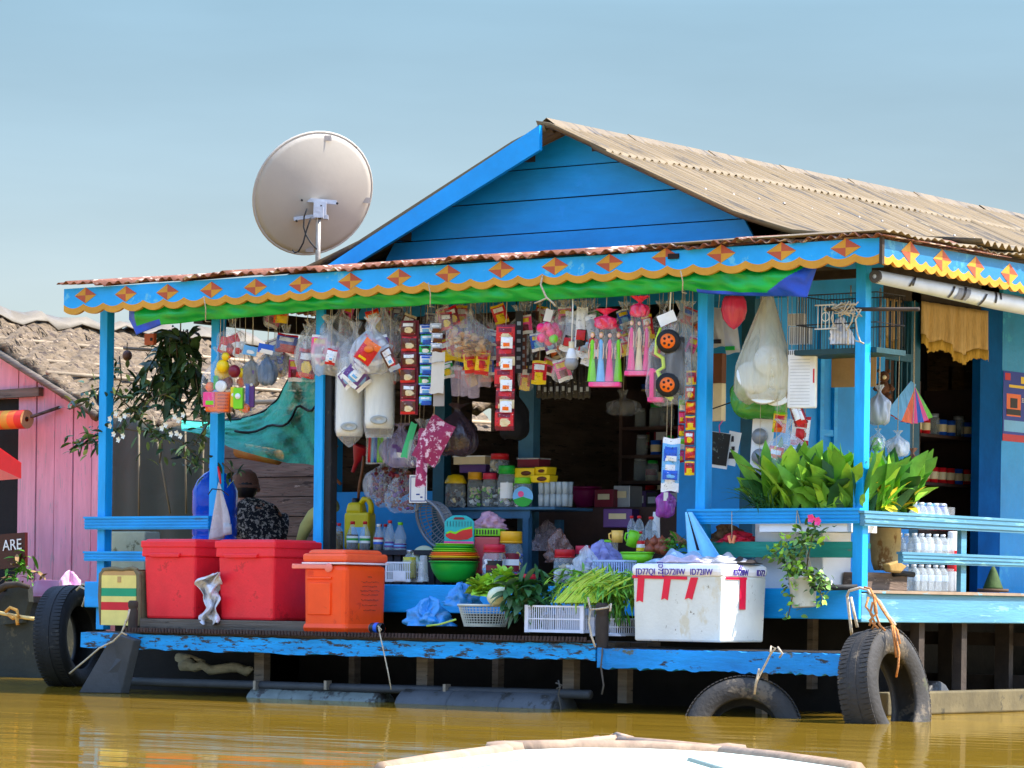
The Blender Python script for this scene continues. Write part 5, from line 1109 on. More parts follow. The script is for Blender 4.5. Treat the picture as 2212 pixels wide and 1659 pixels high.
# pink balls
t, w, h = hung('ball_bag', 'clear bag of hot pink plastic balls', 'ball bag', 1160,668,1214,752,-.10, group=GB)
bagm(w,h,.17,61,neck=.2,flare=.3).build('bag', FILMC, t, fix=False); rg = random.Random(5); PKM = pl('hot_pink',240,30,110)
pos = [(-.28,.16),(-.05,.10),(.2,.14),(-.18,.32),(.08,.30),(.30,.30),(-.05,.46),(.18,.46),(-.30,.42)]
for i,(x,z) in enumerate(pos): MB().ball((x*w,-.04+.06*(i%2),z*h+.02),w*.19,12).build('ball', PKM if i != 2 else COLS[CL], t)
pil(w*.3,h*.32,.004,(-.0,-.06,h*.82),.25,1,0).build('card', mat('pale_card',(206,200,190)), t, fix=False); cord(t,w,h)
# silver pouches and light bulb
for i in range(7):
    t, w, h = hung('silver_pouch', 'silver and white pouch in the cluster behind the light bulb', 'pouch', 1216+i*9,(690,672,700,664,690,705,680)[i],1240+i*9,(760,770,780,750,775,790,770)[i],-.02+.03*(i%3), group='silver pouches'); pil(w,h,.03,(0,0,h/2),(.3,-.1,.25,.05,.35,.2,-.2)[i],i,pt((CS,CW)[i%2],CW,(CD,CR,CS)[i%3])).build('pouch_body', PK, t, fix=False); pil(w*.8,h*.25,.01,(0,-.02,h*.3),.1,i,0).build('print_panel', COLS[(CR,CS,CW)[i%3]], t, fix=False); cord(t,w,h,r=.0015)
b = P(1234,800,-.14); k = mp(b); t = thing('light_bulb', 'white household light bulb hanging on a cord', 'light bulb', b, TH)
h = 62*k; r = 15*k
MB().lathe([(.001,0),(r*.5,h*.03),(r*.9,h*.14),(r,h*.24),(r*.92,h*.36),(r*.8,h*.42)], 16).build('globe', film('frosted_globe',(150,150,152),op=.85,streak=.15,rough=.25), t); MB().lathe([(r*.82,h*.41),(r*.85,h*.43),(r*.5,h*.72),(r*.42,h*.76)], 16).build('collar', WHITE, t); MB().lathe([(r*.42,h*.75),(r*.42,h),(.001,h)], 12).build('socket', COLS[CC], t); cord(t,w,h,r=.005,mt=WHITE)
# rows of dark packets further in
for i in range(9):
    t, w, h = hung('black_packet', 'small black packet in the row hung inside the shopfront', 'packet', 1158+i*13,778+4*(i%3),1172+i*13,864+3*(i%2),.62, group='row of black packets'); pil(w,h*.9,.02,(0,0,h/2),.02*(i%3),i,pt(CD,CD,CD)).build('packet_body', PK, t, fix=False); MB().box((0,-.013,h*.3),(w*.4,.003,h*.12)).build('print_panel', COLS[CS], t); cord(t,w,h*.95,r=.0015)
# doll bags
SKIN = mat('doll_skin',(236,186,160),rough=.5,var=.05); HAIRB = mat('black_hair',(22,16,16),rough=.4); HAIRY = mat('blond_hair',(205,160,80),rough=.5)
def dollbag(lb, bx, y, dresses, hairs, hdr, seed):
    t, w, h = hung('doll_bag', lb, 'doll bag', *bx, y, group='bags of dolls')
    m = MB(); m.grid(28, 14, lambda u, v: Vector(((w*.46*(1-.42*v))*math.cos(u*6.283)*(1+.05*math.sin(u*31+v*9)), .06*(1-.3*v)*math.sin(u*6.283), h*.84*v))); m.build('bag', FILMC, t, fix=False)
    bagm(w*.52,h*.27,.09,seed,neck=.3,flare=.7,wr=.25).tf(Matrix.Translation((0,0,h*.76))).build('bow', film('pink_foil',(235,40,90),op=.8,streak=.3,stretch=(1,1,1)), t, fix=False)
    MB().box((0,0,h*.03),(w*.86,.09,h*.06)).build('bag_floor', COLS[CP], t, bevel=.004)
    n = len(dresses)
    for i, c_ in enumerate(dresses):
        x = (i-(n-1)/2)*w*.24; dh = h*.66
        d = MB().lathe([(w*.13,0),(w*.09,dh*.3),(w*.05,dh*.62),(w*.065,dh*.74),(w*.05,dh*.80),(w*.02,dh*.84)], 10, (x,-.01,h*.07), sy=.6).build('doll', COLS[c_], t)
        MB().ball((x,-.012,h*.07+dh*.92), w*.055, 10, 0, 1.2).build('head', SKIN, d); MB().ball((x,-.004,h*.07+dh*.94), w*.064, 10, 0, 1.2).build('hair', HAIRB if hairs[i] else HAIRY, d)
        m = MB()
        for s in (-1,1): m.tube([(x+s*w*.06,-.015,h*.07+dh*.76),(x+s*w*.085,-.025,h*.07+dh*.6),(x+s*w*.07,-.03,h*.07+dh*.45)], w*.014, 5)
        m.build('arms', SKIN, d)
    cord(t,w,h); return t
dollbag('bag of dolls in lime, pale blue and pink gowns',(1268,672,1346,836),-.14,[CL,CSK,CP,CL],[0,0,1,0],CP,71)
t = dollbag('bag of dolls in pink gowns with a crumpled red bow',(1346,645,1414,812),-.10,[CP,CC,CP],[0,1,0],CR,72)
# toy truck in a bag
t, w, h = hung('toy_truck', 'lime and pink toy truck with orange wheels in a clear bag', 'toy truck', 1396,672,1492,876,-.08, face=.7)
bagm(w*1.02,h,.17,75,neck=.10,flare=.12,wr=.05).build('bag', FILMC, t, fix=False)
YG = pl('neon_lime',205,230,50); m = MB()
m.tube([(-.18*w,-.03,h*.82),(-.26*w,-.03,h*.70),(-.28*w,-.03,h*.55),(-.12*w,-.03,h*.50),(-.10*w,-.03,h*.40),(-.24*w,-.03,h*.36),(-.14*w,-.03,h*.28),(-.18*w,-.03,h*.18),(.1*w,-.03,h*.06)], [.008,.010,.012,.012,.012,.012,.02,.026,.014], 8); m.build('chassis', YG, t)
m = MB(); m.box((-.36*w,0,h*.22),(.10*w,.08,h*.34)); m.box((-.28*w,0,h*.06),(.34*w,.08,h*.05)); m.box((-.30*w,0,h*.36),(.2*w,.07,h*.03)); m.build('cab', COLS[CP], t, bevel=.004)
MB().box((.12*w,.01,h*.42),(.42*w,.07,h*.62)).build('tray', COLS[CD], t, bevel=.01)
for z in (.67,.21):
    M = Matrix.Rotation(R(90),3,'X'); q = MB().lathe([(w*.13,0),(w*.26,0),(w*.27,.02),(w*.26,.045),(w*.13,.045)], 20, (.02*w,-.045,h*z), 0, M).build('wheel', BLACK, t)
    MB().lathe([(.001,.05),(w*.165,.05),(w*.165,.044),(.001,.044)], 18, (.02*w,-.045,h*z), 0, M).build('hub', COLS[CO], q)
    m = MB()
    for a in range(5): m.lathe([(.001,.0525),(w*.03,.0525),(w*.03,.05)], 8, Vector((.02*w+w*.09*math.cos(a*1.257),-.0455,h*z+w*.09*math.sin(a*1.257))), 0, M)
    m.build('hub_holes', BLACK, q)
pil(w*.4,h*.12,.004,(-w*.05,-.02,h*.92),-.4,3,0).build('card', COLS[CW], t, fix=False); cord(t,w,h,r=.005,mt=WHITE)
# sachets by the fourth post
strip('red and yellow sachet strip beside the right front post',(1477,800,1503,1028),.02,7,[(CR,CY,CY,CM),(CO,CM,CR,CY),(CR,CM,CY,CW)])
strip('narrow strip of red sachets with yellow dots behind it',(1464,860,1480,1000),.06,5,[(CP,CR,CY),(CL,CS,CW),(CR,CM,CY)])
t, w, h = hung('detergent_packet', 'blue and white detergent packet beside the shop door', 'packet', 1428,936,1468,1062,-.02); pil(w*.95,h*.92,.05,(0,0,h*.46),.03,3,pt(CSK,CW,CW,CB)).build('packet_body', PK, t, fix=False); pil(w*.7,h*.2,.02,(0,-.03,h*.62),.05,3,pt(CB,None,CW)).build('print_panel', PK, t, fix=False); pil(w*.8,h*.16,.02,(0,-.03,h*.28),.05,3,pt(CB,None,CSK)).build('print_panel', PK, t, fix=False); cord(t,w,h*.93)
t, w, h = hung('violet_bag', 'translucent violet bag hanging under the detergent packet', 'plastic bag', 1418,1046,1456,1118,.15); bagm(w,h,.14,77,neck=.12,wr=.2).build('bag', film('violet_bag',(170,70,180),op=.6,streak=.3,stretch=(1,1,1)), t, fix=False); MB().box((w*.1,-.07,h*.62),(w*.25,.004,h*.25)).build('paper_label', COLS[CW], t); cord(t,w,h)
t, w, h = hung('pepper_bag', 'thin empty clear bag dangling in the dark opening', 'plastic bag', 1314,842,1378,898,.8); bagm(w,h,.12,78,neck=.3,flare=.2,wr=.15).build('bag', film('faint_film',(150,150,150),op=.06,streak=.2), t, fix=False); cord(t,w,h,r=.0015)
# the crowd of packets and bags behind the front row
crowd = random.Random(77); cname = {CR:'red',CPU:'violet',CM:'maroon',CB:'blue',CO:'orange',CBR:'brown',CS:'silver',CG:'green',CP:'pink',CY:'yellow',CSK:'pale blue',CW:'white',CC:'cream',CD:'black'}
spots_ = [(600,'left of the black post'),(690,'behind the bag of pink sweets'),(750,'behind the noodle packet'),(815,'above the foam sleeves'),(858,'beside the coffee sachets'),(940,'behind the silver sachets'),(990,'behind the prawn crackers'),(1050,'left of the crimson strip'),(1130,'right of the crimson strip'),(1195,'behind the pink ball bag'),(1250,'behind the light bulb'),(1345,'between the doll bags'),(1405,'left of the toy truck'),(1478,'between the toy truck and the fourth post')]
used_ = set()
for sx_, where in spots_:
    for row, ry in (('top',668),('middle',722),('low',775)):
        for side_w in ('nearer','farther'):
            if row == 'low' and sx_ > 1240: continue
            kk = PACKC[crowd.randrange(len(PACKC))]; x0 = sx_+crowd.uniform(-26,22); y0 = ry+crowd.uniform(-12,14); ww = crowd.uniform(24,38); hh = crowd.uniform(34,58)
            if y0-640 < 0: y0 = 645
            lb = '%s and %s packet %s, %s row, %s one' % (cname[kk[0]], cname[kk[1]], where, row, side_w)
            t, w, h = hung('snack_packet', lb, 'packet', x0,y0,x0+ww,y0+hh, (.14 if side_w == 'nearer' else .34)+crowd.uniform(-.05,.05), crowd.uniform(.3,1.), group='packets crowded behind the front row')
            pil(w*.9,h*.95,.035,(0,0,h/2),crowd.uniform(-.45,.45),crowd.randrange(99),pt(*kk)).build('packet_body', PK, t, fix=False)
            if crowd.random() < .5: bagm(w*1.15,h*1.35,.09,crowd.randrange(99),neck=.3,flare=.5,wr=.2,nu=24,nv=14).build('clear_wrap', FILM, t, fix=False)
            cord(t,w,h,r=.0015)
for i,(bx,lb) in enumerate((((655,668,720,790),'empty looking clear bag pinned behind the black post'),((700,655,770,760),'puffed clear bag at the top beside the sweets bag'),((790,650,862,770),'puffed clear bag above the right foam sleeve'),((1090,660,1150,780),'dusty clear bag beside the crimson strip'),((1215,650,1290,745),'puffed clear bag over the light bulb'),((1440,650,1502,800),'dusty clear bag between the truck and the post'))):
    t, w, h = hung('clear_bag', lb, 'plastic bag', *bx, (.10,.04,.02,.20,.06,.10,.03,-.16)[i], group='puffed clear bags'); bagm(w,h,.16,200+i,neck=.15,wr=.22).build('bag', film('sparkle_film',(240,242,246),op=.02,streak=.36,scale=22,rough=.05), t, fix=False); cord(t,w,h)
fill_ = [((640,690,700,800),.18,[CR,CW,CM],'behind the black post'),((668,660,736,770),.24,[CP,CW,CP],'behind the pink sweets'),((712,652,780,760),.22,[CW,CC,CR],'at the top behind the noodle packet'),((800,660,860,775),.2,[CPU,CS,CPU],'above the right foam sleeve'),((838,650,905,760),.28,[CBR,CC,CO],'behind the coffee sachets'),((930,650,990,740),.25,[CM,CR,CM],'above the blank card'),((1000,655,1066,760),.3,[CP,CPU,CM],'behind the prawn crackers'),((1108,652,1166,770),.24,[CD,CS,CBR],'left of the pink balls'),((1180,650,1236,740),.2,[CR,CW,CP],'behind the pink balls'),((1240,648,1300,770),.22,[CW,CS,CSK],'above the light bulb'),((1320,652,1372,770),.2,[CW,CP,CSK],'between the doll bags'),((1400,650,1460,760),.2,[CD,CS,CR],'behind the toy truck'),((1450,690,1502,830),.16,[CD,CBR,CS],'left of the fourth post'),((790,985,870,1080),.46,[CPU,CM,CPU],'behind the dark red sweets'),((880,905,948,1010),.30,[CPU,CW,CM],'behind the patterned bag'),((560,735,622,815),.12,[CS,CC,CB],'behind the glove packs')]
for i, (bx, y, jc, where) in enumerate(fill_):
    t, w, h = hung('goods_bag', 'clear bag of loose %s and %s goods %s' % (cname[jc[0]], cname[jc[1]], where), 'goods bag', *bx, y, group='clear bags of loose goods'); bagm(w,h,.16,300+i,neck=.16,wr=.2).build('bag', MATS['sparkle_film'], t, fix=False); junk(MB(), w*.74, .11, h*.52, 60, jc, w*.17, 300+i, h*.05).build('contents', PK, t); cord(t,w,h,r=.0015)
# left shop wall: funnel, hoses, packets
t, w, h = hung('fuel_funnel', 'red fuel funnel hanging between brown hoses', 'funnel', 740,955,784,1022,.80, face=.3); MB().lathe([(.012,0),(.016,h*.3),(w*.42,h*.85),(w*.44,h*.9),(w*.40,h*.86),(.012,h*.32)], 16, (0,0,h*.03), 0, Matrix.Rotation(R(22),3,'Y')).build('cone', pl('dull_red',170,24,34), t); MB().tube([(w*.1,0,h*.85),(w*.1,0,h*1.1),(0,0,h*1.3)],.004,5).build('hook', STEEL, t)
HOSE = mat('brown_hose',(130,76,36),rough=.5)
m = MB(); m.tube([P(x,y,.78) for x,y in ((728,962),(716,985),(713,1010),(722,1032),(736,1046))], .011, 7); single(m, 'rubber_hose', HOSE, 'curved brown hose left of the red funnel', 'hose')
m = MB(); m.tube([P(x,y,.70) for x,y in ((786,985),(782,1020),(776,1050),(774,1085))], .010, 7); single(m, 'rubber_hose', HOSE, 'straight brown hose dropping to the yellow jug', 'hose')
t, w, h = hung('pencil_bag', 'clear bag of blue, red and lime pens', 'pen bag', 790,938,850,1002,.30); pil(w,h,.03,(0,0,h/2),0,1,0).build('film', FILM, t, fix=False)
for i,c_ in enumerate((CR,CSK,CB,CL,CL,CW,CSK)): MB().tube([((-.38+.11*i)*w,0,h*.05),((-.36+.11*i)*w,0,h*.9)],.010,6).build('pen', COLS[c_], t)
cord(t,w,h)
for i,(lb,bx,y,sd) in enumerate((('clear bag with violet ink print hanging over the blue panel',(828,915,902,1010),.34,81),('ragged clear bag of dark red sweets, left of the pair',(805,1000,862,1096),.40,82),('ragged clear bag of dark red sweets, lower right of the pair',(838,1005,905,1108),.36,83))):
    t, w, h = hung('sweet_bag', lb, 'sweet bag', *bx, y); bagm(w,h,.12,sd,neck=.06,flare=.6,wr=.18).build('bag', film('violet_clear',(176,170,214),op=.3,streak=.4) if i == 0 else FILMC, t, fix=False)
    if i: junk(MB(), w*.8, .09, h*.85, 90, [CM,CPU,CBR,CBR,CM], w*.13, sd, h*.05).build('contents', COLS, t)
    else: pil(w*.5,h*.3,.01,(0,-.05,h*.35),.1,1,pt(CPU,None,CW)).build('print_panel', PK, t, fix=False)
    cord(t,w,h)
t, w, h = hung('green_ribbon', 'mint green paper strip hanging in front of the violet bag', 'paper strip', 868,912,898,990,.22); pil(w*.5,h,.008,(0,0,h/2),.28,1,0).build('paper', pl('mint_green',60,200,130), t, fix=False); cord(t,w,h)
t, w, h = hung('picture_card', 'white blue-bordered picture card below the patterned bag', 'card', 884,1026,922,1086,.34, face=.4); MB().box((0,0,h/2),(w,.004,h)).build('card_sheet', COLS[CW], t); m = MB()
for x,z,sx,sz in ((0,.93,.86,.03),(0,.06,.86,.03),(-.42,.5,.03,.86),(.42,.5,.03,.86),(-.1,.7,.08,.2),(.12,.75,.06,.12),(0,.3,.2,.05),(.2,.2,.12,.05)): m.box((x*w,-.0035,z*h),(sx*w,.003,sz*h))
m.build('blue_print', pl('print_blue',40,70,150), t); cord(t,w,h)
t, w, h = hung('patterned_bag', 'pink and white patterned paper bag slanting under the strips', 'bag', 896,900,976,1005,.12); PP = mat('pink_pattern',(150,28,84),rough=.5,var=.1,spots=[((225,190,205),22,.53)])
pil(w*.75,h*.95,.05,(0,0,h*.5),.5,1,0,tilt=-.2).build('bag_body', PP, t, fix=False); pil(w*.3,h*1.2,.04,(-w*.32,.02,h*.15),.05,2,0).build('bag_side', PP, t, fix=False); cord(t,w,h)
t, w, h = hung('dark_bag', 'dark plastic bag slumped beside the patterned bag', 'plastic bag', 948,872,1028,985,.35); bagm(w,h,.2,85,neck=.1,flare=.4,wr=.12).build('bag', film('smoky_film',(70,56,66),op=.75,streak=.2), t, fix=False); junk(MB(), w*.6,.12,h*.4,20,[CM,CD,CPU],.05,3,h*.1).build('contents', COLS, t); cord(t,w,h)
# ------------------------------------------------------------------ right bay: between the fourth post and the corner post
for lb,bx,y,rot,c_ in (('white paper parcel behind the pink pouch',(1534,662,1568,752),.45,.06,'white_parcel'),('white printed sleeve slanting below the pink pouch',(1560,680,1598,766),.32,.14,'white_parcel')):
    t, w, h = hung('paper_parcel', lb, 'parcel', *bx, y, face=.3); pil(w*.8,h*.95,.05,(0,0,h/2),-rot,1,0).build('wrap', mat('white_parcel',(206,208,214),rough=.6,var=.06), t, fix=False); MB().box((w*.05,-.03,h*.15),(w*.5,.01,h*.1)).build('print', COLS[CD if rot < .1 else CG], t); cord(t,w,h)
t, w, h = hung('pink_pouch', 'pink red plastic pouch hanging beside the right front post', 'pouch', 1557,640,1613,712,.12, face=.8); MB().lathe([(.001,0),(w*.2,h*.1),(w*.42,h*.32),(w*.5,h*.58),(w*.46,h*.85),(w*.36,h),(.001,h)], 16, sy=.6).build('bag_body', film('pink_film',(226,60,96),op=.82,streak=.2,scale=10,stretch=(3,3,.3)), t); cord(t,w,h)
# large clear bag of foam bowls
t, w, h = hung('foam_bowl_bag', 'large clear bag full of round white foam bowls', 'bag of bowls', 1580,640,1708,872,.10, face=.9)
BIGF = film('big_film',(210,206,180),op=.36,streak=.3,scale=9,stretch=(2,2,.15))
m = MB(); ph = 1.
def big(u, v):
    th = u*6.283; q = (.5+.46*min(1,v/.12)**.5) if v < .12 else (.96 if v < .35 else .96-.80*((v-.35)/.65)**1.05)
    return Vector(((w*.5*q*math.cos(th))*(1+.03*math.sin(11*th+5*v))+w*.10*v, .17*q*math.sin(th), h*v-.10*h*(1-v)*0+.01*math.sin(th*3)))
m.grid(44, 26, big); m.build('bag', BIGF, t, fix=False)
FW = mat('foam_bowl_white',(232,234,230),rough=.7,var=.03)
for i,(x,z,rx,ry,rs) in enumerate(((-.14,.24,66,22,.30),(.27,.27,80,-6,.25),(.02,.11,50,6,.29),(.28,.10,60,-14,.27),(.14,.40,82,4,.27))):
    M = (Matrix.Rotation(R(ry),3,'Z')@Matrix.Rotation(R(rx),3,'X')); MB().lathe([(.001,-.05),(w*rs*.6,-.05),(w*rs*.95,-.0),(w*rs,.0),(w*rs*.96,.006),(w*rs*.2,.012),(.001,.012)], 22, (x*w,-.05+.02*(i%2),z*h), 0, M).build('foam_bowl', FW, t)
cord(t,w,h)
t, w, h = hung('green_bag', 'green plastic bag hanging below the bag of foam bowls', 'plastic bag', 1578,800,1700,906,.24, face=.9); bagm(w,h*1.15,.22,91,neck=.05,flare=.1,wr=.05,full=.4).build('bag', film('green_film',(70,150,50),op=.78,streak=.2,stretch=(1,1,1)), t, fix=False); cord(t,w,h)
# brown box, magazine
t, w, h = hung('carton', 'tall brown and white carton fixed behind the right front post', 'carton', 1533,764,1562,910,.7, face=.0); MB().box((0,0,h*.28),(w,.05,h*.56)).build('white_part', COLS[CC], t, bevel=.004); MB().box((0,0,h*.78),(w,.05,h*.44)).build('brown_part', mat('brown_card',(112,64,36),rough=.7,var=.2), t, bevel=.004)
t, w, h = hung('magazine', 'black and white magazine hung on a wire with coloured ties', 'magazine', 1530,922,1596,1016,.35, face=.35); m = MB()
M = Matrix.Rotation(R(8),3,'Y'); m.box((-w*.12,-.01,h*.46),(w*.62,.008,h*.82),M=M); m.build('cover', COLS[CW], t); MB().box((-w*.12,-.0155,h*.49),(w*.60,.004,h*.74),M=M).build('cover_picture', mat('dark_photo',(34,34,36),rough=.3,spots=[((110,120,112),26,.60)]), t)
MB().box((w*.27,.0,h*.50),(w*.38,.006,h*.78),M=Matrix.Rotation(R(11),3,'Y')).build('inner_page', COLS[CW], t); m = MB()
for x,z,s in ((.25,.72,.14),(.3,.5,.1),(.22,.34,.16),(.34,.3,.08)): m.box((x*w,-.0045,z*h),(s*w,.003,s*w*1.2))
m.build('page_print', COLS[CD], t); MB().tube([(-w*.1,-.02,h*.86),(-.02,-.03,h*1.02),(.0,-.02,h*1.15)],.003,5).build('tie', COLS[CP], t)
m = MB(); m.tube([P(1525,888,.38),P(1560,876,.38),P(1600,862,.3)], .004, 5); single(m, 'wire', BLACK, 'dark wire stretched behind the magazine', 'wire')
# stack of foam cups wrapped in white
t, w, h = hung('paper_pad', 'tall white lined pad hanging right of the foam bowls', 'pad', 1703,756,1762,882,.16, face=.5); MB().box((0,0,h*.5),(w,.05,h)).build('pad_block', COLS[CW], t, bevel=.008); m = MB()
for i in range(15): m.box((-.05*w,-.0265,h*(.06+.055*i)),(w*.7,.002,h*.006))
m.build('ruled_lines', mat('line_grey',(176,178,182)), t); MB().box((w*.44,-.027,h*.55),(w*.05,.004,h*.24)).build('print', COLS[CR], t); m = MB()
for i in range(14): m.box((-.47*w+i*.07*w,-.027,h*.95),(w*.02,.004,h*.07))
m.build('barcode', COLS[(CD)], t); cord(t,w,h)
for lb,bx in (('upper striped white cigarette carton below the tarpaulin corner',(1706,678,1738,704)),('lower striped white carton left of the cage door',(1709,706,1750,744))):
    t, w, h = hung('striped_box', lb, 'carton', *bx, .22, face=.2); MB().box((0,0,h/2),(w,.04,h)).build('carton', COLS[CW], t); m = MB()
    for i in range(9): m.box(((i-4)*w*.105,-.0215,h/2),(w*.03,.003,h*.94))
    m.build('stripes', mat('stripe_grey',(120,124,128)), t); cord(t,w,h,r=.0015)
# snack collage on the right
DISC = pl('silver_disc',140,142,146,metal=.3)
t, w, h = hung('scourer_card', 'white card of round grey scourers left of the mustard leaves', 'scourer card', 1618,905,1668,1076,.25, face=.4); MB().box((0,0,h/2),(w*.9,.004,h),M=Matrix.Rotation(R(3),3,'Y')).build('card', COLS[CW], t)
for z in (.78,.52,.26):
    MB().lathe([(.001,0),(w*.30,0),(w*.33,.01),(w*.3,.024),(.001,.026)], 18, (-.05*w,-.002,h*z), 0, Matrix.Rotation(R(90),3,'X')).build('scourer', DISC, t)
cord(t,w,h)
snackbag('clear gathered bag of mixed snacks above the mustard leaves', (1650,905,1742,1040), .12, 6, [0,1,7,4], 95, FILM, .2, [CW,CS,CY,CPU], size=(.06,.09))
for lb,bx,rot,kk,y in (('yellow and green snack packet right of the scourers',(1668,888,1700,936),.1,(CY,CL,CO,CR),.2),('white packet with red letters under the lined pad',(1708,896,1750,964),.1,(CW,CR,CR,CR),.22),('red packet just under the lined pad',(1694,876,1752,908),1.2,(CR,CM,CW,CW),.15),('small orange packet at the top of the mustard leaves',(1722,990,1752,1030),.2,(CY,CO,CR,CL),.2),('white tag with blue print hanging left of the mustard leaves',(1622,1028,1656,1072),.5,(CW,CSK,CSK,CB),.10),('white square tag with blue print above the mustard leaves',(1660,1030,1690,1066),.4,(CW,CW,CSK,CB),.06),('clear packet with violet contents in the corner of the rail',(1690,1020,1720,1060),-.2,(CPU,CW,CP,CW),.12)):
    t, w, h = hung('snack_packet', lb, 'packet', *bx, y, .5, group='packets in the right bay'); pil(w*.9,h*.92,.03,(0,0,h*.5),rot,len(lb),pt(*kk)).build('packet_body', PK, t, fix=False); pil(w*.4,h*.3,.012,(0,-.022,h*.4),rot,2,0).build('print_panel', COLS[kk[-1]], t, fix=False); cord(t,w,h*.92,r=.0015,top=2.45)
# birdcage
a, b = P(1708,765,.0), P(1842,765,.0); t = thing('bird_cage', 'wire bird cage with a white door panel hanging by the corner post', 'bird cage', ((a.x+b.x)/2+.05,.22,a.z)); w = (b.x-a.x)+.12; h = 128*mp(a); d = .30; WIRE = mat('cage_wire',(44,44,52),rough=.5)
m = MB()
for i in range(27):
    x = -w/2+w*i/26; m.tube([(x,-d/2,0),(x,-d/2,h)],.0016,4); m.tube([(x,d/2,0),(x,d/2,h)],.0016,4)
for i in range(13):
    y = -d/2+d*i/12; m.tube([(w/2,y,0),(w/2,y,h)],.0016,4); m.tube([(-w/2,y,0),(-w/2,y,h)],.0016,4)
for z in (0,h*.5,h):
    m.tube([(-w/2,-d/2,z),(w/2,-d/2,z),(w/2,d/2,z),(-w/2,d/2,z),(-w/2,-d/2,z)],.0035,4)
m.build('bars', WIRE, t); MB().box((0,0,.012),(w*1.02,d*1.04,.03)).build('tray', mat('dark_teal_tray',(20,60,66),rough=.6), t); m = MB()
dx = -w*.12; dz0, dz1 = h*.42, h*.82
for i in range(5): m.tube([(dx-.05+.025*i,-d/2-.012,dz0),(dx-.05+.025*i,-d/2-.012,dz1)],.003,5)
for z in (dz0,dz1): m.tube([(dx-.07,-d/2-.012,z),(dx+.07,-d/2-.012,z)],.0045,5)
m.tube([(dx+.025*math.cos(q*.5236),-d/2-.014,(dz0+dz1)/2+.025*math.sin(q*.5236)) for q in range(13)],.003,5); m.build('door', WHITE, t)
MB().tube([(0,0,h),(0,0,h+.06)],.004,5).build('hook', STEEL, t)
crumple('crumpled white bag of seed inside the bird cage', 1794,690,1842,744,.12, FOAMW, 97, 'seed_bag', 'bag')
t, w, h = hung('cardboard_sheet', 'brown cardboard sheet below the bird cage', 'cardboard', 1798,765,1890,836,.45, face=.3); MB().box((0,0,h/2),(w,.006,h)).build('sheet', mat('cardboard',(160,126,86),rough=.9,var=.15), t); MB().box((0,-.005,h*.96),(w,.004,h*.06)).build('fold', mat('cardboard_dark',(120,92,62),rough=.9), t)
# stick and rope bundle on the corner post
t = thing('pole', 'thin wooden pole lashed across the corner post', 'pole', P(1840,665,-.04)); MB().tube([P(1783,668,-.05),P(1850,668,-.05),P(1985,668,-.06)], .011, 8).build('stick', WOODD, t, t.location); MB().ball(P(1784,668,-.05),.014,8).build('stick_end', ROPE, t, t.location)
m = MB(); rg = random.Random(9)
for i in range(9):
    pts = [P(1800+i*7,652+rg.uniform(0,22),-.085)]
    for s in range(4): pts.append(P(1796+rg.uniform(0,66),650+rg.uniform(0,34),-.09-rg.random()*.02))
    m.tube(pts, .004, 5)
for pl_ in (((1860,668),(1848,690),(1852,720),(1858,738),(1864,742)),((1812,676),(1822,700),(1832,714),(1832,745)),((1846,670),(1840,695),(1828,714)),((1800,672),(1796,688),(1803,706)),((1866,742),(1856,738),(1848,736))):
    m.tube([P(x,y,-.09) for x, y in pl_], .0045, 5)
single(m, 'rope_bundle', ROPE, 'tangle of pale rope tied round the pole at the corner post', 'rope')
# ------------------------------------------------------------------ right side: banner roll, curtains, poster
t = thing('rolled_banner', 'white vinyl banner rolled up under the right side eave', 'banner', S(2000,620,.17)); q0 = S(1890,597,.14); zc_ = q0.z
BAN = mat('banner_vinyl',(198,205,214),rough=.35,var=.08,bump=.1,bs=6)
m = MB(); m.tube([(.14,q0.y,zc_),(.14,1.2,zc_-.03),(.14,3.,zc_-.045),(.14,9,zc_-.06)], [.036,.05,.062,.066], 18); m.build('roll', BAN, t, t.location)
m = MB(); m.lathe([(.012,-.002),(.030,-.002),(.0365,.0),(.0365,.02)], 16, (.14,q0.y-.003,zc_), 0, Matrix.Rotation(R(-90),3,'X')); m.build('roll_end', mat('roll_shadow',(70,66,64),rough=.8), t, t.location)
for yy, w0, w1 in ((.16,-.6,.5),(.19,-.4,.9),(.60,-1.,.6),(.74,-.9,.9),(.95,-1.2,.4),(1.10,-.4,1.2),(1.16,.1,1.2)):
    rr = .0375+.0125*min(1,max(0,(yy-q0.y)/1.1))+.012*max(0,(yy-1.2)/1.8)
    m = MB(); m.grid(10, 1, lambda u, v: Vector((.14+(rr+.003)*math.cos(w0+(w1-w0)*u), yy+.022*v+.05*u*u, zc_-.03*max(0,(yy-q0.y))/1.2+(rr+.003)*math.sin(w0+(w1-w0)*u)))); m.build('letter_stroke', COLS[CD], t, t.location, fix=False)
m = MB(); m.grid(4, 8, lambda u, v: Vector((.14+.0485*math.cos(-.9+1.9*u), .66+.14*v+.06*u, zc_-.024+.0485*math.sin(-.9+1.9*u)))); m.build('grey_patch', mat('banner_grey',(120,122,128)), t, t.location, fix=False)
m = MB(); m.tube([(.205,1.45,zc_+.01),(.207,1.50,zc_-.03),(.2065,3,zc_-.065),(.206,5,zc_-.07)],.004,5); m.build('green_line', COLS[CG], t, t.location)
GOLD = mat('gold_curtain', (206,172,112), rough=.7, var=.2, scale=30, bump=.3, bs=40, stretch=(1,4,.5)); FRIN = mat('gold_fringe', (196,156,62), rough=.8, var=.35, scale=60, stretch=(1,6,.3))
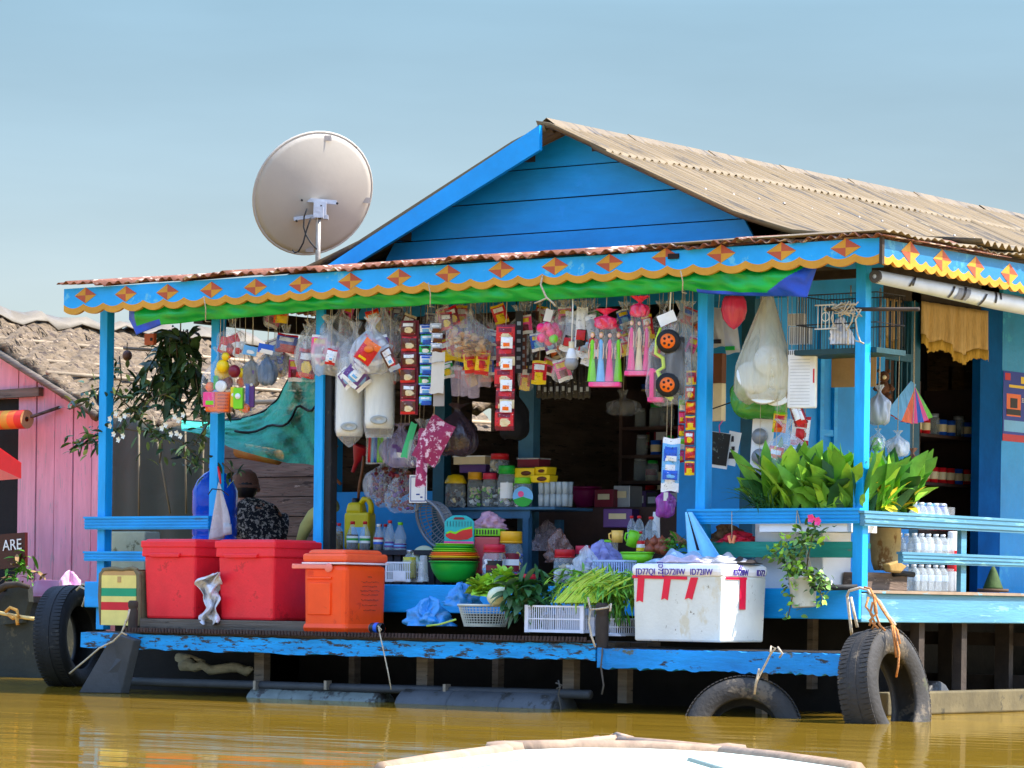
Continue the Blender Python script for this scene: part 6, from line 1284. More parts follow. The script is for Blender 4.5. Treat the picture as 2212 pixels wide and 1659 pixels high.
def curtain(lb, px0, px1, py0, pys, x, per):
    y0, y1 = S(px0,800,x).y, S(px1,800,x).y; zt_ = S(px0,py0,x).z; zs_ = [S(q[0],q[1],x).z for q in pys]; ys = [S(q[0],q[1],x).y for q in pys]
    def zb(y):
        for i in range(len(ys)-1):
            if y <= ys[i+1] or i == len(ys)-2: f = (y-ys[i])/(ys[i+1]-ys[i]); return zs_[i]+(zs_[i+1]-zs_[i])*f
    t = thing('curtain', lb, 'curtain', (x,(y0+y1)/2,zt_)); n = 90
    w_ = lambda y: .018*math.sin((y-y0)/per*6.283)+.008*math.sin((y-y0)/per*15)
    m = MB(); m.grid(n, 8, lambda u, v: Vector((x+w_(y0+(y1-y0)*u)*(.3+.7*v), y0+(y1-y0)*u, zt_+(zb(y0+(y1-y0)*u)+.05-zt_)*v))); cl_ = m.build('cloth', GOLD, t, t.location, thick=.003, fix=False)
    m = MB(); m.grid(n, 2, lambda u, v: Vector((x+.004+w_(y0+(y1-y0)*u), y0+(y1-y0)*u, zb(y0+(y1-y0)*u)+.055-(.065+.006*math.sin(u*400))*v))); m.build('fringe', FRIN, cl_, t.location, thick=.002, fix=False); return t
curtain('gold scalloped valance with fringe in the open doorway', 1988, 2132, 650, [(1988,738),(2010,758),(2035,750),(2058,770),(2078,786),(2100,772),(2118,770),(2132,778)], WX1+.03, .16)
curtain('gold fringed curtain behind the window bars', 1903, 1962, 640, [(1903,742),(1925,756),(1945,748),(1962,738)], WX1-.07, .14)
# poster on the blue side wall
y0, y1 = S(2165,860,WX1).y, S(2290,860,WX1).y; zt_, zb_ = S(2165,800,WX1).z, S(2165,952,WX1).z
t = thing('poster', 'blue drinks poster with an orange can on the side wall', 'poster', (WX1+.004,y0,zb_)); hp_ = zt_-zb_; wp_ = y1-y0; X = WX1+.004
def pq(u0,u1,v0,v1,x): return [(x,y0+wp_*u0,zb_+hp_*v0),(x,y0+wp_*u1,zb_+hp_*v0),(x,y0+wp_*u1,zb_+hp_*v1),(x,y0+wp_*u0,zb_+hp_*v1)]
MB().prism(pq(0,1,0,1,X), (.002,0,0)).build('sheet', pl('poster_blue',24,52,160), t, t.location)
MB().prism(pq(0,1,0,.10,X+.0022), (.001,0,0)).build('red_strip', COLS[CR], t, t.location)
MB().prism(pq(.02,.95,.14,.30,X+.0022), (.001,0,0)).build('car_strip', COLS[CSK], t, t.location)
c1 = MB(); c1.prism(pq(.06,.30,.36,.68,X+.0024), (.0012,0,0)); c1.build('can_picture', COLS[CO], t, t.location)
MB().prism(pq(.06,.30,.38,.46,X+.004), (.001,0,0)).build('can_band', COLS[CD], t, t.location); MB().prism(pq(.12,.24,.48,.62,X+.004), (.001,0,0)).build('can_mark', COLS[CD], t, t.location)
MB().prism(pq(.03,.12,.87,.97,X+.0024), (.001,0,0)).build('badge', COLS[CR], t, t.location); MB().prism(pq(.30,.8,.84,.94,X+.0024), (.001,0,0)).build('yellow_heading', COLS[CY], t, t.location); MB().prism(pq(.10,.8,.77,.81,X+.0024), (.001,0,0)).build('yellow_line', COLS[CY], t, t.location)
text('5555', hp_*.09, COLS[CW], t, (.004,wp_*.365,hp_*.60), (90,0,90))
# coloured folder bag, clear bags and the rest by the side window
t = thing('folder_bag', 'fan of orange, pink, blue and lime plastic folders hanging in the doorway', 'folders', S(1972,915,-.75), TH+.2); k = mp(t.location); h = 88*k
for i,(a_,c_) in enumerate(((-.55,CSK),(-.40,CO),(-.25,CO),(-.08,CP),(.1,CB),(.25,CP),(.4,CL))):
    M = Matrix.Rotation(-a_,3,'Y'); q = MB(); q.add([M@Vector(v)+Vector((0,.012*i,h)) for v in ((-.02,0,0),(.02,0,0),(.055,-.02,-h*.98),(-.055,-.02,-h*.98))], [(0,1,2,3)]); q.build('folder', film('folder_%d' % c_, tuple(int(255*min(1,x)**.45) for x in COLS[c_].node_tree.nodes['Color Ramp'].color_ramp.elements[1].color[:3]), op=.8, streak=.15), t, thick=.004, fix=False)
MB().tube([(0,0,h*.98),(0,0,h+.5)],.0025,5).build('cord', ROPE, t)
for lb,bx,x,mt,sd in (('grey clear bag hanging at the corner post',(1876,832,1922,918),-.35,film('greyish_film',(176,182,192),op=.55,streak=.35),3),('clear bag of white foam right of the corner post',(1915,930,1962,986),-.5,FILM2,4),('brown netted snack sack by the side window',(1952,968,1990,1032),-.6,film('brown_film',(150,104,84),op=.7,streak=.25),5),('small clear bag above the mustard leaves',(1880,925,1912,975),-.4,FILM,6)):
    c_ = S((bx[0]+bx[2])/2,bx[3],x); k = mp(c_); t = thing('hanging_bag', lb, 'plastic bag', c_, TH, 'bags hanging by the side window'); bagm((bx[2]-bx[0])*k,(bx[3]-bx[1])*k,.15,sd,neck=.15,wr=.14).build('bag', mt, t, fix=False); cord(t,.1,(bx[3]-bx[1])*k,top=2.45)
    if sd > 3: junk(MB(),(bx[2]-bx[0])*k*.6,.1,(bx[3]-bx[1])*k*.45,26,{4:[CW],5:[CBR,CC],6:[CW,CL]}[sd],.03,sd,.01).build('contents', COLS, t)
PLU = mat('brown_plush',(104,66,44),rough=1.,var=.3,bump=.5,bs=80); c_ = S(1908,850,-.8); t = thing('plush_toy', 'small brown plush toy hanging on the window bars', 'plush toy', c_, TH); 
MB().ball((0,0,.03),.045,10).build('body', PLU, t); q = MB(); q.ball((.0,-.02,.10),.035,10); q.ball((-.03,-.01,.135),.012,8); q.ball((.03,-.01,.135),.012,8); q.build('head', PLU, t); MB().ball((.0,-.05,.095),.014,8).build('muzzle', COLS[CC], t); m = MB()
for s in (-1,1): m.tube([(s*.03,-.01,.05),(s*.055,-.03,.02)],.014,6); m.tube([(s*.02,-.01,.0),(s*.035,-.04,-.025)],.016,6)
m.build('limbs', PLU, t)
# ------------------------------------------------------------------ right side floor: water packs, pot, boxes
def yx(px, py, x): q = S(px, py, x); return q
rg = random.Random(2); BOT = None
a = S(1940,1265,-.42); k = mp(a); hb = .155; BLAB = film('pale_blue_label',(190,215,240),op=.55,streak=.2)
cnt = 0
for lv in range(3):
    for i in range(5):
        for j in range(2):
            loc = (-.36-.10*j*1.0-.004*rg.random(), a.y+.08+.082*i*1.0, .705+lv*(hb+.028))
            if BOT is None:
                BOT = thing('water_bottle', 'clear small water bottle in the stacked packs by the side rail', 'bottle', loc, 0, 'packs of water bottles'); r = .038
                MB().lathe([(.001,0),(r*.9,0),(r,.01),(r*.93,hb*.3),(r,hb*.36),(r,hb*.6),(r*.8,hb*.78),(r*.35,hb*.9),(r*.34,hb*.92)], 12).build('bottle_body', PET, BOT)
                MB().lathe([(r*1.01,hb*.38),(r*1.02,hb*.39),(r*1.02,hb*.6),(r*1.01,hb*.61)], 12).build('paper_label', BLAB, BOT); MB().lathe([(.001,hb*.91),(r*.4,hb*.91),(r*.4,hb),(.001,hb)], 10).build('cap', WHITE, BOT)
            else: dup(BOT, loc, rg.random())
            cnt += 1
for lv in range(3):
    y0, y1 = a.y+.03, a.y+.46; z0 = .706+lv*(hb+.028); m = MB(); m.bb(-.505,-.312,y0,y1,z0,z0+hb*.86)
    single(m, 'pack_wrap', FILMC, ('clear wrap round the lowest pack of water bottles','clear wrap round the middle pack of water bottles','clear wrap round the top pack of water bottles')[lv], 'shrink wrap', group='wraps of the water packs')
t = thing('drink_can', 'red and white can beside the stacked water bottles', 'can', (-.36,a.y+.53,.705)); MB().lathe([(.001,0),(.03,0),(.034,.008),(.034,.35),(.03,.36),(.001,.36)], 14).build('can_body', COLS[CW], t); MB().lathe([(.0345,.12),(.035,.125),(.035,.24),(.0345,.245)], 14).build('band', COLS[CR], t)
for i,(px0,px1) in enumerate(((1986,2012),(2016,2042))):
    q = S((px0+px1)/2,1112,-.40); t = thing('wrapped_pack', ('blue wrapped water pack on top of the stack','grey and blue wrapped pack beside it on the stack')[i], 'pack', q, TH*.8); MB().box((0,0,.03),(.09,.09,.075)).build('pack_body', COLS[CSK if i == 0 else CS], t, bevel=.01); MB().box((0,-.047,.035),(.06,.006,.03)).build('print', COLS[CB], t)
b = S(1912,1232,-.30); t = thing('clay_pot', 'tall pale earthen pot behind the side rail', 'pot', b); k = mp(b); r = 34*k; h = 100*k
MB().lathe([(.001,0),(r*.72,0),(r*.9,h*.2),(r,h*.6),(r*.98,h*.95),(r*1.03,h),(r*.92,h),(r*.88,h*.9),(.001,h*.85)], 20).build('pot_body', mat('pale_clay',(186,164,116),rough=.8,var=.25,spots=[((140,104,60),5,.55,(1,1,.5)),((214,200,160),8,.6)]), t); MB().lathe([(r*1.0,h*.93),(r*1.05,h*.95),(r*1.05,h*.98),(r*1.0,h)], 20).build('rim', mat('pale_clay2',(176,156,110),rough=.8), t)
a, b = S(1873,1282,-.16), S(1960,1284,-.16); m = MB(); m.bb(-.32,-.16,a.y,b.y,.702,.702+.10); t = single(m, 'wooden_box', PLANK, 'weathered wooden box on the deck beside the corner post', 'box', bevel=.004)
m = MB(); q = S(1930,1240,-.15); m.tube([q, q+Vector((0,.10,.005)), q+Vector((0,.22,.0))], .016, 8); single(m, 'dark_stick', BLACK, 'short dark round stick lying on the wooden box', 'stick')
m = MB(); q = S(1905,1218,-.12); m.prism([q, q+Vector((0,.10,.02)), q+Vector((0,.2,-.01)), q+Vector((0,.13,-.05)), q+Vector((0,.02,-.045))], (.05,0,0)); single(m, 'split_wood', mat('split_wood',(170,140,84),rough=.8,var=.25), 'pale split piece of wood under the clay pot', 'wood', bevel=.01)
q = S(2145,1272,-.6); t = thing('green_cone', 'dark green cone standing on a mat by the side wall', 'cone', q); k = mp(q); MB().lathe([(.001,0),(22*k,0),(21*k,.01),(8*k,38*k),(3*k,48*k),(.001,49*k)], 14).build('cone_body', mat('moss_green',(60,84,40),rough=.8,var=.3), t); MB().lathe([(.001,-.02),(34*k,-.02),(34*k,0),(.001,0)], 16).build('mat_base', mat('brown_mat',(96,76,60),rough=.9), t)
m = MB(); a = P(1728,1271,-.16); b = P(1852,1268,-.02); m.tube([a, a*.5+b*.5, b], [.016,.017,.016], 10); single(m, 'dark_pipe', BLACK, 'dark pipe sticking out past the hanging flower pot', 'pipe')
# ------------------------------------------------------------------ plants
GA = mat('mustard_leaf',(88,146,38),rough=.6,var=.35,scale=7,bump=.1); GB_ = mat('mustard_leaf_light',(146,196,58),rough=.45,var=.3,scale=7)
def mustard(lb, px0, px1, n, seed, ymin=.02, ymax=.26, hs=1., yel=0, cat='plant'):
    rg = random.Random(seed); m = MB(); c0 = P((px0+px1)/2,1105,.1)
    for i in range(n):
        px = rg.uniform(px0,px1); p = P(px,1112,rg.uniform(ymin,ymax)) if px1 < 1857 else S(px,1112,rg.uniform(-.42,-.09)); d = Vector((rg.gauss(0,.38), rg.gauss(-.15,.3), 1)); L = rg.uniform(.10,.31)*hs
        leaf(m, p, d, L, L*rg.uniform(.20,.34), rg.choice((0,0,1,1,3)), rg.uniform(.15,1.3), rg.uniform(-1.4,1.4), 6, up=(0,1,.1))
    for i in range(yel):
        p = S(rg.uniform(px1-75,px1),1100-rg.uniform(0,40),rg.uniform(-.12,-.05)); leaf(m, p, Vector((rg.uniform(-.3,1),rg.uniform(-.5,.2),rg.uniform(-.1,.9))), rg.uniform(.10,.18), rg.uniform(.03,.05), 2, rg.uniform(.2,1.), rg.uniform(-.8,.8), 5)
    t = thing('mustard_plant', lb, cat, c0, group='leafy vegetables growing behind the rail'); m.build('leaves', [GA,GB_,LEAFY,LEAFD], t, c0, fix=False)
    if px1 > 1857: MB().bb(-.42,-.09,S(px0,1112,-.3).y,S(px1,1112,-.3).y,1.062,1.13).build('planter_box', WOODD, t, c0); return t
    x0, x1 = P(px0,1112,.1).x, P(px1,1112,.1).x; MB().bb(x0,x1,ymin-.03,ymax+.05,P(px0,1150,.1).z,P(px0,1106,.1).z).build('planter_box', FOAMW if px0 < 1700 else WOODD, t, c0); return t
mustard('dense dark green mustard leaves left of the corner post', 1664, 1852, 300, 51, hs=1.5)
mustard('bright green mustard leaves with yellow stalks right of the corner post', 1872, 1958, 160, 52, .15, .5, 1.4, 13)
rg = random.Random(8); m = MB(); c0 = P(1640,1105,.0)
for i in range(46):
    p = P(rg.uniform(1630,1672),1105,rg.uniform(-.02,.1)); d = Vector((rg.gauss(-.1,.35),rg.gauss(-.3,.2),1)); leaf(m, p, d, rg.uniform(.12,.28), .012, 0, rg.uniform(.5,2.2), rg.uniform(-1,1), 6)
single(m, 'spring_onions', LEAFD, 'thin dark onion leaves drooping over the rail', 'plant', fix=False)
# hanging flower pot
b = P(1737,1312,-.12); k = mp(b); t = thing('hanging_pot', 'white hanging pot with trailing vine and a pink flower', 'hanging plant', b); r = 31*k; h = 66*k
MB().lathe([(.001,0),(r*.8,0),(r*.84,h*.04),(r*.98,h*.94),(r*1.06,h*.95),(r*1.06,h),(r*.95,h),(r*.9,h*.85),(.001,h*.82)], 20, M=Matrix.Rotation(R(-5),3,'Y')).build('pot', mat('dirty_white_pot',(204,204,190),rough=.6,var=.08,spots=[((150,150,120),7,.62)]), t)
m = MB(); top = P(1722,1102,-.04)-b
for s in ((-r,0,h),(r*.9,-.02,h),(0,r*.8,h)): m.tube([Vector(s), Vector(s)*.5+top*.5, top], .0028, 5)
m.build('hanger', ROPE, t)
rg = random.Random(12); m = MB(); st = MB()
GL = [mat('vine_leaf',(112,150,70),rough=.5,var=.35,scale=9), mat('vine_leaf_dark',(62,98,40),rough=.5,var=.35,scale=9), LEAFL]
for (x0,y0,x1,y1,n) in ((1700,1180,1712,1250,70),(1700,1170,1668,1200,46),(1730,1180,1720,1240,70),(1760,1250,1790,1262,44),(1712,1250,1702,1335,34),(1770,1270,1774,1310,18),(1735,1236,1775,1250,50)):
    st.tube([P(x0,y0,-.15)-b, P((x0+x1)/2+4,(y0+y1)/2,-.19)-b, P(x1,y1,-.2)-b], .003, 5)
    for i in range(n):
        u = rg.random(); p = P(x0+(x1-x0)*u+rg.gauss(0,11),y0+(y1-y0)*u+rg.gauss(0,9),-.14+rg.uniform(-.09,.05))-b
        leaf(m, p, Vector((rg.gauss(0,1),rg.gauss(-.5,.6),rg.gauss(.1,.6))), rg.uniform(.025,.045), rg.uniform(.02,.034), rg.choice((0,0,1,2)), rg.uniform(.2,1), rg.uniform(-1,1), 3)
for i in range(60):
    p = P(1748+rg.gauss(0,18),1160+rg.gauss(0,16),-.12+rg.uniform(-.08,.06))-b; leaf(m, p, Vector((rg.gauss(0,1),rg.gauss(-.5,.5),rg.gauss(.2,.6))), rg.uniform(.04,.075), rg.uniform(.018,.03), rg.choice((1,1,2)), rg.uniform(.2,1), rg.uniform(-1,1), 4)
m.build('foliage', GL, t, fix=False); st.build('stems', BARK, t); st = MB(); st.tube([P(1740,1250,-.13)-b,P(1746,1200,-.14)-b,P(1760,1135,-.16)-b],.004,5); st.build('stems', BARK, t)
for px, py in ((1768,1126),(1754,1120)):
    m = MB(); c_ = P(px,py,-.2)-b
    for q in range(5): leaf(m, c_, Vector((math.cos(q*1.257)*.8+.2,-.5,math.sin(q*1.257))), .030, .026, 0, .1, 0, 3, up=(0,-1,.2))
    m.build('flower', COLS[CP], t, fix=False)
# vine on the left posts
rg = random.Random(17); m = MB(); st = MB(); fl = MB(); c0 = P(330,930,.1)
VL = [mat('vine_dark',(46,70,36),rough=.45,var=.35,scale=9), mat('vine_mid',(84,108,54),rough=.45,var=.3,scale=9), mat('vine_pale',(140,160,90),rough=.5)]
br = [((440,1000),(395,955),(330,935),(255,925),(195,955),(160,968)),((330,935),(290,890),(250,850),(215,838),(175,850)),((215,838),(180,872),(150,884)),((255,925),(215,935),(180,950),(150,972)),((420,960),(440,930),(460,900)),((480,1000),(500,1020),(500,1040)),((300,900),(330,860),(360,850)),((330,935),(350,960),(345,1000)),((395,955),(400,990),(425,1010)),((240,880),(262,820),(258,770)),((180,950),(172,985))]
for pl_ in br:
    pts = [P(x,y,.02+.18*rg.random()) for x, y in pl_]; st.tube(pts, .005, 5)
    for a_, b_ in zip(pts, pts[1:]):
        for i in range(int((b_-a_).length*52)+2):
            p = a_+(b_-a_)*rg.random()+Vector((rg.gauss(0,.03),rg.gauss(0,.05),rg.gauss(0,.03))); leaf(m, p, Vector((rg.gauss(0,1),rg.gauss(-.3,.7),rg.gauss(-.1,.7))), rg.uniform(.05,.10), rg.uniform(.020,.034), rg.choice((0,0,1,1,2)), rg.uniform(.2,1.), rg.uniform(-1,1), 4)
t = thing('flowering_vine', 'straggly vine with white flowers climbing across the left front posts', 'vine', c0); st.build('stems', BARK, t, c0); m.build('leaves', VL, t, c0, fix=False)
for px, py in ((240,905),(253,893),(262,905),(272,898),(248,938),(258,950),(268,942),(380,900),(388,908),(398,896),(352,925),(372,938),(384,936),(392,942),(360,918),(240,920)):
    f = MB(); c_ = P(px,py,-.04)
    for q in range(5): leaf(f, c_, Vector((math.cos(q*1.257),-.6,math.sin(q*1.257))), .026, .018, 0, .1, 0, 3, up=(0,-1,.2))
    f.build('flower', mat('white_petal',(225,222,205),rough=.6,var=.05), t, c0, fix=False)
# dark hanging plant
rg = random.Random(19); m = MB(); st = MB(); c0 = P(390,720,.5); DL = [mat('dark_leaf',(50,78,44),rough=.5,var=.35,scale=9), mat('dark_leaf_mid',(88,122,80),rough=.5,var=.3,scale=9)]
for i in range(15):
    x0 = rg.gauss(388,20); pts = [P(x0,712,.5)]; x, y = x0, 712
    sx = rg.gauss(0,40)
    for s in range(5): x += sx/3; y += rg.uniform(22,46); pts.append(P(x,y,.45+rg.uniform(-.1,.15)))
    st.tube(pts, .004, 4)
    for a_, b_ in zip(pts, pts[1:]):
        for q in range(5): p = a_+(b_-a_)*rg.random(); leaf(m, p, Vector((rg.gauss(0,1),rg.gauss(-.2,.5),rg.gauss(-.1,.6))), rg.uniform(.09,.18), rg.uniform(.03,.06), rg.choice((0,0,1)), rg.uniform(.5,1.4), rg.uniform(-1,1), 4)
t = thing('dark_fern', 'dark drooping plant hanging under the left end of the eave', 'plant', c0); m.build('foliage', DL, t, c0, fix=False); st.build('stems', BARK, t, c0); MB().tube([c0, Vector((c0.x,c0.y,2.55))], .005, 5).build('hanger', ROPE, t, c0)
t = thing('hanging_gourd', 'brown round gourd dangling from a stick in the left bay', 'gourd', P(275,768,.6)); MB().ball(P(275,768,.6), 11*mp(P(275,768,.6)), 12, 0, 1.1).build('gourd_body', mat('gourd_brown',(86,52,42),rough=.6), t, t.location); MB().tube([P(274,757,.6),P(275,740,.6)],.004,5).build('stalk', BARK, t, t.location)
m = MB(); m.tube([P(268,752,.62),P(350,758,.62)], .012, 6); single(m, 'hanging_stick', WOOD, 'grey stick hung level across the left bay', 'stick')
t = thing('wooden_block', 'orange painted block with a dark hole under the tarpaulin end', 'block', P(325,740,.3)); MB().box(P(325,733,.3),(.085,.03,.075)).build('block_body', pl('orange_wood',190,96,60,rough=.8), t, t.location, bevel=.003); MB().box(P(327,733,.283),(.02,.006,.02)).build('hole', BLACK, t, t.location)
# ------------------------------------------------------------------ satellite dish
ctr = P(676,418,2.6); k = mp(ctr)
t = thing('satellite_dish', 'pale grey satellite dish on a pole seen from behind', 'satellite dish', P(688,575,2.6))
# the dish faces away and up to the left; its outline in the photo is a tilted ellipse
Rw = Vector((CT,ST,0)); Fw = Vector((-ST,CT,0)); Uw = Vector((0,0,1))
maj = (Rw*math.cos(R(47))+Uw*math.sin(R(47))); mnr = (-Rw*math.sin(R(47))+Uw*math.cos(R(47)))
rad = 137*k; til = math.acos(112/137)
axis = (Fw*math.cos(til)+mnr*math.sin(til)*1.).normalized(); e1 = maj; e2 = axis.cross(e1).normalized()
DI = mat('dish_grey',(170,162,150),rough=.5,var=.06,scale=2,bump=.03,spots=[((128,120,112),9,.76)])
def dsh(dep):
    m = MB(); m.grid(48, 10, lambda u, v: ctr+(e1*math.cos(u*6.2832)+e2*math.sin(u*6.2832))*rad*v-axis*(.20*(1-v*v))*rad+axis*dep); return m
m = dsh(0); m.build('reflector', DI, t, t.location, thick=.012, fix=False)
m = MB(); n = 48; m.tube([ctr+(e1*math.cos(i*6.2832/n)+e2*math.sin(i*6.2832/n))*rad*1.0 for i in range(n+1)], .011, 6); m.build('rim', DI, t, t.location)
px_ = P(688,462,2.45); pz = P(689,600,2.45)
m = MB(); m.tube([px_+Vector((0,0,.02)), Vector((px_.x,px_.y,2.70))], .019, 12); m.build('mast', STEEL, t, t.location)
BR = mat('bracket_zinc',(170,172,180),rough=.4,metal=.3,var=.15); hubp = ctr-axis*.20*rad
m = MB(); m.bar(hubp+Rw*-.135*1+Uw*-.01-axis*.02+Uw*.0, hubp+Rw*.13+Uw*-.03-axis*.02, .02, .03); m.bar(hubp+Rw*-.17+Uw*-.16-axis*.0, hubp+Rw*.0+Uw*-.12-axis*.03, .02, .025)
m.box(hubp-axis*.05+Uw*-.07,(.09,.07,.10),rz=TH); m.box(hubp-axis*.05+Uw*-.13,(.12,.08,.03),rz=TH); m.box(px_+Vector((0,0,.01)),(.07,.07,.08),rz=TH); m.bar(hubp-axis*.04+Uw*-.1, px_+Uw*.03, .05, .05); m.build('mount_bracket', BR, t, t.location)
m = MB()
for q in (Rw*-.13+Uw*-.01,Rw*.125+Uw*-.03,Rw*-.165+Uw*-.16,Rw*.01+Uw*-.05,Rw*-.05+Uw*-.12,Rw*.04+Uw*-.13): m.ball(hubp+q-axis*.05-Fw*.03,.010,8)
m.build('bolts', BLACK, t, t.location)
m = MB(); m.tube([P(x,y,2.3) for x,y in ((664,450),(657,468),(656,490),(660,505),(655,525),(645,543),(637,546),(632,540))], .006, 6); m.tube([P(x,y,2.3) for x,y in ((672,470),(664,492),(660,506),(672,525),(684,538))], .006, 6); m.build('cable', BLACK, t, t.location)
m = MB(); c_ = ctr+e2*rad*.0
for a_, r_ in ((.95,.9),(2.4,.9),(-.6,.93)): 
    q = ctr+(e1*math.cos(a_)+e2*math.sin(a_))*rad*r_-axis*.20*(1-r_*r_)*rad-axis*.016; MB().box(q,(.06,.004,.04),rz=TH).build('sticker', mat('sticker_grey',(150,140,132),rough=.6), t, t.location)
# ------------------------------------------------------------------ neighbours on the left
PINK = mat('pink_boards',(222,150,164),rough=.8,var=.14,scale=3,bump=.2,bs=20,stretch=(4,4,.5),spots=[((186,146,152),16,.58,(2.5,2.5,.3)),((214,128,146),3,.58,(1,1,.4))])
THA = mat('thatch',(106,90,70),rough=.95,var=.4,scale=14,bump=.6,bs=40,stretch=(.5,1,3),spots=[((64,52,44),14,.55,(.4,1,2)),((160,140,116),20,.62,(.4,1,2))])
YN = 3.2
t = thing('pink_house', 'pink plank house with a thatched roof at the left edge', 'house', P(100,1240,YN)); o = t.location
xr_ = P(238,1000,YN).x; xl_ = P(38,1000,YN).x; zb_ = P(100,1248,YN).z
def zroof(x): a = P(0,742,YN); b = P(232,900,YN); return a.z+(b.z-a.z)*(x-a.x)/(b.x-a.x)
n = 5; xs = [xl_+(xr_-xl_)*i/n for i in range(n+1)]
for i in range(n):
    m = MB(); x0, x1 = xs[i]+.006, xs[i+1]-.006; dy = .006*(i%2)
    m.prism([(x0,YN+dy,zb_-.25),(x1,YN+dy,zb_-.25),(x1,YN+dy,zroof(x1)-.02),(x0,YN+dy,zroof(x0)-.02)], (0,.03,0)); m.build('wall_board', PINK, t, o)
xrd = P(-78,690,YN).x; z8 = P(0,862,YN).z; x0 = xrd-(P(165,862,YN).x-xrd)
m = MB(); m.prism([(x0,YN,z8),(xl_-.006,YN,z8),(xl_-.006,YN,zroof(xl_)-.02),(xrd,YN,zroof(xrd)-.02),(x0,YN,zroof(2*xrd-x0)-.02)], (0,.03,0)); m.build('wall_board', PINK, t, o)
m = MB(); m.bb(x0,xr_,YN+.05,YN+.1,zb_-.3,zroof(xr_)); m.build('room_shade_sheet', DARK, t, o)  # dark sheet behind the boards stands in for the unlit room
# roof plane: verge at the front, running back
zt0 = lambda x: zroof(x)+.02
xrd = P(-78,690,YN).x
def thr(u, v):
    x = xrd+(xr_+.12-xrd)*v; y = YN-.15+5.5*u; return Vector((x+.012*math.sin(u*90), y, zt0(x)+.05*u*0+.02*math.sin(u*70+v*40)+.018*math.sin(v*95+u*13)+.02*math.sin(u*190)))
m = MB(); m.grid(90, 60, thr); m.build('thatched_roof', THA, t, o, thick=.07, fix=False)
m = MB(); m.grid(60, 30, lambda u, v: Vector((2*xrd-thr(u,v).x, thr(u,v).y, thr(u,v).z-.01))); m.build('thatched_roof', THA, t, o, thick=.07, fix=False)
m = MB(); m.bb(x0-.1,x0+.05,YN-.02,YN+5.2,-.1,z8+.1); m.build('side_wall', PINK, t, o)
rg = random.Random(3); m = MB()
for i in range(2600):
    u, v = rg.random()**1.4, int(rg.random()*14)/14+rg.gauss(0,.008); v = min(.99,max(.01,v)); p = thr(u, v); d = Vector((.8,rg.gauss(0,.12),-.5+rg.gauss(0,.06))); leaf(m, p+Vector((0,0,.035)), d, rg.uniform(.10,.24), .014, 0, .3, rg.uniform(-1,1), 2)
m.build('straw', [THA], t, o, fix=False)
m = MB()
for v in (.25,.45,.62,.78,.92): a_, b_ = thr(.0,v)+Vector((0,0,.06)), thr(1,v)+Vector((0,0,.06)); m.tube([a_,b_], .018, 6)
m.build('roof_battens', mat('pale_batten',(160,140,114),rough=.8,var=.2), t, o)
m = MB(); m.grid(40, 2, lambda u, v: thr(u*.98, .005+.085*v)+Vector((0,0,.085+.008*math.sin(u*150)))); m.build('ridge_sheets', mat('pale_sheet',(108,98,82),rough=.6,var=.12,spots=[((90,74,60),12,.66,(.4,6,1))]), t, o, thick=.01, fix=False)
m = MB(); m.tube([P(-20,752,YN-.17),P(210,898,YN-.17)], .03, 6); m.build('verge_pole', WOOD, t, o)
m = MB(); a_ = P(0,853,YN-.03); b_ = P(88,846,YN-.03); m.bar(a_+Vector((-.2,0,0)), b_, .05, .07); m.tube([P(55,905,YN-.08),P(128,880,YN-.03)], .014, 6); m.build('shelf_bracket', WOOD, t, o)
m = MB(); m.bb(x0,xl_+.9,YN+.02,YN+.05,zb_-.1,P(20,858,YN).z); m.build('opening', DARK, t, o)  # dark panel put in for the shade inside the opening
m = MB(); a_ = P(-60,905,YN-.25); b_ = P(58,900,YN-.25); ST_ = [pl('awning_orange',232,104,40,rough=.7), pl('awning_red',216,52,40,rough=.7), pl('awning_ochre',214,150,50,rough=.7)]
m.grid(24, 18, lambda u, v: Vector((a_.x+(b_.x-a_.x)*u, a_.y+.075*math.cos(v*6.2832), (a_.z*(1-u)+b_.z*u-.02)+.075*math.sin(v*6.2832))), lambda u, v: (0,2,0,1)[int(u*8)%4])
t2 = thing('rolled_awning', 'orange striped roller awning on the pink house', 'awning', a_); m.build('roll', ST_, t2, a_, fix=False); MB().lathe([(.02,0),(.055,0),(.075,.003)], 16, b_+Vector((0,0,-.02)), 0, Matrix.Rotation(R(90),3,'Y')).build('roll_end', mat('awning_inner',(160,110,70),rough=.8), t2, a_); MB().tube([b_+Vector((-.05,0,-.02)), P(128,880,YN-.05)], .012, 6).build('arm', WOOD, t2, a_)
# red parasol canopy and sign at the left edge
t = thing('red_canopy', 'bright red plastic canopy corner poking in at the left edge', 'canopy', P(0,1010,1.6)); o = t.location
A_, B_, C_, D_ = P(-140,930,1.6), P(0,968,1.6), P(46,1000,1.6), P(44,1030,1.6)
m = MB(); E_ = Vector((-1.3,.7,.0)); lo = Vector((0,0,P(0,1000,1.6).z-P(0,1045,1.6).z))
m.add([A_,B_,C_,A_+E_,B_+E_,C_+E_], [(0,1,4,3),(1,2,5,4)]); m.add([A_,B_,C_,A_-lo,B_-lo,C_-lo*.75], [(0,1,4,3),(1,2,5,4)]); m.add([C_,C_+E_,C_+E_-lo*.7,C_-lo*.75], [(0,1,2,3)])
m.build('sheet', pl('canopy_red',226,14,30,rough=.3), t, o, thick=.004, fix=False); MB().tube([P(-80,960,2.2),P(-80,1260,2.2)], .02, 6).build('pole', STEEL, t, o)
t = thing('red_sign', 'dark red sign with pale letters reading ARE below the canopy', 'sign', P(5,1230,2.6), 0); o = t.location
a_, b_ = P(-70,1235,2.6), P(56,1160,2.6); m = MB(); m.prism([P(-70,1160,2.6),P(54,1150,2.6),P(54,1222,2.6),P(-70,1240,2.6)], (0,.03,0)); m.build('board', pl('sign_red',66,18,16), t, o)
